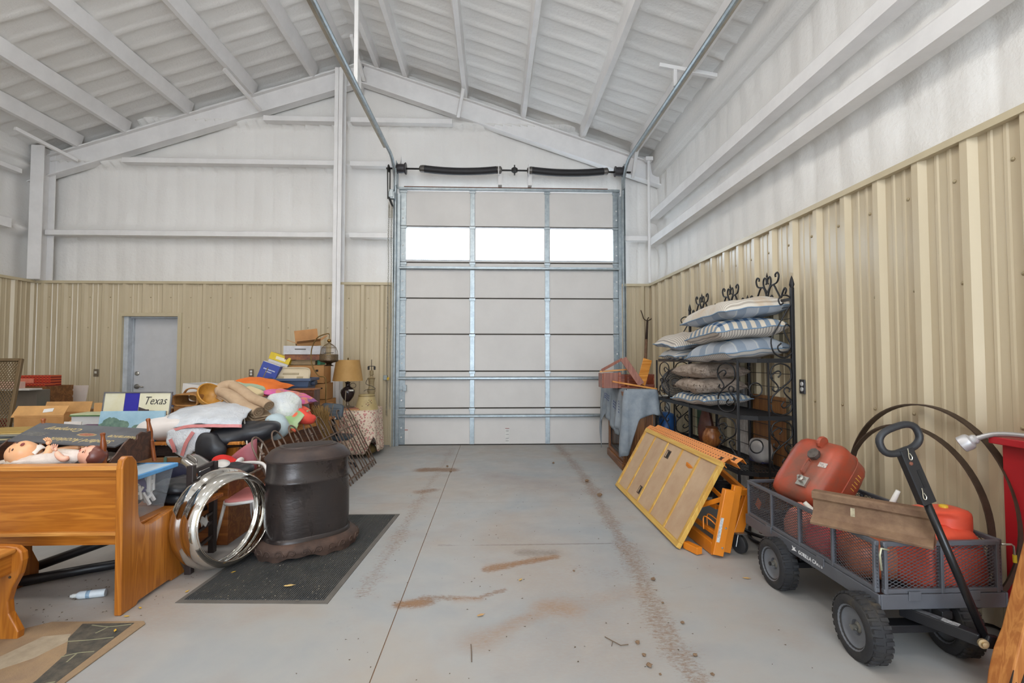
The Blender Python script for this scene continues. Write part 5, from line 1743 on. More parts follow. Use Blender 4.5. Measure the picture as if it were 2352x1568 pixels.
def pillow(label, M, sx, sy, h, mtop, mbot, group=None, name='pillow', piping=True, seed=0.0, sag=0.0, n=28, k=4.4):
    t = thing(name, label, 'pillow', tuple(M @ V((0, 0, 0))), group=group)
    def outl(u, v):
        # square with the corners pulled out and the sides drawn in
        x, y = 2 * u - 1, 2 * v - 1
        pin = 0.075
        px_ = x * (1 - pin * (1 - y * y) * 1.0) if True else x
        py_ = y * (1 - pin * (1 - x * x))
        return px_, py_
    def surf(sg):
        def fn(u, v):
            x, y = 2 * u - 1, 2 * v - 1
            a, b = outl(u, v)
            th = (max(0, 1 - abs(x) ** k) * max(0, 1 - abs(y) ** k)) ** 0.5
            w_ = 0.008 * mn.noise(V((x * 3, y * 3, seed))) * (1 if th > 0 else 0)
            rim = 0.018 * mn.noise(V((x * 2.2 + seed, y * 2.2, 5.0)))
            z = sg * h / 2 * th * (1.0 if sg > 0 else 0.8) + w_ + rim - sag * (x * x + y * y) * 0.5
            return M @ V((a * sx / 2, b * sy / 2, z))
        return fn
    obj('top_cover', MB().grid(n, n, surf(1)), mtop, parent=t, smooth=True)
    obj('under_cover', MB().grid(n, n, surf(-1), flip=True), mbot, parent=t, smooth=True)
    if piping:
        P = []
        for i in range(4 * n):
            s_, q = divmod(i, n)
            f = q / n
            u, v = ((f, 0), (1, f), (1 - f, 1), (0, 1 - f))[s_]
            P.append(surf(1)(u, v))
        obj('piping', MB().tube(P, 0.0055, 5, closed=True), M_pipe, parent=t, smooth=True)
    return t
pillow('striped and plaid pillow bottom right of the three large ones on the top shelf', place((2.26, 4.53, 1.48), R(-3), R(-5), R(4)), 0.62, 0.80, 0.21, M_plaid, M_strpv, seed=1.0, sag=0.03)
pillow('large blue gingham pillow in the middle of the stack on the top shelf', place((2.25, 4.53, 1.655), R(-3), R(-5), R(-3)), 0.64, 0.84, 0.21, M_ging, M_strp, seed=2.3, sag=0.02)
pillow('large cream striped stained pillow topmost on the black rack', place((2.25, 4.54, 1.83), R(-4), R(-6), R(5)), 0.64, 0.86, 0.21, M_stain, M_plaid, seed=4.1, sag=0.02)
pillow('striped pillow with blue plaid underside behind the gingham one at the far end', place((2.21, 5.48, 1.61), R(6), R(-8), R(0)), 0.60, 0.70, 0.16, M_strp, M_plaid, seed=5.5, sag=0.02)
pillow('striped pillow with gingham underside lowest at the far end of the top shelf', place((2.24, 5.50, 1.465), R(0), R(-3), R(-4)), 0.56, 0.62, 0.15, M_strpv, M_ging2, seed=6.5, sag=0.03)
pillow('blue gingham pillow lying flat on the middle shelf under two fleecy ones', place((2.24, 5.05, 0.99), R(-2), R(-2), R(3)), 0.50, 0.80, 0.14, M_ging2, M_strp, seed=7.5)
M_flc = NT('fleece')
_c = M_flc.coord()
M_flc.set(M_flc.ramp(M_flc.noise(_c, 18, 5, 0.7), [(0.3, '#c5b5a6'), (0.7, '#ab998b')]), 0.95, spec=0.05)
M_flc.bump(M_flc.noise(_c, 75, 4, 0.7), 0.9, 0.02)
M_flc = M_flc.m
for z, yy, lb, sd in ((1.125, 5.06, 'cream fleecy pillow resting on the gingham pillow on the middle shelf', 8.2), (1.275, 5.05, 'cream fleecy pillow topmost of the middle shelf stack', 9.4)):
    t = pillow(lb, place((2.24, yy, z), 0, R(-3), R(6 * (sd - 9))), 0.52, 0.72, 0.17, M_flc, M_flc, piping=False, seed=sd)
    # shaggy rim
    M = place((2.24, yy, z), 0, R(-3), R(6 * (sd - 9)))
    tf = MB()
    rnd = random.Random(int(sd * 10))
    for i in range(420):
        a = rnd.random() * 4
        s_, f = int(a), a - int(a)
        x, y = ((2 * f - 1, -1), (1, 2 * f - 1), (1 - 2 * f, 1), (-1, 1 - 2 * f))[s_]
        p = V((x * 0.26 * (1 - 0.07 * (1 - y * y)), y * 0.36 * (1 - 0.07 * (1 - x * x)), rnd.uniform(-0.03, 0.035)))
        o_ = V((x if abs(x) == 1 else 0, y if abs(y) == 1 else 0, rnd.uniform(-0.8, 0.5))).normalized()
        q = V((rnd.uniform(-1, 1), rnd.uniform(-1, 1), rnd.uniform(-1, 1))) * 0.008
        b = o_.cross(V((0, 0, 1))).normalized() * 0.006
        tf._add([tuple(M @ (p - o_ * 0.02 - b)), tuple(M @ (p - o_ * 0.02 + b)), tuple(M @ (p + o_ * 0.022 + q))], [(0, 1, 2), (2, 1, 0)])
    o = obj('tuft', tf, M_flc, parent=t)
    o['kind'] = 'stuff'

# round black fan at the far end of the middle shelf
FN = thing('electric_fan', 'round black desk fan at the far end of the middle shelf', 'fan', (2.23, 5.92, 0.925))
FC = V((2.21, 5.90, 1.11))
FM = Mx.Translation(FC) @ rotz(R(-28)) @ Mx.Rotation(R(80), 4, 'X')
rg = MB()
for r in (0.165, 0.14, 0.115, 0.09, 0.065):
    rg.tube([FM @ V((r * math.cos(a), r * math.sin(a), 0.03 * (1 - (r / 0.165) ** 2))) for a in [i * math.pi / 14 for i in range(28)]], 0.0022, 4, closed=True)
for i in range(24):
    a = i * math.pi / 12
    rg.tube([FM @ V((0.04 * math.cos(a), 0.04 * math.sin(a), 0.03)), FM @ V((0.165 * math.cos(a + 0.25), 0.165 * math.sin(a + 0.25), 0))], 0.0018, 4)
o = obj('guard', rg, mat('#8a7c66', 0.4, 0.6), parent=FN)
o['kind'] = 'stuff'
obj('housing', MB().lathe([(0.17, 0.005), (0.178, -0.02), (0.175, -0.06), (0.10, -0.10), (0.05, -0.13), (0, -0.13)], 28, FM), M_blk, parent=FN, smooth=True, auto=40)
obj('hub', MB().lathe([(0.045, 0.02), (0.042, 0.038), (0, 0.04)], 18, FM), mat('#2c2c2e', 0.35), parent=FN)
for k in range(4):
    a = k * math.pi / 2 + 0.4
    obj('blade', MB().sheet(4, 4, lambda u, v: FM @ V(((0.03 + 0.12 * u) * math.cos(a + (v - 0.5) * 1.1), (0.03 + 0.12 * u) * math.sin(a + (v - 0.5) * 1.1), -0.02 + 0.03 * (v - 0.5))), 0.003), mat('#37373a', 0.4), parent=FN)
obj('stand', MB().lathe([(0.09, 0.0), (0.09, 0.012), (0.03, 0.025), (0.02, 0.05)], 20, Mx.Translation((2.25, 5.93, 0.925))), M_blk, parent=FN)

# boards standing behind the rack against the wall
def board(label, b, m, name='board', cat='board'):
    return tag(obj(name, MB().bx(*b), m, bev=0.003), label, cat)
for k, y in enumerate((4.80, 4.89, 4.98)):
    board(['white painted plank behind the rack, nearest to the brown panel', 'white painted plank behind the rack, middle of the three', 'white painted plank behind the rack, farthest from the brown panel'][k], (2.528, 2.552, y, y + 0.082, 0.0, 1.12 - 0.01 * k), mat('#cfcac6', 0.6, 0, 0.12, 12, col2='#a59f9b'), 'plank', 'plank')
board('brown wooden panel standing behind the near end of the rack', (2.528, 2.56, 4.22, 4.72, 0.0, 1.06), wood('#96683c', '#7d5330', 'z', 0.8, 0.55))
board('pinkish cardboard sheet standing behind the far end of the top shelf', (2.535, 2.555, 5.72, 6.0, 0.9, 1.66), mat('#b18a72', 0.8), 'cardboard_sheet', 'cardboard') if False else None
# things on the lowest shelf and floor behind the panel
PB = thing('plastic_sack', 'clear plastic sack of navy packaging with white letters on the lowest shelf', 'sack', (2.40, 4.36, 0.462))
sk = xf(rounded_box(0.17, 0.24, 0.23, 2.6, 24, 16, lambda p: (p.x + 0.012 * mn.noise(p * 14), p.y + 0.012 * mn.noise(p * 13 + V((2, 2, 2))), p.z)), Mx.Translation((2.40, 4.36, 0.575)))
t_ = NT('clear_film')
t_.set('#cfcac6', 0.25, spec=0.5, alpha=0.45)
M_film = t_.m
obj('film', sk, M_film, parent=PB, smooth=True)
obj('carton', MB().box((2.395, 4.36, 0.54), (0.09, 0.17, 0.13), rotz(R(10)).to_3x3()), mat('#2a2c4f', 0.5), parent=PB, bev=0.004)
text('lettering', 'FLEX', 0.05, Mx.Translation((2.36, 4.272, 0.555)) @ rotz(R(-25)) @ Mx.Rotation(R(90), 4, 'X'), mat('#dcdad4', 0.5, 0, 0), PB) if False else None
lm = Mx.Translation((2.39, 4.271, 0.54)) @ rotz(R(10)) @ Mx.Rotation(R(90), 4, 'X') @ Mx.Rotation(R(-70), 4, 'Z')
text('lettering', 'FLE\nGIN', 0.045, lm, mat('#dcd6c0', 0.5, 0, 0), PB)
# carved wooden mask-like sculpture, and an orange wooden box, on the lowest shelf
SCU = thing('wooden_sculpture', 'dark reddish carved wooden sculpture standing on the lowest shelf', 'sculpture', (2.38, 5.45, 0.462))
obj('body', MB().lathe([(0.07, 0), (0.10, 0.06), (0.11, 0.16), (0.085, 0.26), (0.06, 0.33), (0.045, 0.40), (0, 0.42)], 9, Mx.Translation((2.38, 5.45, 0.462)) @ Mx.Diagonal((0.75, 1.15, 1, 1))), mat('#6b3a2b', 0.45, 0, 0.15, 9, col2='#45261e'), parent=SCU, smooth=True, auto=50)
obj('base', MB().bx(2.30, 2.46, 5.36, 5.54, 0.462, 0.475), mat('#4a2a1e', 0.5), parent=SCU)
GD = thing('wooden_gourd', 'orange-brown varnished wooden pot beside the carved sculpture', 'pot', (2.34, 5.22, 0.462))
obj('pot', MB().lathe([(0.05, 0), (0.085, 0.03), (0.10, 0.09), (0.085, 0.15), (0.06, 0.19), (0.065, 0.20), (0.05, 0.205)], 18, Mx.Translation((2.34, 5.22, 0.462))), wood('#b5763f', '#94562a', 'z', 2.0, 0.35), parent=GD, smooth=True)
obj('rim', MB().lathe([(0.06, 0.195), (0.07, 0.203), (0.06, 0.211), (0.05, 0.203)], 18, Mx.Translation((2.34, 5.22, 0.462)), closed=True), mat('#6d3f22', 0.5), parent=GD)
PC = thing('picture_frame', 'cream and green framed picture leaning on the wall behind the lowest shelf', 'picture', (2.50, 5.95, 0.0))
obj('frame', MB().bx(2.53, 2.555, 5.72, 6.12, 0.42, 0.46).bx(2.53, 2.555, 5.72, 6.12, 0.86, 0.90).bx(2.53, 2.555, 5.72, 5.76, 0.46, 0.86).bx(2.53, 2.555, 6.08, 6.12, 0.46, 0.86).bx(2.535, 2.55, 5.72, 5.76, 0, 0.42).bx(2.535, 2.55, 6.08, 6.12, 0, 0.42), mat('#d5cfae', 0.5), parent=PC, bev=0.004)
obj('mount', MB().bx(2.545, 2.553, 5.76, 6.08, 0.46, 0.86), mat('#4e6b58', 0.6, 0, 0.1), parent=PC)
# tools and cans on the floor under the rack
for nm, lb, ct, (x, y), r, h, c in (('paint_can', 'dented grey paint can on the floor under the rack', 'can', (2.36, 4.5), 0.085, 0.19, '#77777a'),
                                    ('paint_can', 'black paint can on the floor under the rack near the panel', 'can', (2.22, 4.75), 0.085, 0.2, '#2e2d30')):
    t = thing(nm, lb, ct, (x, y, 0))
    obj('body', MB().lathe([(r, 0), (r, h), (r * 0.92, h + 0.002), (r * 0.9, h - 0.006), (0, h - 0.006)], 20, Mx.Translation((x, y, 0))), mat(c, 0.45, 0.4), parent=t, smooth=True, auto=40)
    obj('bail', MB().tube([(x - r, y, h * 0.8)] + [(x + r * math.cos(a), y - 0.6 * r * math.sin(a) - 0.02, h * 0.8 - 0.05 * math.sin(a)) for a in [R(180) - k * R(30) for k in range(1, 6)]] + [(x + r, y, h * 0.8)], 0.003, 5), M_darksteel, parent=t)
GH = tag(obj('garden_hose', MB().tube(smoothpath([(2.1, 4.0, 0.02), (1.98, 3.75, 0.02), (2.05, 3.6, 0.02), (2.3, 3.65, 0.02), (2.42, 3.9, 0.02), (2.3, 4.15, 0.02), (2.05, 4.05, 0.04), (2.0, 3.8, 0.045), (2.15, 3.62, 0.045), (2.35, 3.75, 0.045)], 6), 0.013, 8), M_blk, smooth=True), 'black hose coiled on the floor between the rack and the cart', 'hose')
BX = tag(obj('tool_case', MB().bx(2.12, 2.34, 4.95, 5.35, 0.0, 0.30).bx(2.16, 2.3, 5.0, 5.3, 0.30, 0.33), mat('#3a302b', 0.6), bev=0.012), 'dark brown tool case on the floor under the rack behind the panel', 'case')
# ================================================================ LEFT FOREGROUND: mats, stove, chrome ring, pews, cradle
# ---- ribbed entrance mat
MT_ = thing('rubber_mat', 'black ribbed rubber mat on the floor under the iron stove', 'mat', (-1.34, 3.72, 0))
c4 = [V((-1.825, 2.935, 0)), V((-0.948, 2.893, 0)), V((-0.845, 4.509, 0)), V((-1.735, 4.53, 0))]
def q4(u, v, z):
    p = c4[0] * (1 - u) * (1 - v) + c4[1] * u * (1 - v) + c4[2] * u * v + c4[3] * (1 - u) * v
    return V((p.x, p.y, z))
mb = MB()
B = [q4(u, v, z) for z in (0.0, 0.004) for u, v in ((0, 0), (1, 0), (1, 1), (0, 1))]
mb._add(B, [(0, 3, 2, 1), (4, 5, 6, 7), (0, 1, 5, 4), (1, 2, 6, 5), (2, 3, 7, 6), (3, 0, 4, 7)])
M_matd = mat('#3b3c3d', 0.85, 0, 0.15, 5, col2='#4d4b48')
obj('border', mb, mat('#66615b', 0.8, 0, 0.12, 6), parent=MT_)
rb = MB()
N = 64
for k in range(N):
    u0, u1 = 0.035 + 0.93 * k / N, 0.035 + 0.93 * (k + 0.62) / N
    a = [q4(u0, 0.02, 0.004), q4(u1, 0.02, 0.004), q4(u1, 0.98, 0.004), q4(u0, 0.98, 0.004)]
    t = [q4(u0 + 0.001, 0.021, 0.010), q4(u1 - 0.001, 0.021, 0.010), q4(u1 - 0.001, 0.979, 0.010), q4(u0 + 0.001, 0.979, 0.010)]
    rb._add(a + t, [(4, 5, 6, 7), (0, 1, 5, 4), (1, 2, 6, 5), (2, 3, 7, 6), (3, 0, 4, 7)])
o = obj('rib', rb, M_matd, parent=MT_)
o['kind'] = 'stuff'
rnd = random.Random(3)
cm = MB()
for i in range(260):
    p = q4(rnd.uniform(0.04, 0.96), rnd.uniform(0.03, 0.97) ** 1.3, 0.0102)
    a = rnd.uniform(0, 6.28)
    s_ = rnd.uniform(0.002, 0.005)
    cm._add([tuple(p + V((math.cos(a + t) * s_ * (1 + (t % 2)), math.sin(a + t) * s_, 0.0008 * (1 + math.sin(t))))) for t in (0, 2.1, 4.2)], [(0, 1, 2)])
o = obj('crumb', cm, mat('#a89c88', 0.9, 0, 0.2), parent=MT_)
o['kind'] = 'stuff'

# ---- worn door mat at the lower left
DM = thing('door_mat', 'worn brown door mat with a dark branch pattern at the lower left', 'mat', (-2.3, 2.3, 0))
obj('base', MB().prism([(-2.75, 1.75), (-1.86, 1.75), (-1.835, 2.71), (-1.86, 2.735), (-2.34, 2.745), (-2.75, 2.45)], 0.007), mat('#9a8162', 0.9, 0, 0.1, 7, col2='#86705a', bump=0.3, bs=150), parent=DM, bev=0.002)
obj('dark_print', MB().prism([(-2.16, 2.715), (-1.895, 2.715), (-1.875, 2.0), (-2.0, 1.95), (-1.98, 2.25), (-2.02, 2.45), (-2.12, 2.58)], 0.001, Mx.Translation((0, 0, 0.007))), mat('#3f3d38', 0.9, 0, 0.25, 22, col2='#5d564a', bump=0.2, bs=140), parent=DM, label='dark grey printed corner with pale branches')
obj('pale_patch', MB().prism([(-2.26, 2.60), (-2.14, 2.62), (-2.10, 2.55), (-2.14, 2.42), (-2.25, 2.30), (-2.33, 2.36)], 0.001, Mx.Translation((0, 0, 0.007))), mat('#a99b85', 0.9, 0, 0.1, 20), parent=DM)
vn = MB()
for path in ([(-1.9, 2.70), (-2.0, 2.68), (-2.10, 2.70)], [(-2.0, 2.68), (-2.02, 2.62)], [(-2.1, 2.55), (-2.0, 2.56), (-1.9, 2.58)], [(-2.02, 2.42), (-1.97, 2.45), (-1.9, 2.46)], [(-1.97, 2.45), (-1.96, 2.38)], [(-2.0, 2.2), (-1.95, 2.22), (-1.89, 2.24)], [(-1.95, 2.22), (-1.95, 2.16)], [(-2.0, 2.05), (-1.93, 2.06)]):
    P = smoothpath([(a, b, 0.0084) for a, b in path], 4)
    for a, b in zip(P[:-1], P[1:]):
        vn.beam(a, b, 0.007, 0.0008)
o = obj('branch', vn, mat('#8d8a6f', 0.9, 0, 0.1), parent=DM)
o['kind'] = 'stuff'

# ---- iron parlour stove jacket on its cast base
ST = thing('iron_stove', 'rusty black iron stove drum on an ornate cast iron base on the mat', 'stove', (-1.385, 3.76, 0.01), R(36))
M_iron_r = NT('blackened_iron')
_c = M_iron_r.coord('Object', (1, 1, 0.6))
_f = M_iron_r.noise(_c, 4.2, 5, 0.65, 0.5)
M_iron_r.set(M_iron_r.ramp(_f, [(0.28, '#2a2626'), (0.46, '#3b3432'), (0.6, '#35302f'), (0.75, '#54413a')]), M_iron_r.ramp(_f, [(0.3, (0.18,) * 3), (0.75, (0.5,) * 3)]), 0.35)
M_iron_r.bump(M_iron_r.noise(M_iron_r.coord('Object', (1, 1, 3)), 8, 4), 0.12, 0.02)
M_iron_r = M_iron_r.m
M_cast = mat('#463730', 0.72, 0.3, 0.2, 8, col2='#5e483d', bump=0.35, bs=50)
def oval(r, a, b, kx=2.4):
    c, s_ = math.cos(r), math.sin(r)
    m_ = (abs(c) ** kx + abs(s_) ** kx) ** (-1 / kx)
    return a * c * m_, b * s_ * m_
NS = 64
def oval_wall(prof, a, b, kx=2.6, jit=0.0):
    """prof: (scale in metres added to the half axes, z)"""
    mb = MB()
    vs, fs = [], []
    for d, z in prof:
        for i in range(NS):
            x, y = oval(2 * math.pi * i / NS, a + d, b + d, kx)
            k = 1 + jit * mn.noise(V((x * 5, y * 5, z * 4)))
            vs.append((x * k, y * k, z + (0.10 * (x / a) * 0.5 if z < 0.09 else 0)))
    for j in range(len(prof) - 1):
        for i in range(NS):
            i2 = (i + 1) % NS
            fs.append((j * NS + i, j * NS + i2, (j + 1) * NS + i2, (j + 1) * NS + i))
    mb._add(vs, fs)
    return mb
SA, SB = 0.295, 0.215
obj('drum', oval_wall([(-0.006, 0.085), (0.004, 0.088), (0.008, 0.10), (0.006, 0.125), (-0.006, 0.135), (-0.002, 0.24), (-0.004, 0.40), (-0.008, 0.50), (-0.002, 0.508), (-0.002, 0.522), (-0.010, 0.53), (-0.014, 0.60), (-0.016, 0.66)], SA, SB, 2.6, 0.02), M_iron_r, parent=ST, local=True, smooth=True, auto=50)
obj('seam', MB().bx(SA - 0.035, SA - 0.012, -0.045, 0.0, 0.14, 0.66), M_cast, parent=ST, local=True, bev=0.006)
lid = oval_wall([(-0.03, 0.655), (-0.002, 0.655), (0.001, 0.668), (-0.004, 0.680), (-0.04, 0.722), (-0.075, 0.742), (-0.09, 0.742), (-0.095, 0.752), (-0.15, 0.752)], SA, SB, 2.6)
obj('crown', lid, mat('#3c3433', 0.5, 0.4, 0.2, 10, col2='#4d3f39', bump=0.1), parent=ST, local=True, smooth=True, auto=35)
obj('crown_plate', MB().prism([oval(2 * math.pi * i / 40, SA - 0.12, SB - 0.12, 2.6) for i in range(40)], 0.006, Mx.Translation((0, 0, 0.748))), mat('#3e3634', 0.65, 0.4), parent=ST, local=True)
# cast base: scalloped skirt with raised scrolls, on four knuckle feet
BA, BB = 0.352, 0.262
mb = MB()
NB = 96
vs, fs = [], []
prof = [(-0.075, 0.105), (-0.055, 0.112), (-0.02, 0.105), (0.0, 0.085), (0.012, 0.06), (0.006, 0.035), (0.0, 0.0)]
for j, (d, z) in enumerate(prof):
    for i in range(NB):
        a = 2 * math.pi * i / NB
        x, y = oval(a, BA + d, BB + d, 2.3)
        k = abs(math.sin(a * 2.0 + 0.6))
        zz = z
        if j >= 4:
            zz = z + (0.03 * (1 - k) if j == 6 else 0.012 * (1 - k)) + (0.008 * math.sin(a * 14) if j == 6 else 0)
        vs.append((x, y, zz))
for j in range(len(prof) - 1):
    for i in range(NB):
        i2 = (i + 1) % NB
        fs.append((j * NB + i, (j + 1) * NB + i, (j + 1) * NB + i2, j * NB + i2))
mb._add(vs, fs)
obj('base_skirt', mb, M_cast, parent=ST, local=True, smooth=True)
obj('inner_tray', MB().prism([oval(2 * math.pi * i / 48, BA - 0.07, BB - 0.07, 2.3) for i in range(48)], 0.01, Mx.Translation((0, 0, 0.06))), mat('#211e1d', 0.8), parent=ST, local=True)
for i in range(26):
    a = 2 * math.pi * (i + 0.5) / 26
    x, y = oval(a, BA + 0.008, BB + 0.008, 2.3)
    n = V((x / BA ** 2, y / BB ** 2, 0)).normalized()
    t = V((-n.y, n.x, 0))
    c = V((x, y, 0.055))
    sg = 1 if i % 2 else -1
    P = [c + t * (sg * px_) + V((0, 0, pz_)) + n * 0.002 for px_, pz_ in [(-0.035, -0.015), (-0.015, 0.02), (0.012, 0.018), (0.02, 0.0), (0.008, -0.012), (-0.004, -0.004)]]
    obj('scroll_relief', MB().tube(smoothpath(P, 3), 0.0055, 5), M_cast, parent=ST, local=True, smooth=True)

# ---- chrome trim ring leaning on the stove
CRG = thing('chrome_ring', 'large shiny chrome metal ring standing on edge beside the stove', 'ring', (-1.77, 3.42, 0.0))
M_chr = mat('#d9d6d0', 0.045, 1.0, 0.0)
nrm = V((0.90, -0.44, 0.05)).normalized()
xx, yy, zz = frame_from(nrm)
RM = Mx(((xx.x, yy.x, nrm.x, -1.80), (xx.y, yy.y, nrm.y, 3.42), (xx.z, yy.z, nrm.z, 0.327), (0, 0, 0, 1)))
outer = [(0.298, -0.105), (0.315, -0.10), (0.326, -0.085), (0.327, -0.05), (0.318, -0.025), (0.306, -0.012), (0.302, 0.0), (0.306, 0.012), (0.308, 0.03), (0.302, 0.055), (0.288, 0.078), (0.272, 0.09), (0.262, 0.094)]
inner = [(r - 0.005, z) for r, z in outer[::-1]]
obj('band', MB().lathe(outer + inner, 72, RM, closed=True), M_chr, parent=CRG, smooth=True, auto=60)
for z, r in ((-0.103, 0.300), (0.094, 0.262)):
    obj('rolled_edge', MB().tube([RM @ V((r * math.cos(a), r * math.sin(a), z)) for a in [i * math.pi / 36 for i in range(72)]], 0.006, 6, closed=True), M_chr, parent=CRG, smooth=True)

# ---- church pew seen from behind
M_pine = wood('#be7a2c', '#a05f1e', 'x', 0.75, 0.32, c3='#b06d25')
M_pinez = wood('#be7a2c', '#a05f1e', 'z', 0.75, 0.34, c3='#b06d25')
M_pinel = wood('#d39a52', '#bd7f3a', 'x', 0.9, 0.38)
PEW = [(2.80, 0), (2.785, 0.80), (2.795, 0.845), (2.82, 0.862), (2.86, 0.855), (2.893, 0.82), (2.905, 0.76), (2.912, 0.62), (2.918, 0.52), (2.935, 0.465), (2.965, 0.438), (3.02, 0.43), (3.12, 0.442), (3.22, 0.452), (3.29, 0.44), (3.33, 0.415), (3.35, 0.38), (3.342, 0.33), (3.31, 0.26), (3.292, 0.20), (3.292, 0.14), (3.31, 0.08), (3.345, 0.03), (3.36, 0), (3.23, 0), (3.215, 0.018), (2.935, 0.018), (2.92, 0)]
YZ = lambda x: Mx(((0, 0, 1, x), (1, 0, 0, 0), (0, 1, 0, 0), (0, 0, 0, 1)))
P1 = thing('church_pew', 'long orange pine church pew seen from behind with a cradle on it', 'pew', (-3.1, 3.08, 0))
obj('end_panel', MB().prism(PEW, 0.038, YZ(-2.066)), M_pinez, parent=P1, bev=0.007, seg=3)
obj('end_panel', MB().prism(PEW, 0.038, YZ(-4.30)), M_pinez, parent=P1, bev=0.007)
obj('cap_rail', MB().bx(-4.27, -2.066, 2.80, 2.88, 0.785, 0.812), M_pinel, parent=P1, bev=0.006)
obj('top_rail', MB().bx(-4.27, -2.066, 2.825, 2.86, 0.745, 0.785), M_pine, parent=P1, bev=0.004)
obj('back_panel', MB().bx(-4.27, -2.066, 2.842, 2.862, 0.445, 0.745), M_pine, parent=P1)
obj('lower_rail', MB().bx(-4.27, -2.066, 2.82, 2.86, 0.425, 0.445), M_pinel, parent=P1, bev=0.004)
obj('apron', MB().bx(-4.27, -2.066, 2.855, 2.875, 0.365, 0.43), M_pine, parent=P1)
obj('seat', MB().bx(-4.27, -2.066, 2.88, 3.30, 0.425, 0.448), M_pine, parent=P1, bev=0.006)
obj('centre_bracket', MB().prism([(2.98, 0.0), (2.98, 0.425), (3.24, 0.425), (3.24, 0.20), (3.29, 0.10), (3.29, 0.0)], 0.034, YZ(-2.93)), M_pinez, parent=P1, bev=0.004)
obj('screw_plug', MB().lathe([(0.006, 0), (0.005, 0.002), (0, 0.003)], 8, Mx.Translation((-2.028, 3.27, 0.37)) @ Mx.Rotation(R(90), 4, 'Y')), M_pinel, parent=P1)

# ---- short pew at the very front left, end towards the middle
P2 = thing('church_pew', 'short orange pine pew end with rounded front at the lower left corner', 'pew', (-2.6, 2.2, 0))
XZ = lambda y: Mx(((1, 0, 0, 0), (0, 0, 1, y), (0, 1, 0, 0), (0, 0, 0, 1)))
PE2 = [(-2.80, 0), (-2.80, 0.47), (-2.60, 0.465), (-2.44, 0.462), (-2.395, 0.455), (-2.365, 0.43), (-2.36, 0.39), (-2.375, 0.32), (-2.41, 0.25), (-2.425, 0.19), (-2.418, 0.13), (-2.39, 0.08), (-2.368, 0.04), (-2.37, 0)]
obj('end_panel', MB().prism(PE2, 0.04, XZ(2.585)), M_pinez, parent=P2, bev=0.008, seg=3)
obj('seat', MB().bx(-2.80, -2.385, 1.5, 2.585, 0.43, 0.455), wood('#d39a52', '#bd7f3a', 'y', 0.9, 0.35), parent=P2, bev=0.01, seg=3)
obj('apron', MB().bx(-2.43, -2.41, 1.5, 2.585, 0.33, 0.43), wood('#be7a2c', '#a05f1e', 'y', 0.75, 0.35), parent=P2)
obj('screw_plug', MB().lathe([(0.007, 0), (0.006, 0.003), (0, 0.003)], 8, Mx.Translation((-2.415, 2.584, 0.31)) @ Mx.Rotation(R(90), 4, 'X')), mat('#3c2a1c', 0.6), parent=P2)
obj('leg', MB().bx(-2.80, -2.42, 1.5, 1.54, 0, 0.43), M_pinez, parent=P2)

# bin bags of black pipe on the floor under the pew
for k, (a, b, lb) in enumerate((((-3.1, 3.05, 0.035), (-2.20, 3.60, 0.03), 'black pipe lying on the floor under the pew, nearer of the two'), ((-3.05, 3.22, 0.035), (-2.15, 3.80, 0.30), 'black pipe lying on the floor under the pew, farther of the two'))):
    tag(obj('black_pipe', MB().tube([a, V(a).lerp(V(b), 0.5) + V((0, 0.02, 0)), b], 0.03, 10), M_blk, smooth=True), lb, 'pipe')
BTL = thing('spray_bottle', 'pale blue-white plastic bottle lying on the floor under the pew', 'bottle', (-2.36, 3.02, 0.022), R(14))
BTM = Mx.Rotation(R(90), 4, 'Y')
obj('body', MB().lathe([(0.0, -0.075), (0.021, -0.073), (0.022, -0.06), (0.022, 0.055), (0.016, 0.066), (0.012, 0.07)], 16, BTM @ Mx.Rotation(R(180), 4, 'X')), mat('#b9c4cc', 0.35, 0, 0.1, 12, col2='#d0d6da'), parent=BTL, local=True, smooth=True, auto=50)
obj('cap', MB().lathe([(0.012, 0.07), (0.012, 0.09), (0.008, 0.094), (0.008, 0.10), (0, 0.10)], 12, BTM @ Mx.Rotation(R(180), 4, 'X')), mat('#c9ccca', 0.4), parent=BTL, local=True, smooth=True, auto=40)
obj('label_band', MB().lathe([(0.0224, -0.02), (0.0224, 0.0)], 16, BTM, cap=False), mat('#8aa6bd', 0.5, 0, 0.2, 60), parent=BTL, local=True)

# ---- clear bin with blue lid on the pew seat, full of white shapes
M_clear = NT('clear_plastic')
M_clear.set('#ccd4de', 0.15, spec=0.5, alpha=0.17)
M_clear = M_clear.m
BN = thing('storage_bin', 'clear plastic storage bin with light blue lid on the end of the pew', 'storage bin', (-2.31, 3.13, 0.448))
def frust(x0, x1, y0, y1, z0, z1, ins):
    return [V((x0 + ins, y0 + ins, z0)), V((x1 - ins, y0 + ins, z0)), V((x1 - ins, y1 - ins, z0)), V((x0 + ins, y1 - ins, z0)), V((x0, y0, z1)), V((x1, y0, z1)), V((x1, y1, z1)), V((x0, y1, z1))]
bx0, bx1, by0, by1 = -2.53, -2.085, 2.965, 3.31
mb = MB()
mb._add(frust(bx0, bx1, by0, by1, 0.45, 0.70, 0.035), [(0, 3, 2, 1), (0, 1, 5, 4), (1, 2, 6, 5), (2, 3, 7, 6), (3, 0, 4, 7)])
obj('tub', mb, M_clear, parent=BN, bev=0.004)
obj('lid_rim', MB().bx(bx0 - 0.015, bx1 + 0.018, by0 - 0.018, by0 + 0.0, 0.695, 0.722).bx(bx0 - 0.015, bx1 + 0.018, by1, by1 + 0.018, 0.695, 0.722).bx(bx1, bx1 + 0.018, by0, by1, 0.695, 0.722).bx(bx0 - 0.015, bx0, by0, by1, 0.695, 0.722), mat('#5f9fd6', 0.4), parent=BN, bev=0.005, label='blue lid rim')
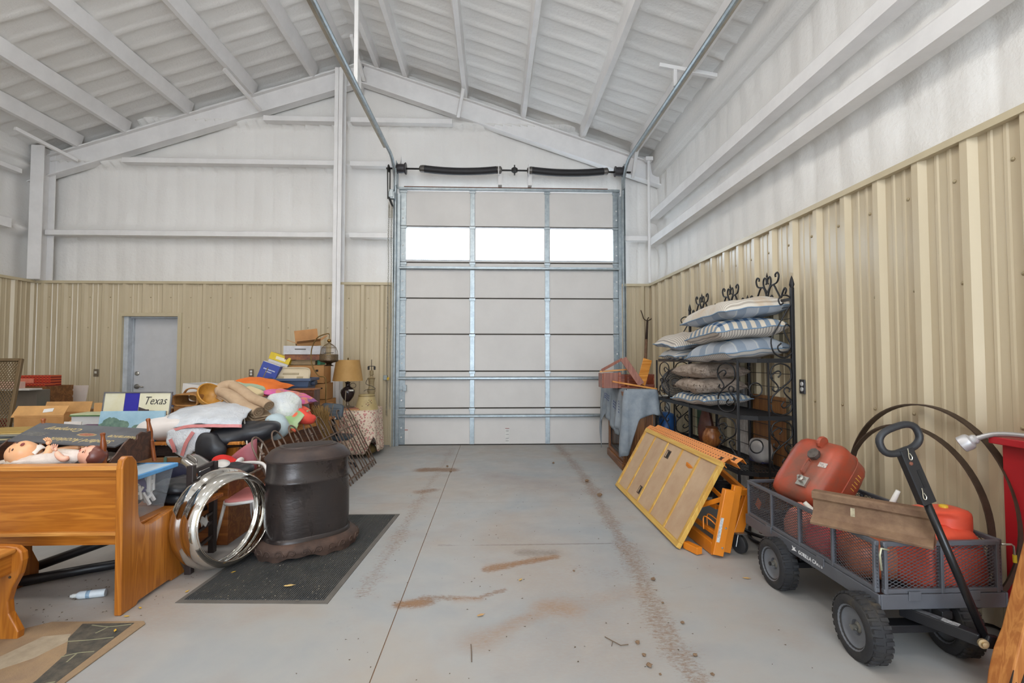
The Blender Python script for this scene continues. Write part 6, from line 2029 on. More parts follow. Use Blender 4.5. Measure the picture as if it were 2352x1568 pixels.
obj('lid_panel', MB().bx(bx0, bx1, by0, by1, 0.712, 0.718), mat('#b9cfe0', 0.3), parent=BN)
rnd = random.Random(11)
for k in range(11):
    x = bx1 - 0.05 - 0.035 * (k % 3)
    y = by0 + 0.06 + 0.042 * (k % 6) + 0.02 * (k // 6)
    z = 0.475 + 0.055 * (k // 3) * 0.8
    M = place((x, y, z + 0.03), R(rnd.uniform(-40, 40)), R(rnd.uniform(-15, 15)), R(rnd.uniform(-20, 20)))
    mb = MB()
    s_ = 0.045 if k < 9 else 0.06
    mb.box((0, -s_ * 0.45, 0), (0.018, s_ * 0.35, s_ * 2.0), None).box((0, s_ * 0.45, 0), (0.018, s_ * 0.35, s_ * 2.0), None).box((0, 0, 0.0), (0.018, s_ * 0.6, s_ * 0.4), None)
    tag(obj('foam_letter', xf(mb, M), mat('#e6e6e6', 0.6, 0, 0.03), bev=0.002), 'white foam letter shape inside the clear bin', 'foam letter', 'white foam letters in the clear bin')
tag(obj('purple_cloth', xf(rounded_box(0.16, 0.22, 0.14, 3, 18, 12), Mx.Translation((bx1 - 0.16, by1 - 0.14, 0.60))), mat('#6f62a5', 0.9, 0, 0.1, 10), smooth=True), 'folded purple cloth inside the clear bin with blue lid', 'cloth')

# ---- doll cradle with two dolls and the old insurance sign lying across it
CD = thing('doll_cradle', 'dark wooden doll cradle with turned orange corner posts on the pew', 'cradle', (-2.64, 3.2, 0.724))
M_dkw = wood('#5a3826', '#3d2418', 'x', 0.9, 0.4)
M_post = wood('#a8602e', '#7f4119', 'z', 1.4, 0.35)
def turned(p0_, p1_):
    ax_ = (p1_ - p0_)
    L = ax_.length
    x_, y_, z_ = frame_from(ax_)
    T = Mx(((x_.x, y_.x, z_.x, p0_.x), (x_.y, y_.y, z_.y, p0_.y), (x_.z, y_.z, z_.z, p0_.z), (0, 0, 0, 1)))
    pr = [(0.013, 0), (0.014, 0.45), (0.016, 0.47), (0.013, 0.49), (0.011, 0.53), (0.0145, 0.60), (0.0165, 0.68), (0.0155, 0.75), (0.012, 0.84), (0.0105, 0.91), (0.013, 0.95), (0.014, 0.975), (0.009, 1.0), (0, 1.0)]
    obj('corner_post', MB().lathe([(r, z * L) for r, z in pr], 14, T), M_post, parent=CD, smooth=True, auto=45)
turned(V((-2.285, 3.0, 0.724)), V((-2.305, 3.0, 0.965)))
turned(V((-2.25, 3.37, 0.724)), V((-2.30, 3.37, 1.005)))
turned(V((-3.0, 3.0, 0.724)), V((-3.02, 3.0, 0.95)))
turned(V((-2.975, 3.40, 0.724)), V((-3.00, 3.40, 1.005)))
def cend(x, lean):
    e = [(3.01, 0.745), (3.01, 0.795), (3.06, 0.825), (3.12, 0.875), (3.17, 0.905), (3.20, 0.90), (3.215, 0.885), (3.235, 0.89), (3.24, 0.915), (3.28, 0.93), (3.32, 0.92), (3.365, 0.925), (3.365, 0.745)]
    mb = MB().prism(e, 0.012, YZ(x))
    mb.v = [(p[0] + lean * (p[2] - 0.745), p[1], p[2]) for p in mb.v]
    obj('end_panel', mb, M_dkw, parent=CD, bev=0.003)
cend(-2.275, -0.05)
cend(-2.99, -0.10)
obj('floor_board', MB().bx(-2.98, -2.28, 3.0, 3.39, 0.745, 0.757), M_dkw, parent=CD)
obj('side_rail', MB().bx(-2.98, -2.28, 2.995, 3.005, 0.757, 0.772), M_dkw, parent=CD)
obj('side_rail', MB().bx(-2.98, -2.28, 3.385, 3.397, 0.757, 0.86), M_dkw, parent=CD)
tag(obj('cardboard_box', MB().bx(-3.04, -2.58, 3.0, 3.29, 0.45, 0.724), mat('#a8794c', 0.75, 0, 0.06), bev=0.004), 'plain cardboard box under the left end of the cradle', 'box')
M_skin = mat('#e0a577', 0.4, 0, 0.06, 9, col2='#e3b088')
M_skin2 = mat('#e6b79f', 0.4, 0, 0.05, 9, col2='#d99a80')
M_cl = mat('#e0d6cd', 0.9, 0, 0.05, 10, bump=0.2, bs=120)
tag(obj('blanket', MB().sheet(20, 10, lambda u, v: (-2.95 + 0.64 * u, 3.03 + 0.33 * v, 0.768 + 0.016 * math.sin(u * 14 + v * 5) + 0.012 * math.sin(v * 17)), 0.01), mat('#cbbcae', 0.9, 0, 0.1, 8), smooth=True), 'pale crumpled blanket lining the doll cradle', 'blanket')
def skinned(name, chains, m, parent, sub=2):
    """chains: lists of (point, radius); each chain grown as its own smooth tapered limb"""
    vs, es, rs = [], [], []
    for ch in chains:
        o_ = len(vs)
        for i, (p, r) in enumerate(ch):
            vs.append(V(p))
            rs.append(r)
            if i:
                es.append((o_ + i - 1, o_ + i))
    inv = WM[parent.name].inverted()
    me = bpy.data.meshes.new(name)
    me.from_pydata([tuple(inv @ p) for p in vs], es, [])
    o = bpy.data.objects.new(name, me)
    COL.objects.link(o)
    o.parent = parent
    sk_ = o.modifiers.new('skin', 'SKIN')
    sk_.use_smooth_shade = True
    d = me.skin_vertices[0].data
    seen = 0
    for i, r in enumerate(rs):
        d[i].radius = (r, r)
    k = 0
    for ch in chains:
        d[k].use_root = True
        k += len(ch)
    o.modifiers.new('soft', 'SUBSURF').levels = sub
    o.modifiers['soft'].render_levels = sub
    me.materials.append(m)
    WM[o.name] = WM[parent.name]
    return o
def head(parent, M, r, m, hair=None, closed=False, mouth_open=False):
    """face towards local -y, crown towards local +z"""
    def fn(d):
        k = 1.0
        # cheeks, chin, brow and the flatter back of the skull
        k += 0.07 * math.exp(-((d.x - 0.5) ** 2 + (d.z + 0.32) ** 2 + (d.y + 0.78) ** 2) / 0.10)
        k += 0.07 * math.exp(-((d.x + 0.5) ** 2 + (d.z + 0.32) ** 2 + (d.y + 0.78) ** 2) / 0.10)
        k += 0.07 * math.exp(-((d.x) ** 2 + (d.z + 0.72) ** 2 + (d.y + 0.62) ** 2) / 0.05)
        k += 0.16 * math.exp(-((d.x) ** 2 + (d.z + 0.12) ** 2 + (d.y + 0.99) ** 2) / 0.012)
        for s_ in (-1, 1):
            k -= 0.05 * math.exp(-((d.x - s_ * 0.33) ** 2 + (d.z - 0.05) ** 2 + (d.y + 0.93) ** 2) / 0.02)
            k += 0.14 * math.exp(-((d.x - s_ * 0.98) ** 2 + (d.z + 0.02) ** 2 + (d.y) ** 2) / 0.02)
        return k
    h = obj('head', xf(MB().ball((0, 0, 0), (r * 0.90, r * 1.0, r * 1.06), nu=36, nv=26, fn=fn), M), m, parent=parent, smooth=True)
    if hair:
        obj('hair', xf(MB().ball((0, r * 0.05, r * 0.06), (r * 0.93, r * 1.0, r * 1.04), nu=30, nv=20, fn=lambda d: 1.04 if d.z > -0.15 + 0.75 * max(0, -d.y) or d.y > 0.25 else 0.86), M), hair, parent=h, smooth=True)
    for s_ in (-1, 1):
        e = M @ V((s_ * r * 0.33, -r * 0.93, r * 0.06))
        ev = MB().ball((0, 0, 0), (r * 0.13, r * 0.05, r * 0.05 if closed else r * 0.085), nu=10, nv=8)
        obj('eye', xf(ev, Mx.Translation(e) @ M.to_3x3().to_4x4()), mat('#5a3d33' if closed else '#46362f', 0.3, 0, 0), parent=h, smooth=True)
        bw = [M @ V((s_ * r * (0.2 + 0.07 * k), -r * (0.99 - 0.03 * k), r * (0.24 + 0.02 * math.sin(k * 0.8)))) for k in range(5)]
        obj('brow', MB().tube(bw, r * 0.022, 5), mat('#9a6a4a', 0.7, 0, 0), parent=h)
    mo = MB().ball((0, 0, 0), (r * 0.16, r * 0.05, r * (0.13 if mouth_open else 0.04)), nu=12, nv=8)
    obj('mouth', xf(mo, Mx.Translation(M @ V((0, -r * 0.98, -r * 0.43))) @ M.to_3x3().to_4x4()), mat('#7a2f2c' if mouth_open else '#b5564e', 0.4, 0, 0), parent=h, smooth=True)
    return h
def hand(parent, wrist, dirn, palm_n, s_, m):
    """palm with four fingers of different lengths and a thumb from its side"""
    d = V(dirn).normalized()
    n = V(palm_n)
    n = (n - d * n.dot(d)).normalized()
    t = d.cross(n)
    w_ = V(wrist)
    chains = [[(w_, 0.010 * s_), (w_ + d * 0.014 * s_, 0.013 * s_), (w_ + d * 0.026 * s_, 0.013 * s_)]]
    for k, L in enumerate((0.024, 0.029, 0.027, 0.021)):
        b = w_ + d * 0.024 * s_ + t * (k - 1.5) * 0.0085 * s_
        chains.append([(b, 0.0046 * s_), (b + d * L * 0.5 * s_ + t * (k - 1.5) * 0.003 * s_ + n * 0.002 * s_, 0.0044 * s_), (b + d * L * s_ * 0.9 + t * (k - 1.5) * 0.005 * s_ + n * 0.009 * s_, 0.0036 * s_)])
    b = w_ + d * 0.010 * s_ - t * 0.010 * s_
    chains.append([(b, 0.005 * s_), (b - t * 0.010 * s_ + d * 0.010 * s_, 0.0048 * s_), (b - t * 0.013 * s_ + d * 0.021 * s_, 0.004 * s_)])
    return skinned('hand', chains, m, parent)
# first doll: bald yellowish head at the left end, mouth open, face turned up and towards the right
DL = thing('baby_doll', 'bald baby doll with open mouth lying at the left end of the cradle', 'doll', (-2.7, 3.08, 0.775))
def face_matrix(c, crown, face):
    z = V(crown).normalized()
    y = -V(face)
    y = (y - z * y.dot(z)).normalized()
    x = y.cross(z)
    return Mx(((x.x, y.x, z.x, c[0]), (x.y, y.y, z.y, c[1]), (x.z, y.z, z.z, c[2]), (0, 0, 0, 1)))
HM = face_matrix((-2.765, 3.06, 0.838), (-0.85, -0.15, -0.15), (0.15, -0.60, 0.80))
head(DL, HM, 0.080, M_skin, None, True, True)
skinned('torso', [[((-2.69, 3.08, 0.83), 0.022), ((-2.655, 3.09, 0.82), 0.045), ((-2.58, 3.10, 0.815), 0.055), ((-2.50, 3.11, 0.808), 0.052), ((-2.44, 3.12, 0.80), 0.035)]], mat('#c9b9a8', 0.9, 0, 0.1, 14), DL)
skinned('arm', [[((-2.655, 3.055, 0.835), 0.020), ((-2.625, 3.035, 0.825), 0.024), ((-2.60, 3.03, 0.845), 0.023), ((-2.605, 3.045, 0.872), 0.019), ((-2.62, 3.055, 0.892), 0.013)]], M_skin, DL)
hand(DL, (-2.62, 3.055, 0.892), (-0.25, 0.1, 1), (-1, 0, 0.2), 1.0, M_skin)
skinned('arm', [[((-2.66, 3.14, 0.84), 0.02), ((-2.60, 3.17, 0.85), 0.022), ((-2.53, 3.17, 0.86), 0.018)]], M_skin, DL)
hand(DL, (-2.53, 3.17, 0.86), (1, 0.2, 0.2), (0, 0, -1), 1.0, M_skin)
obj('collar', MB().sheet(10, 3, lambda u, v: (-2.70 + 0.03 * v, 3.03 + 0.10 * u, 0.86 + 0.03 * math.sin(u * 3.1) - 0.02 * v), 0.004), M_cl, parent=DL, smooth=True)
# second doll: dark moulded hair, head at the right end, in a white dress, hand raised
D2_ = thing('baby_doll', 'baby doll with brown painted hair and white dress at the right end of the cradle', 'doll', (-2.45, 3.04, 0.78))
HM2 = face_matrix((-2.355, 3.04, 0.828), (0.85, -0.1, 0.25), (-0.35, -0.55, 0.75))
head(D2_, HM2, 0.066, M_skin2, mat('#6b3a30', 0.35, 0, 0.1, 20), True, False)
dr_ = []
M_dress = mat('#d6c8be', 0.9, 0, 0.06, 12, bump=0.4, bs=60)
def dshape(p):
    t = (p.x + 0.20) / 0.40
    k = 0.55 + 0.55 * (1 - t)
    return (p.x, p.y * k + 0.008 * math.sin(p.x * 70 + p.z * 40), p.z * (0.8 + 0.3 * t) + 0.007 * math.sin(p.y * 110 + p.x * 25))
obj('dress', xf(rounded_box(0.40, 0.17, 0.085, 2.6, 40, 24, dshape), place((-2.60, 3.04, 0.808), 0, R(-6), R(3))), M_dress, parent=D2_, smooth=True)
obj('dress_hem', MB().sheet(16, 6, lambda u, v: (-2.76 - 0.07 * v, 2.985 + 0.12 * u, 0.792 + 0.012 * math.sin(u * 16 + v * 3) - 0.006 * v), 0.004), M_dress, parent=D2_, smooth=True)
skinned('arm', [[((-2.45, 3.00, 0.83), 0.017), ((-2.475, 2.985, 0.82), 0.019), ((-2.505, 2.985, 0.845), 0.018), ((-2.52, 2.99, 0.87), 0.012)]], M_skin2, D2_)
hand(D2_, (-2.52, 2.99, 0.868), (-0.45, 0.1, 0.8), (0.6, 0, 0.4), 0.9, M_skin2)
for k, (x, y) in enumerate(((-2.79, 3.01), (-2.745, 3.0))):
    skinned('bootee', [[((x + 0.03, y, 0.80), 0.013), ((x, y, 0.80), 0.018), ((x - 0.02, y - 0.002, 0.812), 0.015)]], mat('#d6c7ae', 0.9, 0, 0.1, 30), D2_)

# old painted sign, upside down to us
SG = thing('insurance_sign', 'dark grey painted insurance company sign lying upside down across the cradle', 'sign', (-2.7, 3.23, 0.88))
sa, sb_, sc_ = V((-2.93, 3.09, 0.908)), V((-2.30, 3.09, 0.868)), V((-2.995, 3.37, 0.968))
eu = (sb_ - sa).normalized()
ev = (sc_ - sa)
ev = (ev - eu * ev.dot(eu))
ev.normalize()
en = eu.cross(ev)
LW, LH = (sb_ - sa).length, 0.32
SM = Mx(((eu.x, ev.x, en.x, sa.x), (eu.y, ev.y, en.y, sa.y), (eu.z, ev.z, en.z, sa.z), (0, 0, 0, 1)))
obj('board', xf(MB().prism([(0, 0), (LW, 0), (LW + 0.0, LH), (-0.09, LH)], 0.008, Mx.Translation((0, 0, -0.008))), SM), mat('#4c4d51', 0.5, 0, 0.1, 6, col2='#606164'), parent=SG)
T180 = rotz(R(180))
M_gold = mat('#cdb681', 0.6, 0, 0.1, 40)
text('lettering', 'Standard Accident', 0.082, SM @ Mx.Translation((0.38, 0.062, 0.0008)) @ T180, M_gold, SG, sx=0.62, shear=0.12)
text('lettering', 'Insurance', 0.075, SM @ Mx.Translation((0.565, 0.150, 0.0008)) @ T180, M_gold, SG, sx=0.62, shear=0.12)
text('lettering', 'Company', 0.080, SM @ Mx.Translation((0.14, 0.225, 0.0008)) @ T180, M_gold, SG, sx=0.72, shear=0.12)
obj('medallion', xf(MB().prism([(0.06 * math.cos(a), 0.028 * math.sin(a)) for a in [i * math.pi / 4 + 0.39 for i in range(8)]], 0.0012, Mx.Translation((0.34, 0.155, 0))), SM), mat('#a8926a', 0.6), parent=SG)
obj('medallion_face', xf(MB().prism([(0.045 * math.cos(a), 0.02 * math.sin(a)) for a in [i * math.pi / 8 for i in range(16)]], 0.0008, Mx.Translation((0.34, 0.155, 0.0012))), SM), mat('#a86a52', 0.6, 0, 0.2, 60), parent=SG)
for k in range(3):
    obj('small_print', xf(MB().bx(-0.01, 0.11, 0.10 + 0.022 * k, 0.106 + 0.022 * k, 0, 0.001), SM), mat('#8b8577', 0.6, 0, 0.3, 90), parent=SG)

tag(obj('grey_cloth', xf(rounded_box(0.30, 0.27, 0.20, 3, 18, 12), Mx.Translation((bx0 + 0.20, 3.13, 0.57))), mat('#6b6a74', 0.9, 0, 0.15, 10), smooth=True), 'dark grey cloth filling the back of the clear bin', 'cloth')

for o in (DL, D2_):
    o.location.y -= 0.045
# ================================================================ MIDDLE LEFT: table, pile, fence, chairs, skirted table
M_brd = wood('#8a5428', '#6d3d1b', 'y', 0.9, 0.45)
TB = thing('trestle_table', 'pine trestle table buried under cushions, bags and blankets', 'table', (-2.6, 5.4, 0))
top = [(-3.30, 4.36), (-2.20, 4.36), (-1.985, 5.62), (-1.985, 6.25), (-3.30, 6.25)]
obj('table_top', MB().prism(top, 0.028, Mx.Translation((0, 0, 0.655))), wood('#cf8a3c', '#b4702c', 'y', 0.9, 0.4), parent=TB, bev=0.006)
pe = [(-2.57, 0.0), (-2.545, 0.06), (-2.565, 0.25), (-2.56, 0.655), (-2.245, 0.655), (-2.25, 0.55), (-2.228, 0.45), (-2.19, 0.36), (-2.175, 0.28), (-2.19, 0.20), (-2.23, 0.12), (-2.23, 0.06), (-2.18, 0.0)]
obj('end_panel', MB().prism(pe, 0.045, XZ(4.44)), M_pinez, parent=TB, bev=0.006)
obj('end_panel', MB().prism([(a - 0.0, b) for a, b in pe], 0.045, XZ(6.1)), M_pinez, parent=TB, bev=0.006)
obj('foot', MB().prism([(-2.60, 0.0), (-2.60, 0.08), (-2.50, 0.13), (-2.25, 0.13), (-2.14, 0.07), (-2.12, 0.0)], 0.09, XZ(4.40)), M_pinez, parent=TB, bev=0.006)
obj('side_apron', MB().beam((-2.30, 4.62, 0.36), (-2.09, 6.2, 0.36), 0.025, 0.55), M_brd, parent=TB)
obj('edge_rail', MB().beam((-2.185, 4.38, 0.668), (-1.975, 5.60, 0.668), 0.014, 0.032), M_pinel, parent=TB, bev=0.003)
for x in (-3.25, -3.25):
    pass
obj('far_leg', MB().bx(-3.28, -3.20, 4.42, 4.50, 0, 0.655), M_pinez, parent=TB)
# boxes beside the table's near end, under its edge
tag(obj('open_carton', MB().beam((-3.05, 4.30, 0.43), (-2.62, 4.33, 0.43), 0.012, 0.26).beam((-3.05, 4.30, 0.43), (-3.05, 4.7, 0.43), 0.012, 0.26).bx(-3.05, -2.62, 4.30, 4.7, 0.29, 0.30), mat('#8f6439', 0.75, 0, 0.06), bev=0.003), 'brown cardboard carton below the near edge of the trestle table', 'box')
obj('packing_tape', MB().bx(-2.80, -2.775, 4.306, 4.309, 0.34, 0.565), mat('#5f8478', 0.4), parent=bpy.data.objects['open_carton'], label='green tape strip')
tag(obj('storage_box', MB().bx(-3.05, -2.64, 4.45, 4.85, 0.02, 0.28), mat('#8a6a4a', 0.75), bev=0.004), 'brown box on the floor under the near end of the trestle table', 'box')
wb = MB()
for k in range(8):
    wb.tube([(-2.93, 4.40, 0.565 + 0.011 * k), (-2.72, 4.40, 0.565 + 0.011 * k), (-2.72, 4.6, 0.565 + 0.011 * k), (-2.93, 4.6, 0.565 + 0.011 * k)], 0.007, 5, closed=True)
WBK = thing('wicker_basket', 'dark brown wicker basket tucked under the table top edge', 'basket', (-2.82, 4.5, 0.56))
o = obj('weave', wb, mat('#35241c', 0.8, 0, 0.2, 40), parent=WBK)
o['kind'] = 'stuff'
obj('base', MB().bx(-2.93, -2.72, 4.4, 4.6, 0.556, 0.562), mat('#35241c', 0.8), parent=WBK)
tag(obj('paper_pad', MB().bx(-2.71, -2.58, 4.38, 4.55, 0.58, 0.60).bx(-2.70, -2.58, 4.39, 4.56, 0.60, 0.615), mat('#c9bda6', 0.8, 0, 0.1), bev=0.002), 'cream paper pads beside the dark wicker basket', 'paper')
tag(obj('blue_folder', MB().box((-2.97, 4.37, 0.50), (0.02, 0.10, 0.40), Mx.Rotation(R(6), 3, 'Y')), mat('#2f83ad', 0.45), bev=0.003), 'bright blue folder standing on edge by the cradle post', 'folder')

# ---- dark ladder-back chair with black bags on its seat
LC = thing('ladder_back_chair', 'small dark wooden ladder-back chair holding folded black bags beside the pew', 'chair', (-2.15, 3.53, 0))
M_dark = mat('#2e2422', 0.45, 0, 0.12, 9)
for y, x, z in ((3.33, -1.985, 0.70), (3.69, -2.04, 0.655)):
    obj('back_post', MB().beam((x, y, 0), (x, y, z), 0.042, 0.042), M_dark, parent=LC, bev=0.004)
for z, h in ((0.655, 0.03), (0.30, 0.018), (0.235, 0.02), (0.13, 0.022)):
    obj('slat', MB().beam((-1.985, 3.335, z), (-2.04, 3.685, z - 0.01), 0.02, h), M_dark, parent=LC, bev=0.003)
obj('slat', MB().beam((-1.99, 3.42, 0.56), (-2.02, 3.60, 0.555), 0.012, 0.14), mat('#3a3a3d', 0.5), parent=LC)
obj('seat', MB().bx(-2.42, -1.97, 3.34, 3.70, 0.40, 0.425), wood('#b06a2a', '#8f4f1a', 'x', 0.9, 0.4), parent=LC, bev=0.006)
for x, y in ((-2.40, 3.36), (-2.40, 3.66)):
    obj('front_leg', MB().beam((x, y, 0), (x, y, 0.40), 0.035, 0.035), M_dark, parent=LC, bev=0.004)
obj('stretcher', MB().beam((-2.40, 3.36, 0.12), (-2.0, 3.345, 0.12), 0.02, 0.02), M_dark, parent=LC)
M_bag = mat('#26272b', 0.45, 0, 0.15, 6, bump=0.2, bs=25)
def soft(name, label, cat, c, sz, rot, m, k=3.0, amp=0.02, fr=7, group=None, nu=30, nv=20, fn=None):
    def g(p):
        q = V((p.x + amp * mn.noise(p * fr + V((c[0], 0, 1))), p.y + amp * mn.noise(p * fr + V((5, c[1], 2))), p.z + amp * mn.noise(p * fr + V((1, 7, c[2])))))
        return fn(q) if fn else q
    return tag(obj(name, xf(rounded_box(sz[0], sz[1], sz[2], k, nu, nv, g), place(c, *rot)), m, smooth=True), label, cat, group)
soft('leather_bag', 'folded black leather bag on the seat of the dark chair, lower of two', 'bag', (-2.17, 3.53, 0.465), (0.34, 0.32, 0.085), (0, 0, R(5)), M_bag, 3.5, 0.014, 14)
soft('leather_bag', 'folded black leather bag on the dark chair, upper of two', 'bag', (-2.14, 3.50, 0.535), (0.26, 0.30, 0.075), (0, R(4), R(-8)), M_bag, 3.2, 0.014, 14)
soft('navy_sweater', 'crumpled navy blue sweater between the clear bin and the dark chair', 'sweater', (-2.33, 3.66, 0.54), (0.24, 0.22, 0.22), (0, 0, R(20)), mat('#1f2038', 0.95, 0, 0.15, 14), 2.4, 0.03, 9)
TO = thing('chrome_toaster', 'small shiny metal toaster lying on its side behind the dark chair', 'toaster', (-2.33, 3.98, 0.545), tilt=(R(10), R(20), R(-25)))
obj('body', rounded_box(0.26, 0.15, 0.13, 5, 28, 16), mat('#c0beba', 0.18, 0.95, 0.0), parent=TO, local=True, smooth=True)
obj('base', MB().bx(-0.13, 0.13, -0.078, 0.078, -0.07, -0.055), mat('#77706a', 0.4), parent=TO, local=True, bev=0.006)
obj('handle', MB().tube(smoothpath([(-0.10, -0.02, 0.06), (-0.08, -0.02, 0.085), (0.0, -0.02, 0.088), (0.02, -0.02, 0.062)], 3), 0.008, 6), mat('#a5a09a', 0.3, 0.8), parent=TO, local=True, smooth=True)
soft('santa_hat', 'bright red knitted Santa hat beside the metal toaster', 'hat', (-2.13, 4.02, 0.575), (0.19, 0.13, 0.11), (0, R(10), R(10)), mat('#d12a22', 0.9, 0, 0.08, 20), 2.3, 0.015, 12)
obj('fur_band', xf(rounded_box(0.045, 0.13, 0.10, 3, 16, 12), place((-2.03, 4.02, 0.565), 0, R(20), R(8))), mat('#e2dcd8', 0.95), parent=bpy.data.objects['santa_hat'], smooth=True, label='white fluffy band')
BXL = tag(obj('wooden_box', MB().bx(-2.55, -2.0, 3.82, 4.22, 0.0, 0.485), wood('#a5642c', '#83491c', 'x', 0.9, 0.5), bev=0.004), 'orange-brown wooden box standing behind the dark chair', 'box')

# ---- pink child's chair with white tube frame
PKC = thing('pink_chair', "child's chair with pink vinyl seat and white tube legs beside the stove", 'chair', (-1.86, 3.98, 0))
M_pink = mat('#cf7f7c', 0.45, 0, 0.06, 6)
M_wt = mat('#d9d4cf', 0.35, 0.1, 0.05)
seat = xf(rounded_box(0.40, 0.36, 0.045, 5, 36, 12), place((-1.87, 3.97, 0.345), R(2), R(-4), R(18)))
obj('seat', seat, M_pink, parent=PKC, smooth=True)
obj('seat_rim', MB().tube([place((-1.87, 3.97, 0.335), R(2), R(-4), R(18)) @ V((0.195 * (abs(math.cos(a)) ** 0.4) * (1 if math.cos(a) > 0 else -1), 0.178 * (abs(math.sin(a)) ** 0.4) * (1 if math.sin(a) > 0 else -1), 0)) for a in [i * math.pi / 20 for i in range(40)]], 0.013, 6, closed=True), M_wt, parent=PKC, smooth=True)
for a, b in (((-1.80, 3.80, 0.33), (-1.745, 3.77, 0.0)), ((-2.02, 3.82, 0.33), (-2.09, 3.80, 0.0)), ((-1.74, 4.12, 0.33), (-1.69, 4.16, 0.0)), ((-1.98, 4.14, 0.33), (-2.02, 4.20, 0.0))):
    obj('leg', MB().tube([a, b], [0.013, 0.011], 8), M_wt, parent=PKC, smooth=True)
obj('arm_tube', MB().tube(smoothpath([(-2.05, 4.05, 0.36), (-2.06, 4.06, 0.50), (-2.02, 4.02, 0.565), (-1.85, 3.96, 0.585), (-1.78, 3.93, 0.56), (-1.745, 3.90, 0.48), (-1.74, 3.88, 0.36)], 4), 0.0135, 8), M_wt, parent=PKC, smooth=True)
bk = MB().sheet(8, 6, lambda u, v: (-2.17 + 0.22 * u, 4.15 - 0.03 * math.sin(u * 3.14), 0.42 + 0.10 * u * (1 - 0.2 * u) + (0.16 + 0.09 * u) * v), 0.018)
obj('backrest', bk, mat('#a55f66', 0.5, 0, 0.06, 6), parent=PKC, smooth=True)
soft('black_purse', 'black slouchy purse lying over the arm of the pink chair', 'purse', (-2.0, 3.86, 0.545), (0.30, 0.20, 0.09), (R(8), R(-8), R(15)), M_bag, 2.6, 0.03, 10)
tag(obj('white_plate', MB().lathe([(0.02, 0.0), (0.05, 0.008), (0.052, 0.011), (0.02, 0.004), (0, 0.003)], 20, place((-2.03, 3.78, 0.61), R(20), R(15), 0)), M_wt, smooth=True), 'small white saucer lying on the black purse', 'saucer')
tag(obj('paper_scrap', MB().sheet(6, 5, lambda u, v: (-1.975 - 0.02 * v, 3.44 + 0.09 * u, 0.262 + 0.05 * v + 0.014 * math.sin(u * 9 + v * 4)), 0.003), mat('#d6d4d2', 0.9), smooth=True), 'scrap of white paper caught on a rung of the dark chair', 'paper')

# ---- wrought-iron fence panel leaning left against the table
FE = thing('iron_fence_panel', 'rusty hoop-topped wrought iron fence panel leaning on the cluttered table', 'fence', (-1.62, 5.2, 0))
M_fe = mat('#6b5546', 0.65, 0.35, 0.2, 16, col2='#857468')
FK = 0.50
def fp(y, z, d=0.0):
    return V((-1.57 - FK * z + d, y, z))
def fpost(y, z0, z1, r=0.0075):
    return MB().tube([fp(y, z0), fp(y, z1)], r, 6)
for z, y0, y1 in ((0.055, 3.85, 6.68), (0.535, 3.80, 6.70)):
    obj('rail', MB().beam(fp(y0, z), fp(y1, z), 0.012, 0.03, up=(1, 0, 0.3)), M_fe, parent=FE, bev=0.002)
y = 4.0
k = 0
while y < 6.6:
    w_ = 0.20
    hoop_ = [fp(y, 0.0), fp(y, 0.66)] + [fp(y + w_ / 2 - w_ / 2 * math.cos(a), 0.66 + 0.10 * math.sin(a)) for a in [i * math.pi / 10 for i in range(1, 10)]] + [fp(y + w_, 0.66), fp(y + w_, 0.0)]
    obj('hoop_picket', MB().tube(hoop_, 0.0075, 6), M_fe, parent=FE, smooth=True)
    sp = MB().tube([fp(y + w_ / 2, 0.0), fp(y + w_ / 2, 0.60)], 0.0075, 6)
    ax_ = (fp(0, 1) - fp(0, 0)).normalized()
    x_, y_, z_ = frame_from(ax_)
    b_ = fp(y + w_ / 2, 0.59)
    T = Mx(((x_.x, y_.x, z_.x, b_.x), (x_.y, y_.y, z_.y, b_.y), (x_.z, y_.z, z_.z, b_.z), (0, 0, 0, 1)))
    sp.lathe([(0.008, 0), (0.016, 0.012), (0.009, 0.022), (0.020, 0.036), (0.010, 0.05), (0.013, 0.065), (0.0, 0.12)], 8, T)
    obj('spear_picket', sp, M_fe, parent=FE, smooth=True, auto=40)
    y += w_ + 0.155
    k += 1
o = tag(obj('curtain_rod', MB().tube([(-2.30, 4.62, 0.90), (-2.13, 4.36, 0.64), (-2.08, 4.30, 0.50)], 0.007, 6), mat('#c9c2b8', 0.4, 0.3)), 'thin white rod poking down from the rolled blanket to the fence, left one', 'rod')
o = tag(obj('curtain_rod', MB().tube([(-2.12, 4.72, 0.83), (-2.04, 4.42, 0.62), (-2.0, 4.30, 0.48)], 0.007, 6), mat('#c9c2b8', 0.4, 0.3)), 'thin white rod poking down from the clear bag to the fence, right one', 'rod')

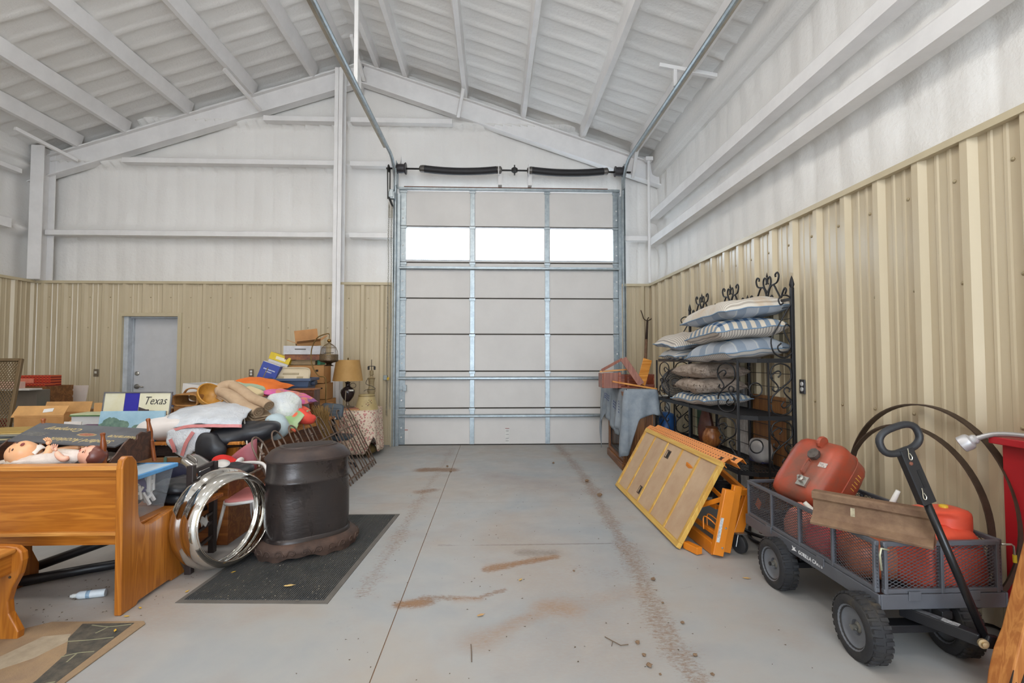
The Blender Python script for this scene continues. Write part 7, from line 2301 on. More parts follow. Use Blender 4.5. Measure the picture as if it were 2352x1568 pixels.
# ---- the pile on the table
M_plw = mat('#ded6d2', 0.35, 0, 0.04, 6)
M_bagw = NT('milky_film')
_c = M_bagw.coord()
_f = M_bagw.noise(_c, 6, 4, 0.6)
M_bagw.set(M_bagw.ramp(_f, [(0.3, '#dfe3e8'), (0.7, '#c6ccd4')]), 0.3, spec=0.5, alpha=0.9)
M_bagw.bump(M_bagw.noise(_c, 16, 4, 0.7, 1.0), 0.6, 0.03)
M_bagw = M_bagw.m
M_pinkdraw = mat('#e08f8d', 0.45, 0, 0.1, 12)
soft('white_sack', 'plump glossy white sack lying on the left end of the trestle table', 'sack', (-2.86, 4.55, 0.79), (0.60, 0.42, 0.22), (0, R(-4), R(4)), M_plw, 2.3, 0.012, 6)
def surface(name, label, cat, pts, m, th=0.006, nu=26, nv=14, wr=0.012, fr=9, seed=0, parent=None, group=None):
    """cloth through a small grid of control points (rows of equal length)"""
    rows = [smoothpath(r, 6) for r in pts]
    colsn = len(rows[0])
    cols = [smoothpath([rows[j][i] for j in range(len(rows))], 6) for i in range(colsn)]
    nv_ = len(cols[0]) - 1
    def fn(u, v):
        p = cols[int(round(u * (colsn - 1)))][int(round(v * nv_))]
        n = V((mn.noise(V(p) * fr + V((seed, 0, 0))), mn.noise(V(p) * fr + V((0, seed, 3))), mn.noise(V(p) * fr + V((7, 0, seed)))))
        return V(p) + n * wr
    o = obj(name, MB().sheet(colsn - 1, nv_, fn, th), m, parent=parent, smooth=True)
    if label:
        tag(o, label, cat, group)
    return o
PBG = thing('drawstring_bag', 'flat white plastic bag with pink drawstring draped over the table end', 'bag', (-2.56, 4.55, 0.69))
surface('film', None, None, [[(-2.92, 5.0, 0.93), (-2.7, 5.02, 0.97), (-2.5, 5.02, 0.96), (-2.34, 5.0, 0.93)],
                             [(-2.90, 4.72, 0.94), (-2.68, 4.70, 0.96), (-2.45, 4.70, 0.955), (-2.28, 4.70, 0.90)],
                             [(-2.87, 4.46, 0.89), (-2.66, 4.44, 0.90), (-2.44, 4.42, 0.89), (-2.22, 4.46, 0.85)],
                             [(-2.86, 4.38, 0.80), (-2.66, 4.35, 0.83), (-2.44, 4.34, 0.84), (-2.20, 4.40, 0.825)]], M_bagw, 0.008, wr=0.018, seed=3, parent=PBG)
surface('drawstring_hem', None, None, [[(-2.90, 4.375, 0.755), (-2.66, 4.34, 0.825), (-2.44, 4.335, 0.842), (-2.20, 4.395, 0.828)], [(-2.89, 4.37, 0.735), (-2.66, 4.335, 0.80), (-2.44, 4.33, 0.815), (-2.20, 4.39, 0.80)]], M_pinkdraw, 0.006, wr=0.006, seed=5, parent=PBG)
surface('hanging_corner', None, None, [[(-2.80, 4.36, 0.79), (-2.66, 4.34, 0.80), (-2.52, 4.335, 0.81), (-2.43, 4.34, 0.80)],
                                       [(-2.80, 4.33, 0.69), (-2.68, 4.30, 0.68), (-2.54, 4.30, 0.69), (-2.45, 4.33, 0.70)],
                                       [(-2.74, 4.32, 0.61), (-2.66, 4.30, 0.595), (-2.57, 4.30, 0.60), (-2.49, 4.32, 0.65)],
                                       [(-2.68, 4.32, 0.575), (-2.655, 4.31, 0.56), (-2.63, 4.31, 0.56), (-2.58, 4.32, 0.60)]], M_bagw, 0.006, wr=0.018, fr=14, seed=8, parent=PBG)
for a in ([(-2.74, 4.29, 0.72), (-2.71, 4.285, 0.66), (-2.70, 4.29, 0.61)], [(-2.55, 4.29, 0.78), (-2.60, 4.28, 0.69), (-2.64, 4.29, 0.58)]):
    P = smoothpath(a, 4)
    mb = MB()
    for p, q in zip(P[:-1], P[1:]):
        mb.beam(p, q, 0.03, 0.004, up=(0, -1, 0))
    obj('drawstring_band', mb, M_pinkdraw, parent=PBG)
soft('black_leather_coat', 'bulky folded black leather coat hanging over the table corner', 'coat', (-2.25, 4.52, 0.735), (0.62, 0.32, 0.17), (R(10), R(-10), R(14)), mat('#24252a', 0.4, 0, 0.15, 5, bump=0.25, bs=14), 2.6, 0.03, 6)
soft('leather_sleeve', 'rolled black leather sleeve drooping off the table end', 'coat', (-2.42, 4.34, 0.645), (0.26, 0.17, 0.22), (R(0), R(25), R(0)), mat('#24252a', 0.4, 0, 0.15, 5, bump=0.25, bs=14), 2.3, 0.03, 8)
# wicker bag and wooden bowl
WB2 = thing('woven_bag', 'brown woven bark bag lying on its side on the white plastic bag', 'bag', (-2.97, 5.0, 0.965))
M_wov = mat('#a5763f', 0.75, 0, 0.2, 24, col2='#83582b', bump=0.5, bs=70)
def wb_shape(u, v):
    a = 2 * math.pi * u
    c, s_ = math.cos(a), math.sin(a)
    m_ = (abs(c) ** 5 + abs(s_) ** 5) ** (-0.2)
    k = 1 - 0.12 * v
    return (-2.975 + 0.115 * c * m_ * k, 4.86 + 0.22 * v, 1.0 + 0.055 * s_ * m_ * k + 0.015 * v)
obj('shell', MB().sheet(28, 6, wb_shape, 0.012), M_wov, parent=WB2, smooth=True)
obj('bottom', MB().prism([(-2.975 + 0.10 * math.cos(a), 1.015 + 0.045 * math.sin(a)) for a in [i * math.pi / 10 for i in range(20)]], 0.012, XZ(5.085)), M_wov, parent=WB2)
obj('handle', MB().tube(smoothpath([(-3.06, 4.98, 1.05), (-3.02, 4.97, 1.10), (-2.95, 4.97, 1.11), (-2.89, 4.98, 1.08), (-2.87, 5.0, 1.05)], 4), 0.014, 6, flat=0.5), M_wov, parent=WB2, smooth=True)
BW = thing('wooden_bowl', 'golden brown wooden bowl tipped on its side next to the woven bag', 'bowl', (-2.80, 4.95, 1.03), tilt=V((0.72, -0.42, 0.55)).to_track_quat('Z', 'Y').to_euler())
M_bowl = mat('#c38c38', 0.45, 0, 0.1, 14, col2='#a87428', bump=0.15, bs=40)
obj('shell', MB().lathe([(0.0, -0.07), (0.06, -0.068), (0.095, -0.04), (0.12, 0.01), (0.126, 0.045), (0.116, 0.045), (0.108, 0.01), (0.085, -0.03), (0.05, -0.055), (0, -0.058)], 28, Mx.Identity(4)), M_bowl, parent=BW, local=True, smooth=True, auto=50)
obj('rim_band', MB().lathe([(0.126, 0.038), (0.129, 0.045), (0.12, 0.052), (0.114, 0.045)], 28, Mx.Identity(4), closed=True), M_bowl, parent=BW, local=True, smooth=True)
# rolled beige blanket: folded layers below, two fat rolls above
RLB = thing('rolled_blanket', 'thick beige blanket folded and rolled on top of the table pile', 'blanket', (-2.45, 5.0, 0.90))
M_bge = mat('#b79d80', 0.92, 0, 0.06, 7, col2='#a98e72', bump=0.2, bs=90)
ua, ub = V((-2.72, 5.04, 1.07)), V((-2.25, 4.80, 0.885))
dd = (ub - ua)
ax_ = dd.normalized()
sd_ = V((0.45, 0.9, 0)).normalized()
up_ = ax_.cross(sd_)
if up_.z < 0:
    up_ = -up_
for off, r0 in ((0.0, 0.066), (1.0, 0.064)):
    P = []
    for i in range(15):
        t = i / 14
        p = ua + dd * t + sd_ * (0.105 * off) + up_ * (0.05 * off) + V((0, 0, 0.012 * math.sin(t * 7 + off)))
        P.append(p)
    obj('roll', MB().tube(P, [r0 * (0.9 + 0.12 * math.sin(3.14 * i / 14)) for i in range(15)], 18, flat=0.82), M_bge, parent=RLB, smooth=True, auto=60)
    e = P[-1]
    x_, y_, z_ = frame_from(ax_)
    sp = []
    for i in range(40):
        a = i * 0.42
        r = 0.008 + (r0 - 0.012) * i / 39
        sp.append(e + x_ * (r * math.cos(a)) + y_ * (r * 0.82 * math.sin(a)) + ax_ * 0.004)
    obj('roll_edge', MB().tube(sp, 0.005, 5), mat('#8f765c', 0.92), parent=RLB, smooth=True)
obj('fold_end', MB().tube([ua + sd_ * (0.0525 + 0.0525 * math.cos(a)) + up_ * (0.025 + 0.025 * math.cos(a)) - ax_ * (0.06 * math.sin(a)) for a in [math.pi - math.pi * i / 12 for i in range(13)]], 0.062, 16, flat=0.85), M_bge, parent=RLB, smooth=True)
for k in range(3):
    surface('folded_layer', None, None, [[tuple(ua + sd_ * (-0.02) - up_ * (0.055 + 0.022 * k) + ax_ * (-0.02 + dd.length * q * 1.02) + V((0, 0, 0.012 * math.sin(q * 9 + k)))) for q in (0.0, 0.33, 0.66, 1.0)],
                                         [tuple(ua + sd_ * (0.24) - up_ * (0.05 + 0.022 * k) + ax_ * (-0.02 + dd.length * q * 1.02)) for q in (0.0, 0.33, 0.66, 1.0)]], M_bge, 0.016, wr=0.006, seed=k, parent=RLB)
    P = [ua + sd_ * (-0.025) - up_ * (0.055 + 0.022 * k) + ax_ * (-0.02 + dd.length * q * 1.02 / 12) + V((0, 0, 0.012 * math.sin(q * 9 / 12 + k))) for q in range(13)]
    obj('fold_edge', MB().tube(P, 0.012, 6), M_bge, parent=RLB, smooth=True)
# cushions
def cushion(label, c, rot, sz, col, seed, col2=None, m=None):
    return pillow(label, place(c, *rot), sz[0], sz[1], sz[2], m or mat(col, 0.9, 0, 0.06, 6, col2=col2), m or mat(col, 0.9, 0, 0.06, 6, col2=col2), name='cushion', piping=False, seed=seed, n=20, k=2.6)
cushion('soft green cushion in the pile, lying just above the rolled blanket', (-2.74, 5.50, 1.06), (R(10), R(6), R(5)), (0.52, 0.40, 0.12), '#a8b79c', 1.2, '#93a68b')
cushion('bright orange cushion topmost at the back of the table pile', (-2.66, 5.75, 1.10), (R(6), R(10), R(-4)), (0.56, 0.44, 0.13), '#e2762c', 2.2, '#d0661f')
cushion('red cushion pressed under the green one in the table pile', (-2.50, 5.52, 0.985), (R(6), R(4), R(3)), (0.52, 0.40, 0.10), '#d2553c', 3.4, '#b94a3a')
t_ = NT('floral_pink')
_c = t_.coord()
vo = t_.n('ShaderNodeTexVoronoi')
vo.inputs['Scale'].default_value = 7.0
t_.l(_c, vo.inputs['Vector'])
t_.set(t_.ramp(t_.noise(_c, 5, 2, 0.5, 1.2), [(0.30, '#d56a9c'), (0.42, '#c95d9a'), (0.50, '#d98a6a'), (0.58, '#8a5a8a'), (0.70, '#c06aa0')], 'EASE'), 0.85)
cushion('pink and purple patterned cushion sticking out to the right of the pile', (-2.22, 5.45, 0.985), (R(0), R(14), R(-8)), (0.50, 0.34, 0.12), '#d06a9a', 4.4, None, t_.m)
t_ = NT('floral_scarf')
_c = t_.coord()
t_.set(t_.ramp(t_.noise(_c, 4.2, 2, 0.45, 1.0), [(0.34, '#d9573f'), (0.47, '#e0664a'), (0.50, '#8fae7a'), (0.62, '#a9bd92'), (0.66, '#3d3230'), (0.75, '#d9573f')], 'EASE'), 0.85)
M_scarf = t_.m
surface('printed_scarf', 'red and green flowered scarf trailing down the right side of the table pile', 'scarf', [[(-2.36, 5.55, 1.02), (-2.20, 5.42, 0.97), (-2.06, 5.32, 0.91), (-1.93, 5.27, 0.86)],
                                        [(-2.34, 5.25, 0.97), (-2.18, 5.12, 0.93), (-2.03, 5.06, 0.87), (-1.90, 5.06, 0.84)],
                                        [(-2.26, 5.02, 0.86), (-2.13, 4.95, 0.82), (-2.02, 4.92, 0.75), (-1.96, 4.95, 0.67)]], M_scarf, 0.012, wr=0.03, fr=8, seed=2)
soft('red_cloth_bundle', 'bright red-orange cloth bundle at the right tip of the flowered scarf', 'cloth', (-1.95, 5.15, 0.815), (0.23, 0.20, 0.12), (0, R(14), R(10)), mat('#dd4a3a', 0.85, 0, 0.08, 10), 2.6, 0.03, 10)
t_ = NT('milky_sack')
_c = t_.coord()
t_.set(t_.ramp(t_.noise(_c, 5, 4, 0.6), [(0.3, '#cfd6dc'), (0.55, '#dfe2de'), (0.72, '#b9c8b4')]), 0.3, alpha=0.92)
t_.bump(t_.noise(_c, 14, 4, 0.7, 1.2), 0.7, 0.03)
soft('clear_plastic_bag', 'cloudy plastic bag stuffed with linens right of the rolled blanket', 'bag', (-2.13, 5.12, 0.91), (0.34, 0.34, 0.26), (R(12), R(28), R(-10)), t_.m, 2.3, 0.04, 7)
soft('pale_blue_bag', 'pale blue lumpy bag hanging at the table edge above the fence hoops', 'bag', (-2.075, 4.82, 0.755), (0.20, 0.22, 0.25), (R(0), R(-20), R(0)), mat('#b5c6cc', 0.5, 0, 0.08, 8, bump=0.3, bs=20), 2.3, 0.02, 8)
CR_ = thing('clock_radio', 'cream clock radio with dark display on top of the table pile', 'radio', (-2.50, 5.2, 1.05), tilt=(R(14), R(18), R(-12)))
obj('case', rounded_box(0.20, 0.14, 0.075, 5, 28, 14), mat('#d2bd93', 0.45, 0, 0.03), parent=CR_, local=True, smooth=True)
obj('display', MB().bx(-0.07, 0.02, -0.074, -0.066, -0.018, 0.02), mat('#3b3733', 0.2), parent=CR_, local=True, bev=0.002)
soft('grey_jumper', 'grey woollen cloth filling the back of the pile under the cushions', 'cloth', (-2.62, 5.65, 0.85), (0.95, 0.85, 0.34), (0, 0, 0), mat('#8d8580', 0.95, 0, 0.1, 9), 3.0, 0.04, 5)
soft('folded_quilt', 'folded pale quilt under the rolled blanket and woven bag', 'quilt', (-2.72, 5.05, 0.81), (0.75, 0.62, 0.25), (0, 0, R(2)), mat('#b9aca0', 0.95, 0, 0.1, 9), 3.6, 0.02, 6)
# white-sided carton behind the woven bag, twig standing in it
def carton(name, label, c, sz, rz, m_out, m_in=None, flaps=(), open_=True, tilt=(0, 0), group=None, th=0.006, cat='box'):
    t = thing(name, label, cat, (c[0], c[1], c[2]), tilt=(tilt[0], tilt[1], rz), group=group)
    a, b, h = sz[0] / 2, sz[1] / 2, sz[2]
    mb = MB().bx(-a, a, -b, -b + th, 0, h).bx(-a, a, b - th, b, 0, h).bx(-a, -a + th, -b + th, b - th, 0, h).bx(a - th, a, -b + th, b - th, 0, h).bx(-a, a, -b, b, 0, th)
    if not open_:
        mb.bx(-a, a, -b, b, h - th, h)
    obj('carton_body', mb, m_out, parent=t, local=True)
    for side, ang, ln in flaps:
        an = R(ang)
        if side in 'FB':
            s_ = -1 if side == 'F' else 1
            p0 = V((0, s_ * b, h)); d = V((0, s_ * math.sin(an), math.cos(an)))
            q = MB().beam(p0, p0 + d * ln, sz[0], th, up=(0, -math.cos(an) * s_, math.sin(an)))
        else:
            s_ = -1 if side == 'L' else 1
            p0 = V((s_ * a, 0, h)); d = V((s_ * math.sin(an), 0, math.cos(an)))
            q = MB().beam(p0, p0 + d * ln, sz[1], th, up=(-math.cos(an) * s_, 0, math.sin(an)))
        obj('flap', q, m_in or m_out, parent=t, local=True)
    return t
M_card = mat('#b3834f', 0.75, 0, 0.05, 5, col2='#a67644')
M_cardd = mat('#9c6d3d', 0.75, 0, 0.05, 5)
M_cardw = mat('#d0ccc8', 0.6, 0, 0.05, 5)
carton('gift_carton', 'open white-sided carton with brown inside behind the woven bag', (-3.05, 5.35, 0.93), (0.34, 0.30, 0.20), R(-12), M_cardw, M_cardd, (('L', 30, 0.0),) if False else (), True, (0, R(6)))
tag(obj('carton_stack', MB().bx(-3.28, -2.86, 5.18, 5.55, 0.683, 0.925), M_cardd, bev=0.004), 'closed brown carton supporting the white-sided carton on the table', 'box')
tag(obj('bent_wire', MB().tube(smoothpath([(-2.80, 5.9, 0.95), (-2.76, 5.9, 1.08), (-2.72, 5.9, 1.17), (-2.66, 5.9, 1.30)], 4), 0.006, 5), mat('#6f6a5c', 0.7)), 'thin grey stick rising from the pile in front of the tan wall', 'stick')

# ---- boxes and totes stacked by the column
M_navy = mat('#41536f', 0.45, 0, 0.06, 5)
TT = thing('blue_tote', 'large slate blue plastic tote standing high on boxes behind the cushions', 'tote', (-2.56, 6.33, 0.80), R(6))
mb = MB()
def fr2(a0, b0, z0, a1, b1, z1):
    return [(-a0, -b0, z0), (a0, -b0, z0), (a0, b0, z0), (-a0, b0, z0), (-a1, -b1, z1), (a1, -b1, z1), (a1, b1, z1), (-a1, b1, z1)]
FB5 = [(0, 3, 2, 1), (0, 1, 5, 4), (1, 2, 6, 5), (2, 3, 7, 6), (3, 0, 4, 7)]
mb._add(fr2(0.215, 0.16, 0, 0.245, 0.19, 0.26), FB5)
mb._add(fr2(0.25, 0.195, 0.25, 0.262, 0.207, 0.33), FB5)
obj('tub', mb, M_navy, parent=TT, local=True, bev=0.008)
obj('rim', MB().bx(-0.285, 0.285, -0.228, -0.21, 0.325, 0.36).bx(-0.285, 0.285, 0.21, 0.228, 0.325, 0.36).bx(-0.285, -0.262, -0.21, 0.21, 0.325, 0.36).bx(0.262, 0.285, -0.21, 0.21, 0.325, 0.36), M_navy, parent=TT, local=True, bev=0.006)
obj('handle', MB().bx(0.25, 0.30, -0.07, 0.07, 0.27, 0.32), mat('#2b3850', 0.45), parent=TT, local=True, bev=0.01)
obj('contents', MB().bx(-0.24, 0.24, -0.19, 0.19, 0.30, 0.315), mat('#6b655e', 0.9), parent=TT, local=True)
LDD = thing('tote_lid', 'tan plastic tote lid standing in the blue tote', 'lid', (-2.63, 6.46, 1.12), tilt=(R(62), 0, R(4)))
obj('panel', xf(rounded_box(0.48, 0.36, 0.035, 7, 40, 10), Mx.Identity(4)), mat('#c9b99c', 0.5, 0, 0.04), parent=LDD, local=True, smooth=True)
obj('rim', MB().tube([(0.235 * (abs(math.cos(a)) ** 0.3) * (1 if math.cos(a) > 0 else -1), 0.175 * (abs(math.sin(a)) ** 0.3) * (1 if math.sin(a) > 0 else -1), 0.018) for a in [i * math.pi / 24 for i in range(48)]], 0.009, 6, closed=True), mat('#c9b99c', 0.5, 0, 0.04), parent=LDD, local=True, smooth=True)
obj('grip_recess', MB().bx(-0.16, -0.08, 0.02, 0.05, 0.017, 0.021).bx(0.08, 0.16, 0.02, 0.05, 0.017, 0.021).bx(-0.10, 0.10, 0.075, 0.10, 0.017, 0.024), mat('#a89878', 0.5), parent=LDD, local=True, bev=0.002)
carton('moving_box', 'large brown carton on the floor holding up the blue tote', (-2.5, 6.42, 0.0), (0.50, 0.40, 0.795), R(3), M_cardd, None, (), False)
WYB = thing('document_box', 'white document box with yellow lid leaning beside the carton stack', 'box', (-2.96, 6.75, 1.12), tilt=(R(-4), R(19), R(3)))
obj('carton_body', MB().bx(-0.13, 0.13, -0.10, 0.10, 0.0, 0.33), M_cardw, parent=WYB, local=True, bev=0.003)
obj('yellow_lid', MB().bx(-0.137, 0.137, -0.107, 0.107, 0.25, 0.345), mat('#d7b92b', 0.5, 0, 0.1, 9), parent=WYB, local=True, bev=0.003, label='yellow lid')
obj('lid_label', MB().bx(-0.05, 0.08, -0.1085, -0.107, 0.275, 0.315), mat('#e4dcc0', 0.6), parent=WYB, local=True)
BB_ = thing('paper_box', 'royal blue and white paper box leaning in front of the yellow-lidded box', 'box', (-2.98, 6.48, 0.98), tilt=(R(-3), R(20), R(3)))
obj('carton_body', MB().bx(-0.11, 0.11, -0.09, 0.09, 0.0, 0.38), M_cardw, parent=BB_, local=True, bev=0.003)
obj('blue_print', MB().bx(-0.1115, 0.1115, -0.0915, 0.0915, 0.15, 0.375), mat('#36489a', 0.5, 0, 0.06), parent=BB_, local=True, label='royal blue printed upper part')
for k, (w_, z) in enumerate(((0.15, 0.285), (0.08, 0.255))):
    obj('print_line', MB().bx(-w_ / 2, w_ / 2, -0.0928, -0.0915, z, z + 0.014), mat('#c9cfe4', 0.5, 0, 0.3, 90), parent=BB_, local=True)
obj('print_line', MB().bx(-0.09, 0.05, -0.0915, -0.09, 0.03, 0.05), mat('#7f879a', 0.5, 0, 0.3, 90), parent=BB_, local=True)
carton('moving_box', 'brown carton on the floor under the leaning white and blue boxes', (-2.98, 6.62, 0.0), (0.36, 0.42, 0.98), R(4), M_card, None, (), False)
# column of cartons
carton('moving_box', 'brown carton lowest of the tall stack beside the column', (-2.44, 7.0, 0.0), (0.38, 0.38, 0.56), R(2), M_card, None, (), False)
carton('moving_box', 'brown carton second from the floor in the stack beside the column', (-2.45, 6.98, 0.565), (0.36, 0.36, 0.28), R(-3), M_card, None, (), False)
cb3 = carton('moving_box', 'brown carton with a punched handle in the middle of the tall stack', (-2.46, 6.95, 0.85), (0.35, 0.35, 0.215), R(5), M_card, None, (), False)
obj('hand_hole', MB().box((0.10, -0.176, 0.15), (0.035, 0.004, 0.02)), mat('#2b1f15', 0.9), parent=cb3, local=True)
cb4 = carton('moving_box', 'wide brown carton with handle holes under the white-rimmed fruit box', (-2.60, 6.93, 1.07), (0.56, 0.36, 0.245), R(4), M_card, None, (), False)
obj('hand_hole', MB().box((0.19, -0.181, 0.17), (0.035, 0.004, 0.03)), mat('#2b1f15', 0.9), parent=cb4, local=True)
carton('small_carton', 'flat tan carton squeezed under the printed fruit box', (-2.63, 6.90, 1.32), (0.40, 0.30, 0.06), R(3), mat('#a58a66', 0.75), None, (), False)
tag(obj('green_book', MB().bx(-2.40, -2.36, 6.78, 6.98, 1.32, 1.40), mat('#2f7a5c', 0.6), bev=0.002), 'green book spine standing beside the flat tan carton', 'book')
fb = carton('fruit_box', 'printed brown fruit carton with white upper rim near the top of the stack', (-2.60, 6.88, 1.385), (0.44, 0.36, 0.11), R(8), mat('#8f5a35', 0.7, 0, 0.3, 14, col2='#5d3a35'), None, (), True)
obj('white_rim', MB().bx(-0.235, 0.235, -0.195, -0.18, 0.075, 0.19).bx(-0.235, 0.235, 0.18, 0.195, 0.075, 0.19).bx(-0.235, -0.22, -0.18, 0.18, 0.075, 0.19).bx(0.22, 0.235, -0.18, 0.18, 0.075, 0.19), mat('#c9c8cb', 0.6), parent=fb, local=True, bev=0.003, label='white cardboard rim')
obj('hand_slot', MB().box((-0.02, -0.1965, 0.145), (0.14, 0.003, 0.014)), mat('#5b5550', 0.8), parent=fb, local=True)
carton('open_flap_box', 'small open carton with raised flaps topmost on the stack', (-2.56, 6.88, 1.575), (0.30, 0.24, 0.06), R(25), M_card, mat('#c08f5d', 0.75), (('B', -10, 0.17), ('F', 70, 0.11), ('L', 62, 0.12), ('R', 60, 0.12)), True, (R(4), R(-8)))
carton('small_carton', 'tan carton on the floor right of the column foot stack', (-2.24, 6.78, 0.0), (0.24, 0.24, 0.70), R(8), mat('#b98d5e', 0.75), None, (), False)
tag(obj('small_box', MB().box((-2.30, 6.80, 0.75), (0.20, 0.20, 0.10), rotz(R(10)).to_3x3()), mat('#c9925a', 0.75), bev=0.003), 'small orange-tan box on the tan carton beside the column', 'box')
tag(obj('grey_box', MB().box((-2.50, 6.70, 0.36), (0.16, 0.18, 0.72)), mat('#6d747c', 0.6), bev=0.003), 'narrow grey box squeezed between blue tote and cartons', 'box')

# ---- brass bird cage on its curved stand
BC = thing('bird_cage', 'brass wire bird cage hanging from a curved stand beside the boxes', 'bird cage', (-2.2, 6.45, 0))
M_brs = mat('#7d6338', 0.4, 0.8, 0.15, 12)
st = smoothpath([(-2.16, 6.45, 0.0), (-2.17, 6.45, 0.8), (-2.17, 6.45, 1.10), (-2.19, 6.45, 1.165), (-2.26, 6.45, 1.18), (-2.33, 6.45, 1.27), (-2.365, 6.45, 1.40), (-2.35, 6.45, 1.56), (-2.28, 6.45, 1.68), (-2.17, 6.45, 1.725), (-2.135, 6.45, 1.722)], 5)
obj('stand', MB().tube(st, 0.0075, 7), M_brs, parent=BC, smooth=True)
obj('stand_foot', MB().lathe([(0.14, 0), (0.14, 0.012), (0.04, 0.03), (0.015, 0.05)], 20, Mx.Translation((-2.16, 6.45, 0))), M_brs, parent=BC)
cx_, cy_ = -2.135, 6.45
obj('hook', MB().tube([(cx_, cy_, 1.72), (cx_, cy_, 1.665)], 0.004, 5), M_brs, parent=BC)
obj('finial_ball', MB().ball((cx_, cy_, 1.635), 0.026, nu=14, nv=10), mat('#8f6a35', 0.3, 0.85), parent=BC, smooth=True)
wm = MB()
dome = [(0.006, 1.605), (0.03, 1.595), (0.06, 1.575), (0.088, 1.545), (0.104, 1.505), (0.112, 1.46), (0.114, 1.38)]
for i in range(30):
    a = i * math.pi / 15
    wm.tube([(cx_ + r * math.cos(a), cy_ + r * math.sin(a), z) for r, z in dome], 0.0013, 3)
for z, r in ((1.545, 0.089), (1.46, 0.113), (1.42, 0.115)):
    wm.tube([(cx_ + r * math.cos(a), cy_ + r * math.sin(a), z) for a in [i * math.pi / 12 for i in range(24)]], 0.0025, 4, closed=True)
o = obj('cage_wire', wm, M_brs, parent=BC)
o['kind'] = 'stuff'
obj('seed_guard', MB().lathe([(0.1165, 1.375), (0.1165, 1.455)], 28, Mx.Translation((cx_, cy_, 0)), cap=False), mat('#6f5d45', 0.5, 0.4, 0.2, 60), parent=BC, smooth=True)
obj('base_pan', MB().lathe([(0.116, 1.39), (0.118, 1.375), (0.10, 1.362), (0.05, 1.35), (0.03, 1.335), (0.035, 1.325), (0.06, 1.313), (0.062, 1.308), (0, 1.308)], 24, Mx.Translation((cx_, cy_, 0))), mat('#4d3a26', 0.45, 0.6, 0.2, 12), parent=BC, smooth=True, auto=50)
obj('perch', MB().tube([(cx_ - 0.06, cy_, 1.475), (cx_ + 0.06, cy_, 1.48)], 0.004, 5), M_darksteel, parent=BC)

# ---- round table with flowered skirt
SK = thing('skirted_table', 'small table with a pink flowered cloth skirt beside the tan wall', 'table', (-1.97, 7.35, 0))
t_ = NT('flowered_cloth')
_c = t_.coord()
vo = t_.n('ShaderNodeTexVoronoi')
vo.inputs['Scale'].default_value = 34.0
t_.l(_c, vo.inputs['Vector'])
sp_ = t_.math('LESS_THAN', vo.outputs['Distance'], 0.42)
col = t_.ramp(vo.outputs['Color'], [(0.0, '#b5545c'), (0.35, '#c9787a'), (0.5, '#7d6a58'), (0.75, '#a04a50'), (1.0, '#8a8a70')], 'CONSTANT')
t_.set(t_.mix(t_.math('MULTIPLY', sp_, 0.75), '#ddc9b4', col), 0.9)
M_flw = t_.m
def skirt(u, v):
    a = 2 * math.pi * u
    c, s_ = math.cos(a), math.sin(a)
    m_ = (abs(c) ** 4 + abs(s_) ** 4) ** (-0.25)
    fl = 1 + 0.10 * v + 0.035 * v * math.sin(17 * a) + 0.02 * v * math.sin(7 * a + 1)
    drop = 0.60
    # lifted corner at the right front
    d = abs((a - R(318) + math.pi) % (2 * math.pi) - math.pi)
    lift = 0.24 * max(0, 1 - d / 0.34)
    return (-1.97 + 0.28 * c * m_ * fl, 7.36 + 0.36 * s_ * m_ * fl, 0.665 - (drop - lift) * v)
obj('cloth_skirt', MB().sheet(110, 10, skirt, 0.004), M_flw, parent=SK, smooth=True)
obj('cloth_top', MB().prism([(-1.97 + 0.285 * math.cos(a) * (abs(math.cos(a)) ** 4 + abs(math.sin(a)) ** 4) ** -0.25, 7.36 + 0.365 * math.sin(a) * (abs(math.cos(a)) ** 4 + abs(math.sin(a)) ** 4) ** -0.25) for a in [i * math.pi / 24 for i in range(48)]], 0.012, Mx.Translation((0, 0, 0.66))), M_flw, parent=SK)
for x, y in ((-2.17, 7.1), (-1.77, 7.1), (-2.17, 7.62), (-1.77, 7.62)):
    obj('leg', MB().lathe([(0.016, 0), (0.02, 0.3), (0.024, 0.66)], 10, Mx.Translation((x, y, 0))), wood('#6d4a26', '#503318', 'z', 1, 0.5), parent=SK)
tag(obj('brown_sack', xf(rounded_box(0.30, 0.3, 0.18, 2.4, 20, 12, lambda p: (p.x, p.y, p.z + 0.03 * mn.noise(p * 8))), Mx.Translation((-1.86, 7.26, 0.09))), mat('#6f5d33', 0.85, 0, 0.12, 9), smooth=True), 'olive brown sack on the floor showing under the flowered skirt', 'sack')
for k, (b, c, lb) in enumerate((((-2.25, -1.90, 7.05, 7.3, 0.672, 0.69), '#b98a5c', 'tan wooden tray lying on the flowered table under the lamp'), ((-2.24, -1.92, 7.06, 7.29, 0.69, 0.70), '#a86c58', 'reddish book cover lying on the tan tray'))):
    tag(obj(('wooden_tray', 'flat_book')[k], MB().bx(*b), mat(c, 0.7, 0, 0.08), bev=0.003), lb, ('tray', 'book')[k])
L1 = thing('table_lamp', 'table lamp with dark urn base and tan drum shade on the flowered table', 'lamp', (-2.11, 7.2, 0.70))
T = Mx.Translation((-2.11, 7.2, 0.70))
obj('foot', MB().lathe([(0.095, 0), (0.098, 0.012), (0.06, 0.022), (0.03, 0.03), (0.018, 0.06), (0.026, 0.085)], 20, T), mat('#7d7060', 0.4, 0.5, 0.1), parent=L1, smooth=True, auto=50)
obj('urn', MB().lathe([(0.02, 0.08), (0.045, 0.10), (0.085, 0.16), (0.10, 0.215), (0.095, 0.25), (0.06, 0.285), (0.032, 0.30), (0.03, 0.345), (0.042, 0.358), (0.03, 0.368), (0.012, 0.372), (0.012, 0.40)], 22, T), mat('#352b2c', 0.25, 0.3, 0.15, 9), parent=L1, smooth=True, auto=60)
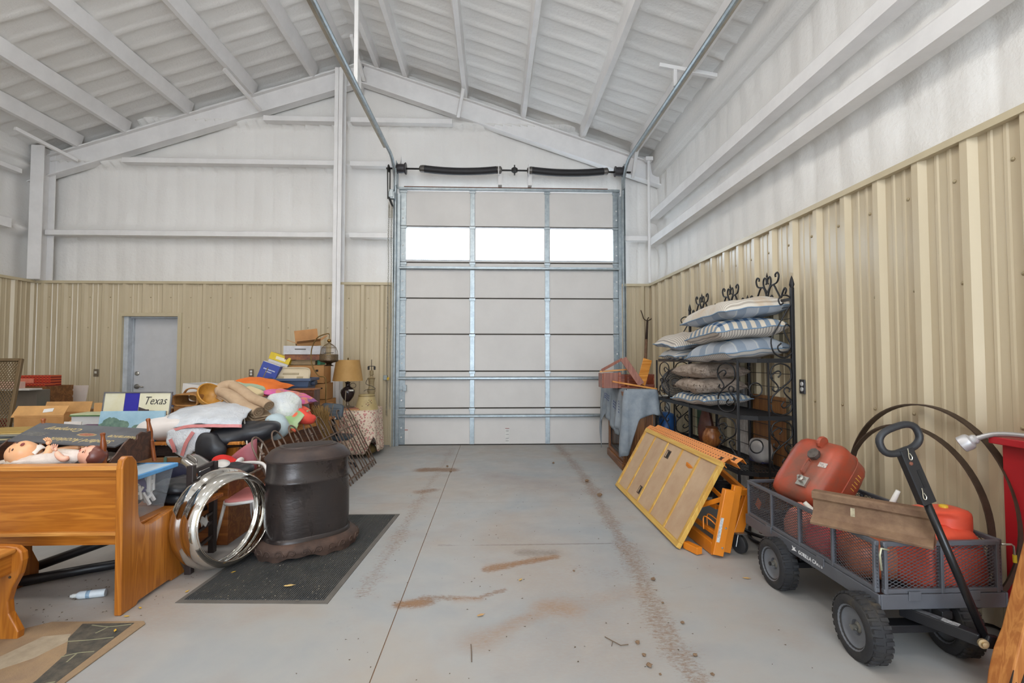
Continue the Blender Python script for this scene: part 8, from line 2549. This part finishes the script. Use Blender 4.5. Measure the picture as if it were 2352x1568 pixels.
obj('ring_handle', MB().tube([T @ V((0.075 + 0.042 * math.cos(a), 0, 0.315 + 0.035 * math.sin(a))) for a in [i * math.pi / 8 for i in range(16)]], 0.004, 5, closed=True), mat('#5d5142', 0.4, 0.6), parent=L1, smooth=True)
obj('price_tag', MB().box((-2.04, 7.12, 0.95), (0.07, 0.003, 0.022)), mat('#e0dbcb', 0.7), parent=L1)
obj('lamp_shade', MB().lathe([(0.212, 0.385), (0.165, 0.685), (0.161, 0.685), (0.208, 0.385)], 32, T, closed=True), mat('#b58d52', 0.7, 0, 0.08, 4, col2='#a37a42'), parent=L1, smooth=True, auto=50)
obj('finial', MB().lathe([(0.004, 0.68), (0.010, 0.695), (0.012, 0.705), (0.005, 0.715), (0, 0.725)], 10, T), M_brs, parent=L1)
obj('cord', MB().tube(smoothpath([T @ V((0.0, -0.10, 0.02)), T @ V((0.0, -0.112, 0.13)), T @ V((0.01, -0.113, 0.25))], 4), 0.004, 5), mat('#b5a58a', 0.6), parent=L1)
L2_ = thing('tole_lamp', 'old cream painted lamp base with bare sockets beside the shaded lamp', 'lamp', (-1.84, 7.48, 0.67))
T = Mx.Translation((-1.84, 7.48, 0.67))
M_crm = mat('#a08d68', 0.6, 0, 0.15, 9, col2='#7f6d4c')
obj('base', MB().lathe([(0.085, 0), (0.085, 0.02), (0.05, 0.03), (0.05, 0.22), (0.06, 0.24), (0.058, 0.27), (0.042, 0.30), (0.036, 0.36), (0.05, 0.43), (0.064, 0.44), (0.03, 0.455), (0.018, 0.48), (0.03, 0.49), (0.03, 0.55), (0.012, 0.56)], 18, T), M_crm, parent=L2_, smooth=True, auto=40)
obj('stem', MB().tube([T @ V((0, 0, 0.55)), T @ V((0, 0, 0.72))], 0.005, 6).tube([T @ V((-0.045, 0, 0.62)), T @ V((0.045, 0, 0.62))], 0.005, 5), M_darksteel, parent=L2_)
for sx2 in (-0.045, 0.045):
    obj('socket', MB().lathe([(0.014, 0), (0.016, 0.045), (0.01, 0.055)], 10, T @ Mx.Translation((sx2, 0, 0.565))), M_darksteel, parent=L2_)
obj('cord', MB().tube(smoothpath([T @ V((-0.04, -0.05, 0.44)), T @ V((-0.07, -0.05, 0.36)), T @ V((0.03, -0.07, 0.32)), T @ V((0.07, -0.06, 0.28)), T @ V((-0.05, -0.08, 0.27)), T @ V((-0.09, -0.08, 0.25))], 5), 0.004, 5), M_darksteel, parent=L2_)
L3 = thing('metal_shade', 'cream painted metal lampshade with faded flowers standing on the table', 'lampshade', (-1.84, 7.22, 0.672))
T = Mx.Translation((-1.84, 7.22, 0.672))
obj('shade', MB().lathe([(0.165, 0.0), (0.115, 0.19), (0.112, 0.215), (0.108, 0.215), (0.161, 0.0)], 32, T, closed=True), mat('#b9a576', 0.55, 0, 0.1, 6, col2='#a58f60'), parent=L3, smooth=True, auto=40)
obj('gilt_band', MB().lathe([(0.118, 0.185), (0.1145, 0.205)], 32, T, cap=False), mat('#8a754a', 0.5), parent=L3, smooth=True)
rnd = random.Random(2)
for k in range(9):
    a = R(-75) + rnd.uniform(-0.5, 0.5)
    z = rnd.uniform(0.05, 0.14)
    r = 0.165 - 0.05 * z / 0.19 + 0.0015
    c = T @ V((r * math.cos(a), r * math.sin(a), z))
    n = V((math.cos(a), math.sin(a), 0.26)).normalized()
    x_, y_, z_ = frame_from(n)
    obj('painted_flower', MB()._add and xf(MB().prism([(0.010 * math.cos(q), 0.007 * math.sin(q)) for q in [i * math.pi / 3 for i in range(6)]], 0.0008), Mx(((x_.x, y_.x, z_.x, c.x), (x_.y, y_.y, z_.y, c.y), (x_.z, y_.z, z_.z, c.z), (0, 0, 0, 1)))), mat(('#8a5a4a', '#7d6a4a', '#6a5a4a')[k % 3], 0.7), parent=L3)

# ---- small dresser back, straw broom, black office chair between table and boxes
DR = thing('wooden_dresser', 'dark brown wooden dresser door with brass knob right of the cushions', 'dresser', (-2.26, 5.95, 0))
obj('carcass', MB().bx(-2.40, -2.13, 5.93, 6.12, 0.70, 1.03), wood('#6b3d20', '#4d2813', 'z', 0.9, 0.4), parent=DR, bev=0.003)
obj('top_edge', MB().bx(-2.41, -2.12, 5.915, 6.13, 1.03, 1.045), wood('#a06a3c', '#84502a', 'x', 0.9, 0.4), parent=DR, bev=0.002)
obj('door', MB().bx(-2.39, -2.15, 5.918, 5.93, 0.72, 1.01), wood('#7a4623', '#5a2f16', 'z', 0.9, 0.4), parent=DR, bev=0.003)
obj('knob', MB().lathe([(0.005, 0), (0.005, 0.012), (0.013, 0.02), (0.010, 0.03), (0, 0.032)], 12, Mx.Translation((-2.235, 5.918, 0.975)) @ Mx.Rotation(R(90), 4, 'X')), mat('#c9b070', 0.3, 0.8), parent=DR, smooth=True)
obj('legs', MB().bx(-2.40, -2.13, 5.95, 6.10, 0.0, 0.70), wood('#6b3d20', '#4d2813', 'z', 0.9, 0.4), parent=DR) if False else None
BR = thing('straw_fan', 'bundle of dried straw fanned out beyond the fence hoops', 'straw bundle', (-1.93, 5.75, 0.40))
sm_ = MB()
rnd = random.Random(9)
for i in range(150):
    a = rnd.uniform(-0.5, 0.5)
    b = V((-1.90 + rnd.uniform(-0.03, 0.03), 5.72 + rnd.uniform(-0.05, 0.05), 0.45))
    d = V((-0.18 + a * 0.28, rnd.uniform(-0.18, 0.18), 1)).normalized()
    L = rnd.uniform(0.34, 0.46)
    sm_.tube([b, b + d * L * 0.6, b + d * L + V((a * 0.07, 0, -0.02))], 0.0028, 3)
o = obj('straw', sm_, mat('#a3814c', 0.8, 0, 0.25, 20, col2='#7a5c30'), parent=BR)
o['kind'] = 'stuff'
obj('bound_stem', MB().lathe([(0.035, 0), (0.05, 0.3), (0.045, 0.47)], 12, Mx.Translation((-1.90, 5.72, 0.0))), mat('#6b5130', 0.85, 0, 0.2, 30), parent=BR)
OC = thing('office_chair', 'grey-black office chair back seen between the straw and the flowered table', 'chair', (-2.02, 6.3, 0))
M_ofc = mat('#3b4650', 0.5, 0, 0.06)
M = place((-2.03, 6.28, 0.74), R(-12), R(6), R(8))
obj('backrest', xf(rounded_box(0.27, 0.04, 0.20, 6, 30, 14), M), M_ofc, parent=OC, smooth=True)
for k in range(4):
    obj('rib', xf(MB().box((0, -0.023, -0.06 + 0.035 * k), (0.20, 0.006, 0.008)), M), mat('#4a5762', 0.5), parent=OC, bev=0.002)
obj('stem', MB().tube([(-2.02, 6.28, 0.66), (-2.0, 6.27, 0.50), (-1.98, 6.3, 0.42)], 0.02, 8), M_blk, parent=OC, smooth=True)
obj('seat', xf(rounded_box(0.36, 0.36, 0.06, 5, 28, 12), Mx.Translation((-2.0, 6.40, 0.40))), M_ofc, parent=OC, smooth=True)
obj('column', MB().tube([(-2.0, 6.40, 0.08), (-2.0, 6.40, 0.38)], 0.025, 10), M_blk, parent=OC)
for k in range(5):
    a = k * 2 * math.pi / 5 + 0.3
    obj('base_arm', MB().beam((-2.0, 6.40, 0.08), (-2.0 + 0.22 * math.cos(a), 6.40 + 0.22 * math.sin(a), 0.05), 0.03, 0.025), M_blk, parent=OC)
    obj('caster', MB().ball((-2.0 + 0.22 * math.cos(a), 6.40 + 0.22 * math.sin(a), 0.026), 0.026, nu=10, nv=8), M_blk, parent=OC, smooth=True)
obj('price_sticker', xf(MB().box((0.04, -0.023, -0.085), (0.04, 0.003, 0.022)), M), mat('#e6e2da', 0.6), parent=OC)
# ================================================================ FAR LEFT: folding tables of boxes, pictures and frames
def ftable(label, x0, x1, y0, y1, z):
    t = thing('folding_table', label, 'table', ((x0 + x1) / 2, (y0 + y1) / 2, 0))
    obj('table_top', MB().bx(x0, x1, y0, y1, z - 0.035, z), mat('#8d8478', 0.6, 0, 0.06), parent=t, bev=0.006)
    for x in (x0 + 0.12, x1 - 0.12):
        for y in (y0 + 0.08, y1 - 0.08):
            obj('leg', MB().tube([(x, y, 0), (x, y, z - 0.035)], 0.014, 8), M_darksteel, parent=t)
        obj('leg_brace', MB().tube([(x, y0 + 0.08, 0.18), (x, y1 - 0.08, 0.18)], 0.01, 6), M_darksteel, parent=t)
    return t
ftable('folding table behind the cradle carrying pictures and books', -4.75, -2.88 - 0.45, 4.08, 4.84, 0.70)
ftable('second folding table carrying cardboard boxes', -5.25, -3.36, 4.90, 5.70, 0.70)
ftable('third folding table along the tan wall under the slatted crate', -6.6, -4.4, 6.05, 6.95, 0.74)

# stained-glass style Texas panel and the landscape canvas in front of it
TX = thing('texas_panel', 'framed glass panel lettered Texas with a blue pane behind the landscape canvas', 'panel', (-3.28, 4.62, 0.70), tilt=(R(-9), 0, R(2)))
def txo(nm, mb, m, **k):
    return obj(nm, mb, m, parent=TX, local=True, **k)
M_cme = mat('#c9c6bd', 0.35, 0, 0.04, 5)
W_, H_ = 0.60, 0.40
txo('frame', MB().bx(-W_ / 2, W_ / 2, -0.01, 0.008, H_ - 0.012, H_).bx(-W_ / 2, W_ / 2, -0.01, 0.008, 0, 0.012).bx(-W_ / 2, -W_ / 2 + 0.012, -0.01, 0.008, 0.012, H_ - 0.012).bx(W_ / 2 - 0.012, W_ / 2, -0.01, 0.008, 0.012, H_ - 0.012), mat('#77767a', 0.4, 0.5), bev=0.002)
txo('cream_pane', MB().bx(-0.288, -0.115, -0.004, 0.004, 0.012, H_ - 0.012), mat('#d3d0bd', 0.3, 0, 0.06, 5, col2='#c9c3a0'))
txo('blue_pane', MB().bx(-0.112, 0.012, -0.004, 0.004, 0.012, H_ - 0.012), mat('#2a2796', 0.3, 0, 0.04), label='deep blue glass pane')
txo('cream_pane', MB().bx(0.015, 0.288, -0.004, 0.004, 0.012, H_ - 0.012), mat('#d8d3bd', 0.3, 0, 0.06, 5, col2='#cdc8a8'))
hills = [(0.018, 0.14), (0.018, 0.262), (0.05, 0.25), (0.085, 0.238), (0.11, 0.238), (0.112, 0.228), (0.16, 0.226), (0.20, 0.214), (0.24, 0.22), (0.275, 0.20), (0.285, 0.14)]
txo('dark_hills', MB().prism(hills, 0.0016, Mx(((1, 0, 0, 0), (0, 0, -1, -0.004), (0, 1, 0, 0), (0, 0, 0, 1)))), mat('#453a3b', 0.4, 0, 0.1), label='dark brown hill silhouettes')
TXM = WM[TX.name]
text('lettering', 'Texas', 0.105, TXM @ Mx.Translation((0.155, -0.0052, 0.315)) @ Mx.Rotation(R(90), 4, 'X'), mat('#3b3836', 0.5, 0, 0), TX, sx=0.8, shear=0.35)
LP_ = thing('landscape_painting', 'unframed canvas painting of trees under a blue sky leaning on the Texas panel', 'painting', (-3.17, 4.42, 0.70), tilt=(R(-11), 0, R(2)))
LPM = WM[LP_.name]
t_ = NT('painted_landscape')
_c = t_.n('ShaderNodeTexCoord')
sp = t_.n('ShaderNodeSeparateXYZ')
t_.l(_c.outputs['Object'], sp.inputs[0])
n1 = t_.noise(_c.outputs['Object'], 9, 4, 0.6)
n2 = t_.noise(_c.outputs['Object'], 26, 4, 0.6)
zz_ = t_.math('ADD', sp.outputs[2], t_.math('MULTIPLY', t_.math('SUBTRACT', n2, 0.5), 0.035))
sky = t_.ramp(n1, [(0.3, '#86a9bd'), (0.7, '#9dbccb')])
grass = t_.ramp(n2, [(0.3, '#a3a186'), (0.55, '#b2a68a'), (0.7, '#8f9a80')])
base = t_.mix(t_.math('GREATER_THAN', zz_, 0.098), grass, sky)
def blob(x, z, rx_, rz_):
    a = t_.math('DIVIDE', t_.math('SUBTRACT', sp.outputs[0], x), rx_)
    b = t_.math('DIVIDE', t_.math('SUBTRACT', zz_, z), rz_)
    return t_.math('ADD', t_.math('MULTIPLY', a, a), t_.math('MULTIPLY', b, b))
d_ = None
for q in ((-0.165, 0.135, 0.075, 0.055), (-0.07, 0.125, 0.055, 0.04), (0.07, 0.105, 0.06, 0.022), (0.2, 0.105, 0.08, 0.025), (-0.24, 0.11, 0.05, 0.03)):
    b = blob(*q)
    d_ = b if d_ is None else t_.math('MINIMUM', d_, b)
base = t_.mix(t_.math('LESS_THAN', d_, 1.0), base, t_.ramp(n2, [(0.35, '#4f6a60'), (0.65, '#6f8878')]))
t_.set(base, 0.7)
obj('canvas', MB().bx(-0.27, 0.27, -0.010, 0.010, 0.0, 0.245), t_.m, parent=LP_, local=True, bev=0.002)
obj('stretcher', MB().bx(-0.27, 0.27, 0.010, 0.022, 0.0, 0.03).bx(-0.27, 0.27, 0.010, 0.022, 0.215, 0.245), mat('#b59a72', 0.7), parent=LP_, local=True)
cow = MB().box((0.02, -0.0112, 0.055), (0.045, 0.002, 0.02)).box((0.0, -0.0112, 0.032), (0.008, 0.002, 0.04)).box((0.035, -0.0112, 0.032), (0.008, 0.002, 0.04)).box((-0.012, -0.0112, 0.075), (0.02, 0.002, 0.022))
obj('painted_animal', cow, mat('#b9c2c6', 0.7, 0, 0.3, 60), parent=LP_, local=True, label='small pale painted animal')

# cartons, boxes, books and boards on the tables
carton('open_box', 'open tan carton with a white address label and one long raised flap', (-4.42, 5.12, 0.70), (0.44, 0.34, 0.15), R(4), M_card, mat('#c3935a', 0.75), (('F', 172, 0.0),) if False else (('B', 20, 0.11),), True)
lbx = bpy.data.objects['open_box']
obj('flap', MB().box((-0.02, -0.13, 0.185), (0.46, 0.006, 0.13), Mx.Rotation(R(-38), 3, 'X')), mat('#c3935a', 0.75), parent=lbx, local=True)
obj('address_label', MB().box((0.05, -0.128, 0.196), (0.085, 0.003, 0.04), (Mx.Rotation(R(-38), 3, 'X') @ Mx.Rotation(R(-8), 3, 'Y'))), mat('#dfddda', 0.6), parent=lbx, local=True)
carton('open_box', 'small tan carton open at the top to the right of the labelled carton', (-4.02, 5.20, 0.70), (0.30, 0.26, 0.12), R(6), M_card, mat('#c3935a', 0.75), (('B', 6, 0.12), ('F', 115, 0.10), ('R', 60, 0.06)), True)
tag(obj('white_board', MB().box((-5.78, 6.93, 0.89), (0.46, 0.012, 0.30), Mx.Rotation(R(-10), 3, 'X')), mat('#c6b8ae', 0.6, 0, 0.04), bev=0.002), 'plain off-white board leaning on the tan wall beside the slatted crate', 'board')
# slatted crate with red patterned boxes
CRT = thing('slatted_crate', 'brown wooden slatted crate filled with red patterned gift boxes', 'crate', (-5.80, 6.5, 0.74))
M_crt = wood('#8f5f33', '#6f4522', 'x', 0.9, 0.55)
for z in (0.0, 0.085, 0.17, 0.25):
    obj('slat', MB().bx(-6.08, -5.54, 6.30, 6.312, 0.755 + z, 0.81 + z), M_crt, parent=CRT, bev=0.002)
    obj('slat', MB().bx(-6.08, -5.54, 6.69, 6.702, 0.755 + z, 0.81 + z), M_crt, parent=CRT, bev=0.002)
for x in (-6.08, -5.555):
    obj('end_board', MB().bx(x, x + 0.016, 6.312, 6.69, 0.745, 1.06), M_crt, parent=CRT, bev=0.002)
obj('base', MB().bx(-6.08, -5.54, 6.31, 6.69, 0.742, 0.752), M_crt, parent=CRT)
t_ = NT('red_tartan')
_c = t_.n('ShaderNodeTexCoord')
sp = t_.n('ShaderNodeSeparateXYZ')
t_.l(_c.outputs['Object'], sp.inputs[0])
t_.set(t_.mix(band(t_, sp.outputs[0], 24, 0.45), '#a83222', t_.mix(band(t_, sp.outputs[2], 30, 0.4), '#7d1f1a', '#c95a2c')), 0.5)
M_tart = t_.m
for k, (b, lb) in enumerate((((-6.05, -5.58, 6.33, 6.48, 0.755, 1.095), 'red patterned gift box at the front of the slatted crate'), ((-6.05, -5.66, 6.50, 6.66, 0.755, 1.19), 'taller red patterned gift box at the back of the slatted crate'), ((-6.04, -5.86, 6.485, 6.498, 0.755, 1.15), 'coral pink card standing between the gift boxes in the crate'))):
    tag(obj('gift_box' if k < 2 else 'pink_card', MB().bx(*b), M_tart if k < 2 else mat('#d9826a', 0.7), bev=0.003), lb, 'box' if k < 2 else 'card', None)
GT = tag(obj('green_tray', MB().box((-5.25, 6.15, 0.80), (0.42, 0.2, 0.012), Mx.Rotation(R(28), 3, 'X') @ Mx.Rotation(R(-6), 3, 'Y')).bx(-5.45, -5.05, 6.20, 6.26, 0.742, 0.86), mat('#7fa58e', 0.55, 0, 0.08), bev=0.003), 'pale green tray tilted in front of the slatted crate', 'tray')
tag(obj('brown_tray', MB().bx(-4.85, -4.50, 6.08, 6.3, 0.742, 0.755).bx(-4.85, -4.50, 6.08, 6.09, 0.755, 0.80).bx(-4.85, -4.50, 6.29, 6.30, 0.755, 0.80).bx(-4.85, -4.84, 6.09, 6.29, 0.755, 0.80), mat('#7a5636', 0.5), bev=0.003), 'shallow brown tray behind the white green-edged box', 'tray')
WGB = thing('white_box', 'white storage box with green-edged lid left of the landscape canvas', 'box', (-3.93, 5.0, 0.70), R(3))
obj('carton_body', MB().bx(-0.14, 0.14, -0.09, 0.12, 0.0, 0.155), mat('#c9c7c6', 0.6, 0, 0.03), parent=WGB, local=True, bev=0.003)
obj('lid', MB().bx(-0.145, 0.145, -0.10, 0.125, 0.155, 0.170), mat('#b9bd98', 0.6), parent=WGB, local=True, bev=0.003)
obj('green_edge', MB().bx(-0.147, 0.147, -0.103, -0.10, 0.147, 0.158), mat('#4c7040', 0.6), parent=WGB, local=True)
obj('label_holder', MB().bx(0.04, 0.11, -0.096, -0.09, 0.06, 0.08), mat('#e1dfdc', 0.4), parent=WGB, local=True, bev=0.002)
# stack of folders and records at the left edge
stk = [('#a78a4a', 0.014), ('#c7ad72', 0.010), ('#8d8b80', 0.016), ('#5d6263', 0.018), ('#b5ab88', 0.014), ('#4b4f50', 0.020), ('#2f2c2a', 0.016)][::-1]
z = 0.70
for k, (c, h) in enumerate(stk):
    lb = ['black folder lowest in the stack at the left edge', 'charcoal folder second from the bottom of the left stack', 'khaki folder third from the bottom of the left stack', 'slate folder in the middle of the left stack', 'grey folder third from the top of the left stack', 'cream folder just under the top one of the left stack', 'golden brown folder topmost in the left stack'][k]
    M = place((-4.08 + 0.015 * ((k * 7) % 3), 4.32, z + h / 2), 0, 0, R(6 + 5 * ((k * 5) % 4)))
    tag(obj('folder', xf(MB().box((0, 0, 0), (0.44, 0.32, h * 0.92)), M), mat(c, 0.6, 0, 0.05), bev=0.002), lb, 'folder', 'folders stacked at the left edge')
    z += h
tag(obj('turquoise_book', xf(MB().box((0, 0, 0), (0.20, 0.16, 0.10)), place((-3.72, 4.42, 0.751), 0, 0, R(8))), mat('#4fb0c4', 0.5), bev=0.003), 'turquoise book edge showing beside the folder stack', 'book')
tag(obj('purple_book', xf(MB().box((0, 0, 0), (0.20, 0.15, 0.115)), place((-3.54, 4.50, 0.758), 0, 0, R(4))), mat('#5d3f5f', 0.5, 0, 0.06), bev=0.003), 'dark purple album lying behind the far cradle post', 'album')
tag(obj('white_card', MB().box((-3.56, 4.30, 0.785), (0.135, 0.012, 0.17), Mx.Rotation(R(-10), 3, 'X') @ Mx.Rotation(R(4), 3, 'Z')), mat('#d2cac4', 0.6), bev=0.002), 'small off-white card standing between the cradle post and the canvas', 'card')
PLS = thing('china_cow', 'white china animal ornament with black spots lying before the white box', 'ornament', (-3.44, 4.20, 0.70))
obj('body', xf(rounded_box(0.20, 0.12, 0.115, 2.4, 22, 14), Mx.Translation((-3.45, 4.22, 0.757))), mat('#d8d4ce', 0.35, 0, 0.03), parent=PLS, smooth=True)
obj('head', xf(rounded_box(0.09, 0.08, 0.08, 2.3, 18, 12), Mx.Translation((-3.35, 4.19, 0.76))), mat('#d8d4ce', 0.35, 0, 0.03), parent=PLS, smooth=True)
for k, (x, y, z_) in enumerate(((-3.365, 4.16, 0.785), (-3.345, 4.155, 0.775), (-3.42, 4.19, 0.81))):
    obj('spot', MB().ball((x, y, z_), (0.014, 0.012, 0.010), nu=8, nv=6), mat('#2b2725', 0.35), parent=PLS, smooth=True)
# books and box right of the Texas panel
BKS = [(0.05, '#8a5f38'), (0.022, '#c9c6c0'), (0.012, '#3d5590'), (0.03, '#9a6a3c'), (0.018, '#3a3f2c'), (0.028, '#a8542f'), (0.018, '#2f4f8a')]
z = 0.683
tag(obj('brown_crate', MB().bx(-3.62, -3.32, 5.22, 5.52, 0.70, 0.885), mat('#7d5330', 0.6, 0, 0.1), bev=0.004), 'brown wooden box under the books right of the Texas panel', 'box')
z = 0.885
for k, (h, c) in enumerate(BKS[1:]):
    lb = ['white book lowest of the pile right of the Texas panel', 'thin dark blue book second in the pile beside the Texas panel', 'brown book in the middle of the pile beside the Texas panel', 'dark olive book in the pile beside the Texas panel', 'rust red book near the top beside the Texas panel', 'blue covered book topmost right of the Texas panel'][k]
    tag(obj('book', xf(MB().box((0, 0, 0), (0.28 - 0.01 * (k % 3), 0.22, h * 0.94)), place((-3.46 + 0.01 * (k % 2), 5.36, z + h / 2), 0, 0, R(-6 + 4 * (k % 4)))), mat(c, 0.5, 0, 0.05), bev=0.002), lb, 'book', 'books right of the Texas panel')
    z += h
# bronze mesh frame leaning at the far left
MF = thing('mesh_frame', 'bronze framed diamond mesh screen leaning back at the left edge', 'screen', (-5.1, 5.2, 0.0))
mA, mB_ = V((-4.72, 4.98, 0.70)), V((-4.84, 5.22, 1.40))
ux_ = V((-1, 0.0, 0)).normalized()
vz_ = (mB_ - mA).normalized()
Hm = (mB_ - mA).length
Lm = 0.62
mn_ = ux_.cross(vz_).normalized()
M_brz = mat('#6d5a40', 0.45, 0.4, 0.08)
for p, q in ((mA, mB_), (mA + ux_ * Lm, mB_ + ux_ * Lm), (mB_ + vz_ * -0.012, mB_ + ux_ * Lm + vz_ * -0.012), (mA + vz_ * 0.012, mA + ux_ * Lm + vz_ * 0.012)):
    obj('frame_bar', MB().beam(p, q, 0.03, 0.03, up=mn_), M_brz, parent=MF, bev=0.003)
o = obj('wire_mesh', lattice(MB(), mA + ux_ * 0.01, ux_, vz_, Lm - 0.02, Hm, 1.5, 0.042, 0.006), M_brz, parent=MF)
o['kind'] = 'stuff'
# items seen through the mesh
for nm, lb, b, c, ct in (('white_tray', 'white plastic tray seen through the mesh screen', (-5.98, -5.42, 5.95, 6.12, 1.03, 1.05), '#cfcac5', 'tray'),
                         ('dark_case', 'dark case under the white tray behind the mesh screen', (-6.0, -5.44, 6.07, 6.25, 0.742, 1.03), '#6b6259', 'case'),
                         ('red_tin', 'dark red tin standing behind the mesh screen at the left edge', (-4.98, -4.88, 5.05, 5.15, 0.70, 0.80), '#9a2f2c', 'tin'),
                         ('green_cloth_box', 'olive green box behind the mesh screen', (-4.95, -4.70, 5.3, 5.6, 0.70, 0.88), '#6d7355', 'box'),
                         ('pink_box', 'pale pink box on the white tray behind the mesh screen', (-5.9, -5.6, 6.0, 6.1, 1.05, 1.13), '#cda79a', 'box')):
    tag(obj(nm, MB().bx(*b), mat(c, 0.6, 0, 0.08), bev=0.004), lb, ct)
# ================================================================ SMALL THINGS ON THE FLOOR
def leaf(x, y, s_, rz, c, label, z=0.0, curl_=0.25):
    def fn(u, v):
        a = (u - 0.5) * 2
        w_ = 0.42 * (1 - a * a) ** 0.8 * (1 + 0.12 * math.sin(5 * a))
        b = (v - 0.5) * 2 * w_
        return (a * s_, b * s_, 0.004 + s_ * curl_ * (b * b * 1.2 + 0.25 * a * a) + 0.0015)
    mb = xf(MB().sheet(8, 4, fn, 0.0012), place((x, y, z), 0, 0, rz))
    mb.tube([place((x, y, z), 0, 0, rz) @ V((s_ * q, 0, 0.006 + 0.02 * s_ * (q - 0.9))) for q in (0.85, 1.25)], 0.0012, 4)
    return tag(obj('dry_leaf', mb, mat(c, 0.8, 0, 0.1, 30), smooth=True), label, 'leaf')
leaf(-1.25, 3.10, 0.030, 0.2, '#d8b878', 'pale dry leaf on the ribbed mat in front of the stove', z=0.010)
leaf(-0.07, 2.73, 0.022, 0.5, '#c29a68', 'curled tan leaf on the concrete beyond the brown smear')
leaf(0.17, 3.15, 0.017, 0.9, '#d0a85c', 'small yellow leaf in the middle of the floor by the wet stain')
leaf(1.61, 3.12, 0.023, -0.3, '#c9a268', 'tan leaf on the floor left of the cart wheel')
leaf(1.93, 2.52, 0.024, 0.1, '#8d7860', 'dull brown leaf on the floor between the cart wheels') if False else None
for k, (x, y) in enumerate(((-1.99, 2.79), (-1.84, 3.07), (-1.98, 2.88), (-1.69, 3.31), (-1.93, 2.63))):
    leaf(x, y, 0.013, k * 1.3, '#e0b23a', ['yellow leaf scrap touching the foot of the pew end', 'yellow leaf scrap at the left edge of the ribbed mat', 'yellow leaf scrap just right of the pew end', 'yellow leaf scrap under the chrome ring', 'yellow leaf scrap on the worn door mat'][k], z=0.010 if k in (3, 4) else 0.0)
def clod(x, y, s_, k, label):
    fnc = lambda d: 0.75 + 0.5 * mn.noise(d * 1.7 + V((k * 3.1, k, 0)))
    mb = MB().ball((x, y, s_ * 0.45), (s_, s_ * 0.8, s_ * 0.6), nu=10, nv=7, fn=fnc)
    zmin = min(p[2] for p in mb.v)
    mb.v = [(a, b, c - zmin) for a, b, c in mb.v]
    tag(obj('dirt_clod', mb, mat('#6e5844', 0.95, 0, 0.2, 40, col2='#8a7058')), label, 'clod', 'clods of dirt on the concrete')
CL = [(0.71, 2.44, 0.016), (0.71, 2.34, 0.013), (0.71, 2.26, 0.017), (0.95, 2.33, 0.014), (1.0, 2.61, 0.014), (1.01, 3.12, 0.018), (1.08, 5.01, 0.035), (0.53, 3.27, 0.010), (0.74, 2.20, 0.008), (0.97, 2.19, 0.011), (0.97, 2.83, 0.010), (1.06, 5.6, 0.03), (0.80, 6.6, 0.02), (-0.53, 6.15, 0.02), (-0.60, 6.45, 0.02)]
for k, (x, y, s_) in enumerate(CL):
    clod(x, y, s_, k, 'small brown clod of dried dirt dropped on the concrete floor')
for k, (a, b, c, lb) in enumerate((((0.56, 2.50), (0.62, 2.42), (0.66, 2.43), 'small forked twig on the concrete left of the clods'), ((-0.10, 2.32), (-0.105, 2.40), (-0.11, 2.46), 'thin straight twig on the concrete in the foreground'))):
    tw = MB().tube([(a[0], a[1], 0.004), (b[0], b[1], 0.006), (c[0], c[1], 0.004)], 0.0022, 5)
    if k == 0:
        tw.tube([(0.59, 2.46, 0.005), (0.575, 2.42, 0.004)], 0.0016, 4)
    tag(obj('twig', tw, mat('#6f5c4a', 0.9)), lb, 'twig')
rnd = random.Random(5)
db = MB()
for i in range(420):
    if i < 160:
        x, y = rnd.uniform(-2.75, -1.9), rnd.uniform(2.5, 3.3)
    else:
        x, y = rnd.uniform(-0.9, 1.6), rnd.uniform(2.1, 6.0)
    a, s_ = rnd.uniform(0, 6.28), rnd.uniform(0.002, 0.006)
    db._add([(x + s_ * 1.8 * math.cos(a), y + s_ * 1.8 * math.sin(a), 0.0012), (x + s_ * math.cos(a + 2.2), y + s_ * math.sin(a + 2.2), 0.0015), (x + s_ * math.cos(a + 4.1), y + s_ * math.sin(a + 4.1), 0.003)], [(0, 1, 2)])
o = obj('debris', db, mat('#6b5b4a', 0.95, 0, 0.25, 50))
o['kind'] = 'stuff'
tag(o, 'scattered crumbs of dirt and bark over the concrete floor', 'debris')
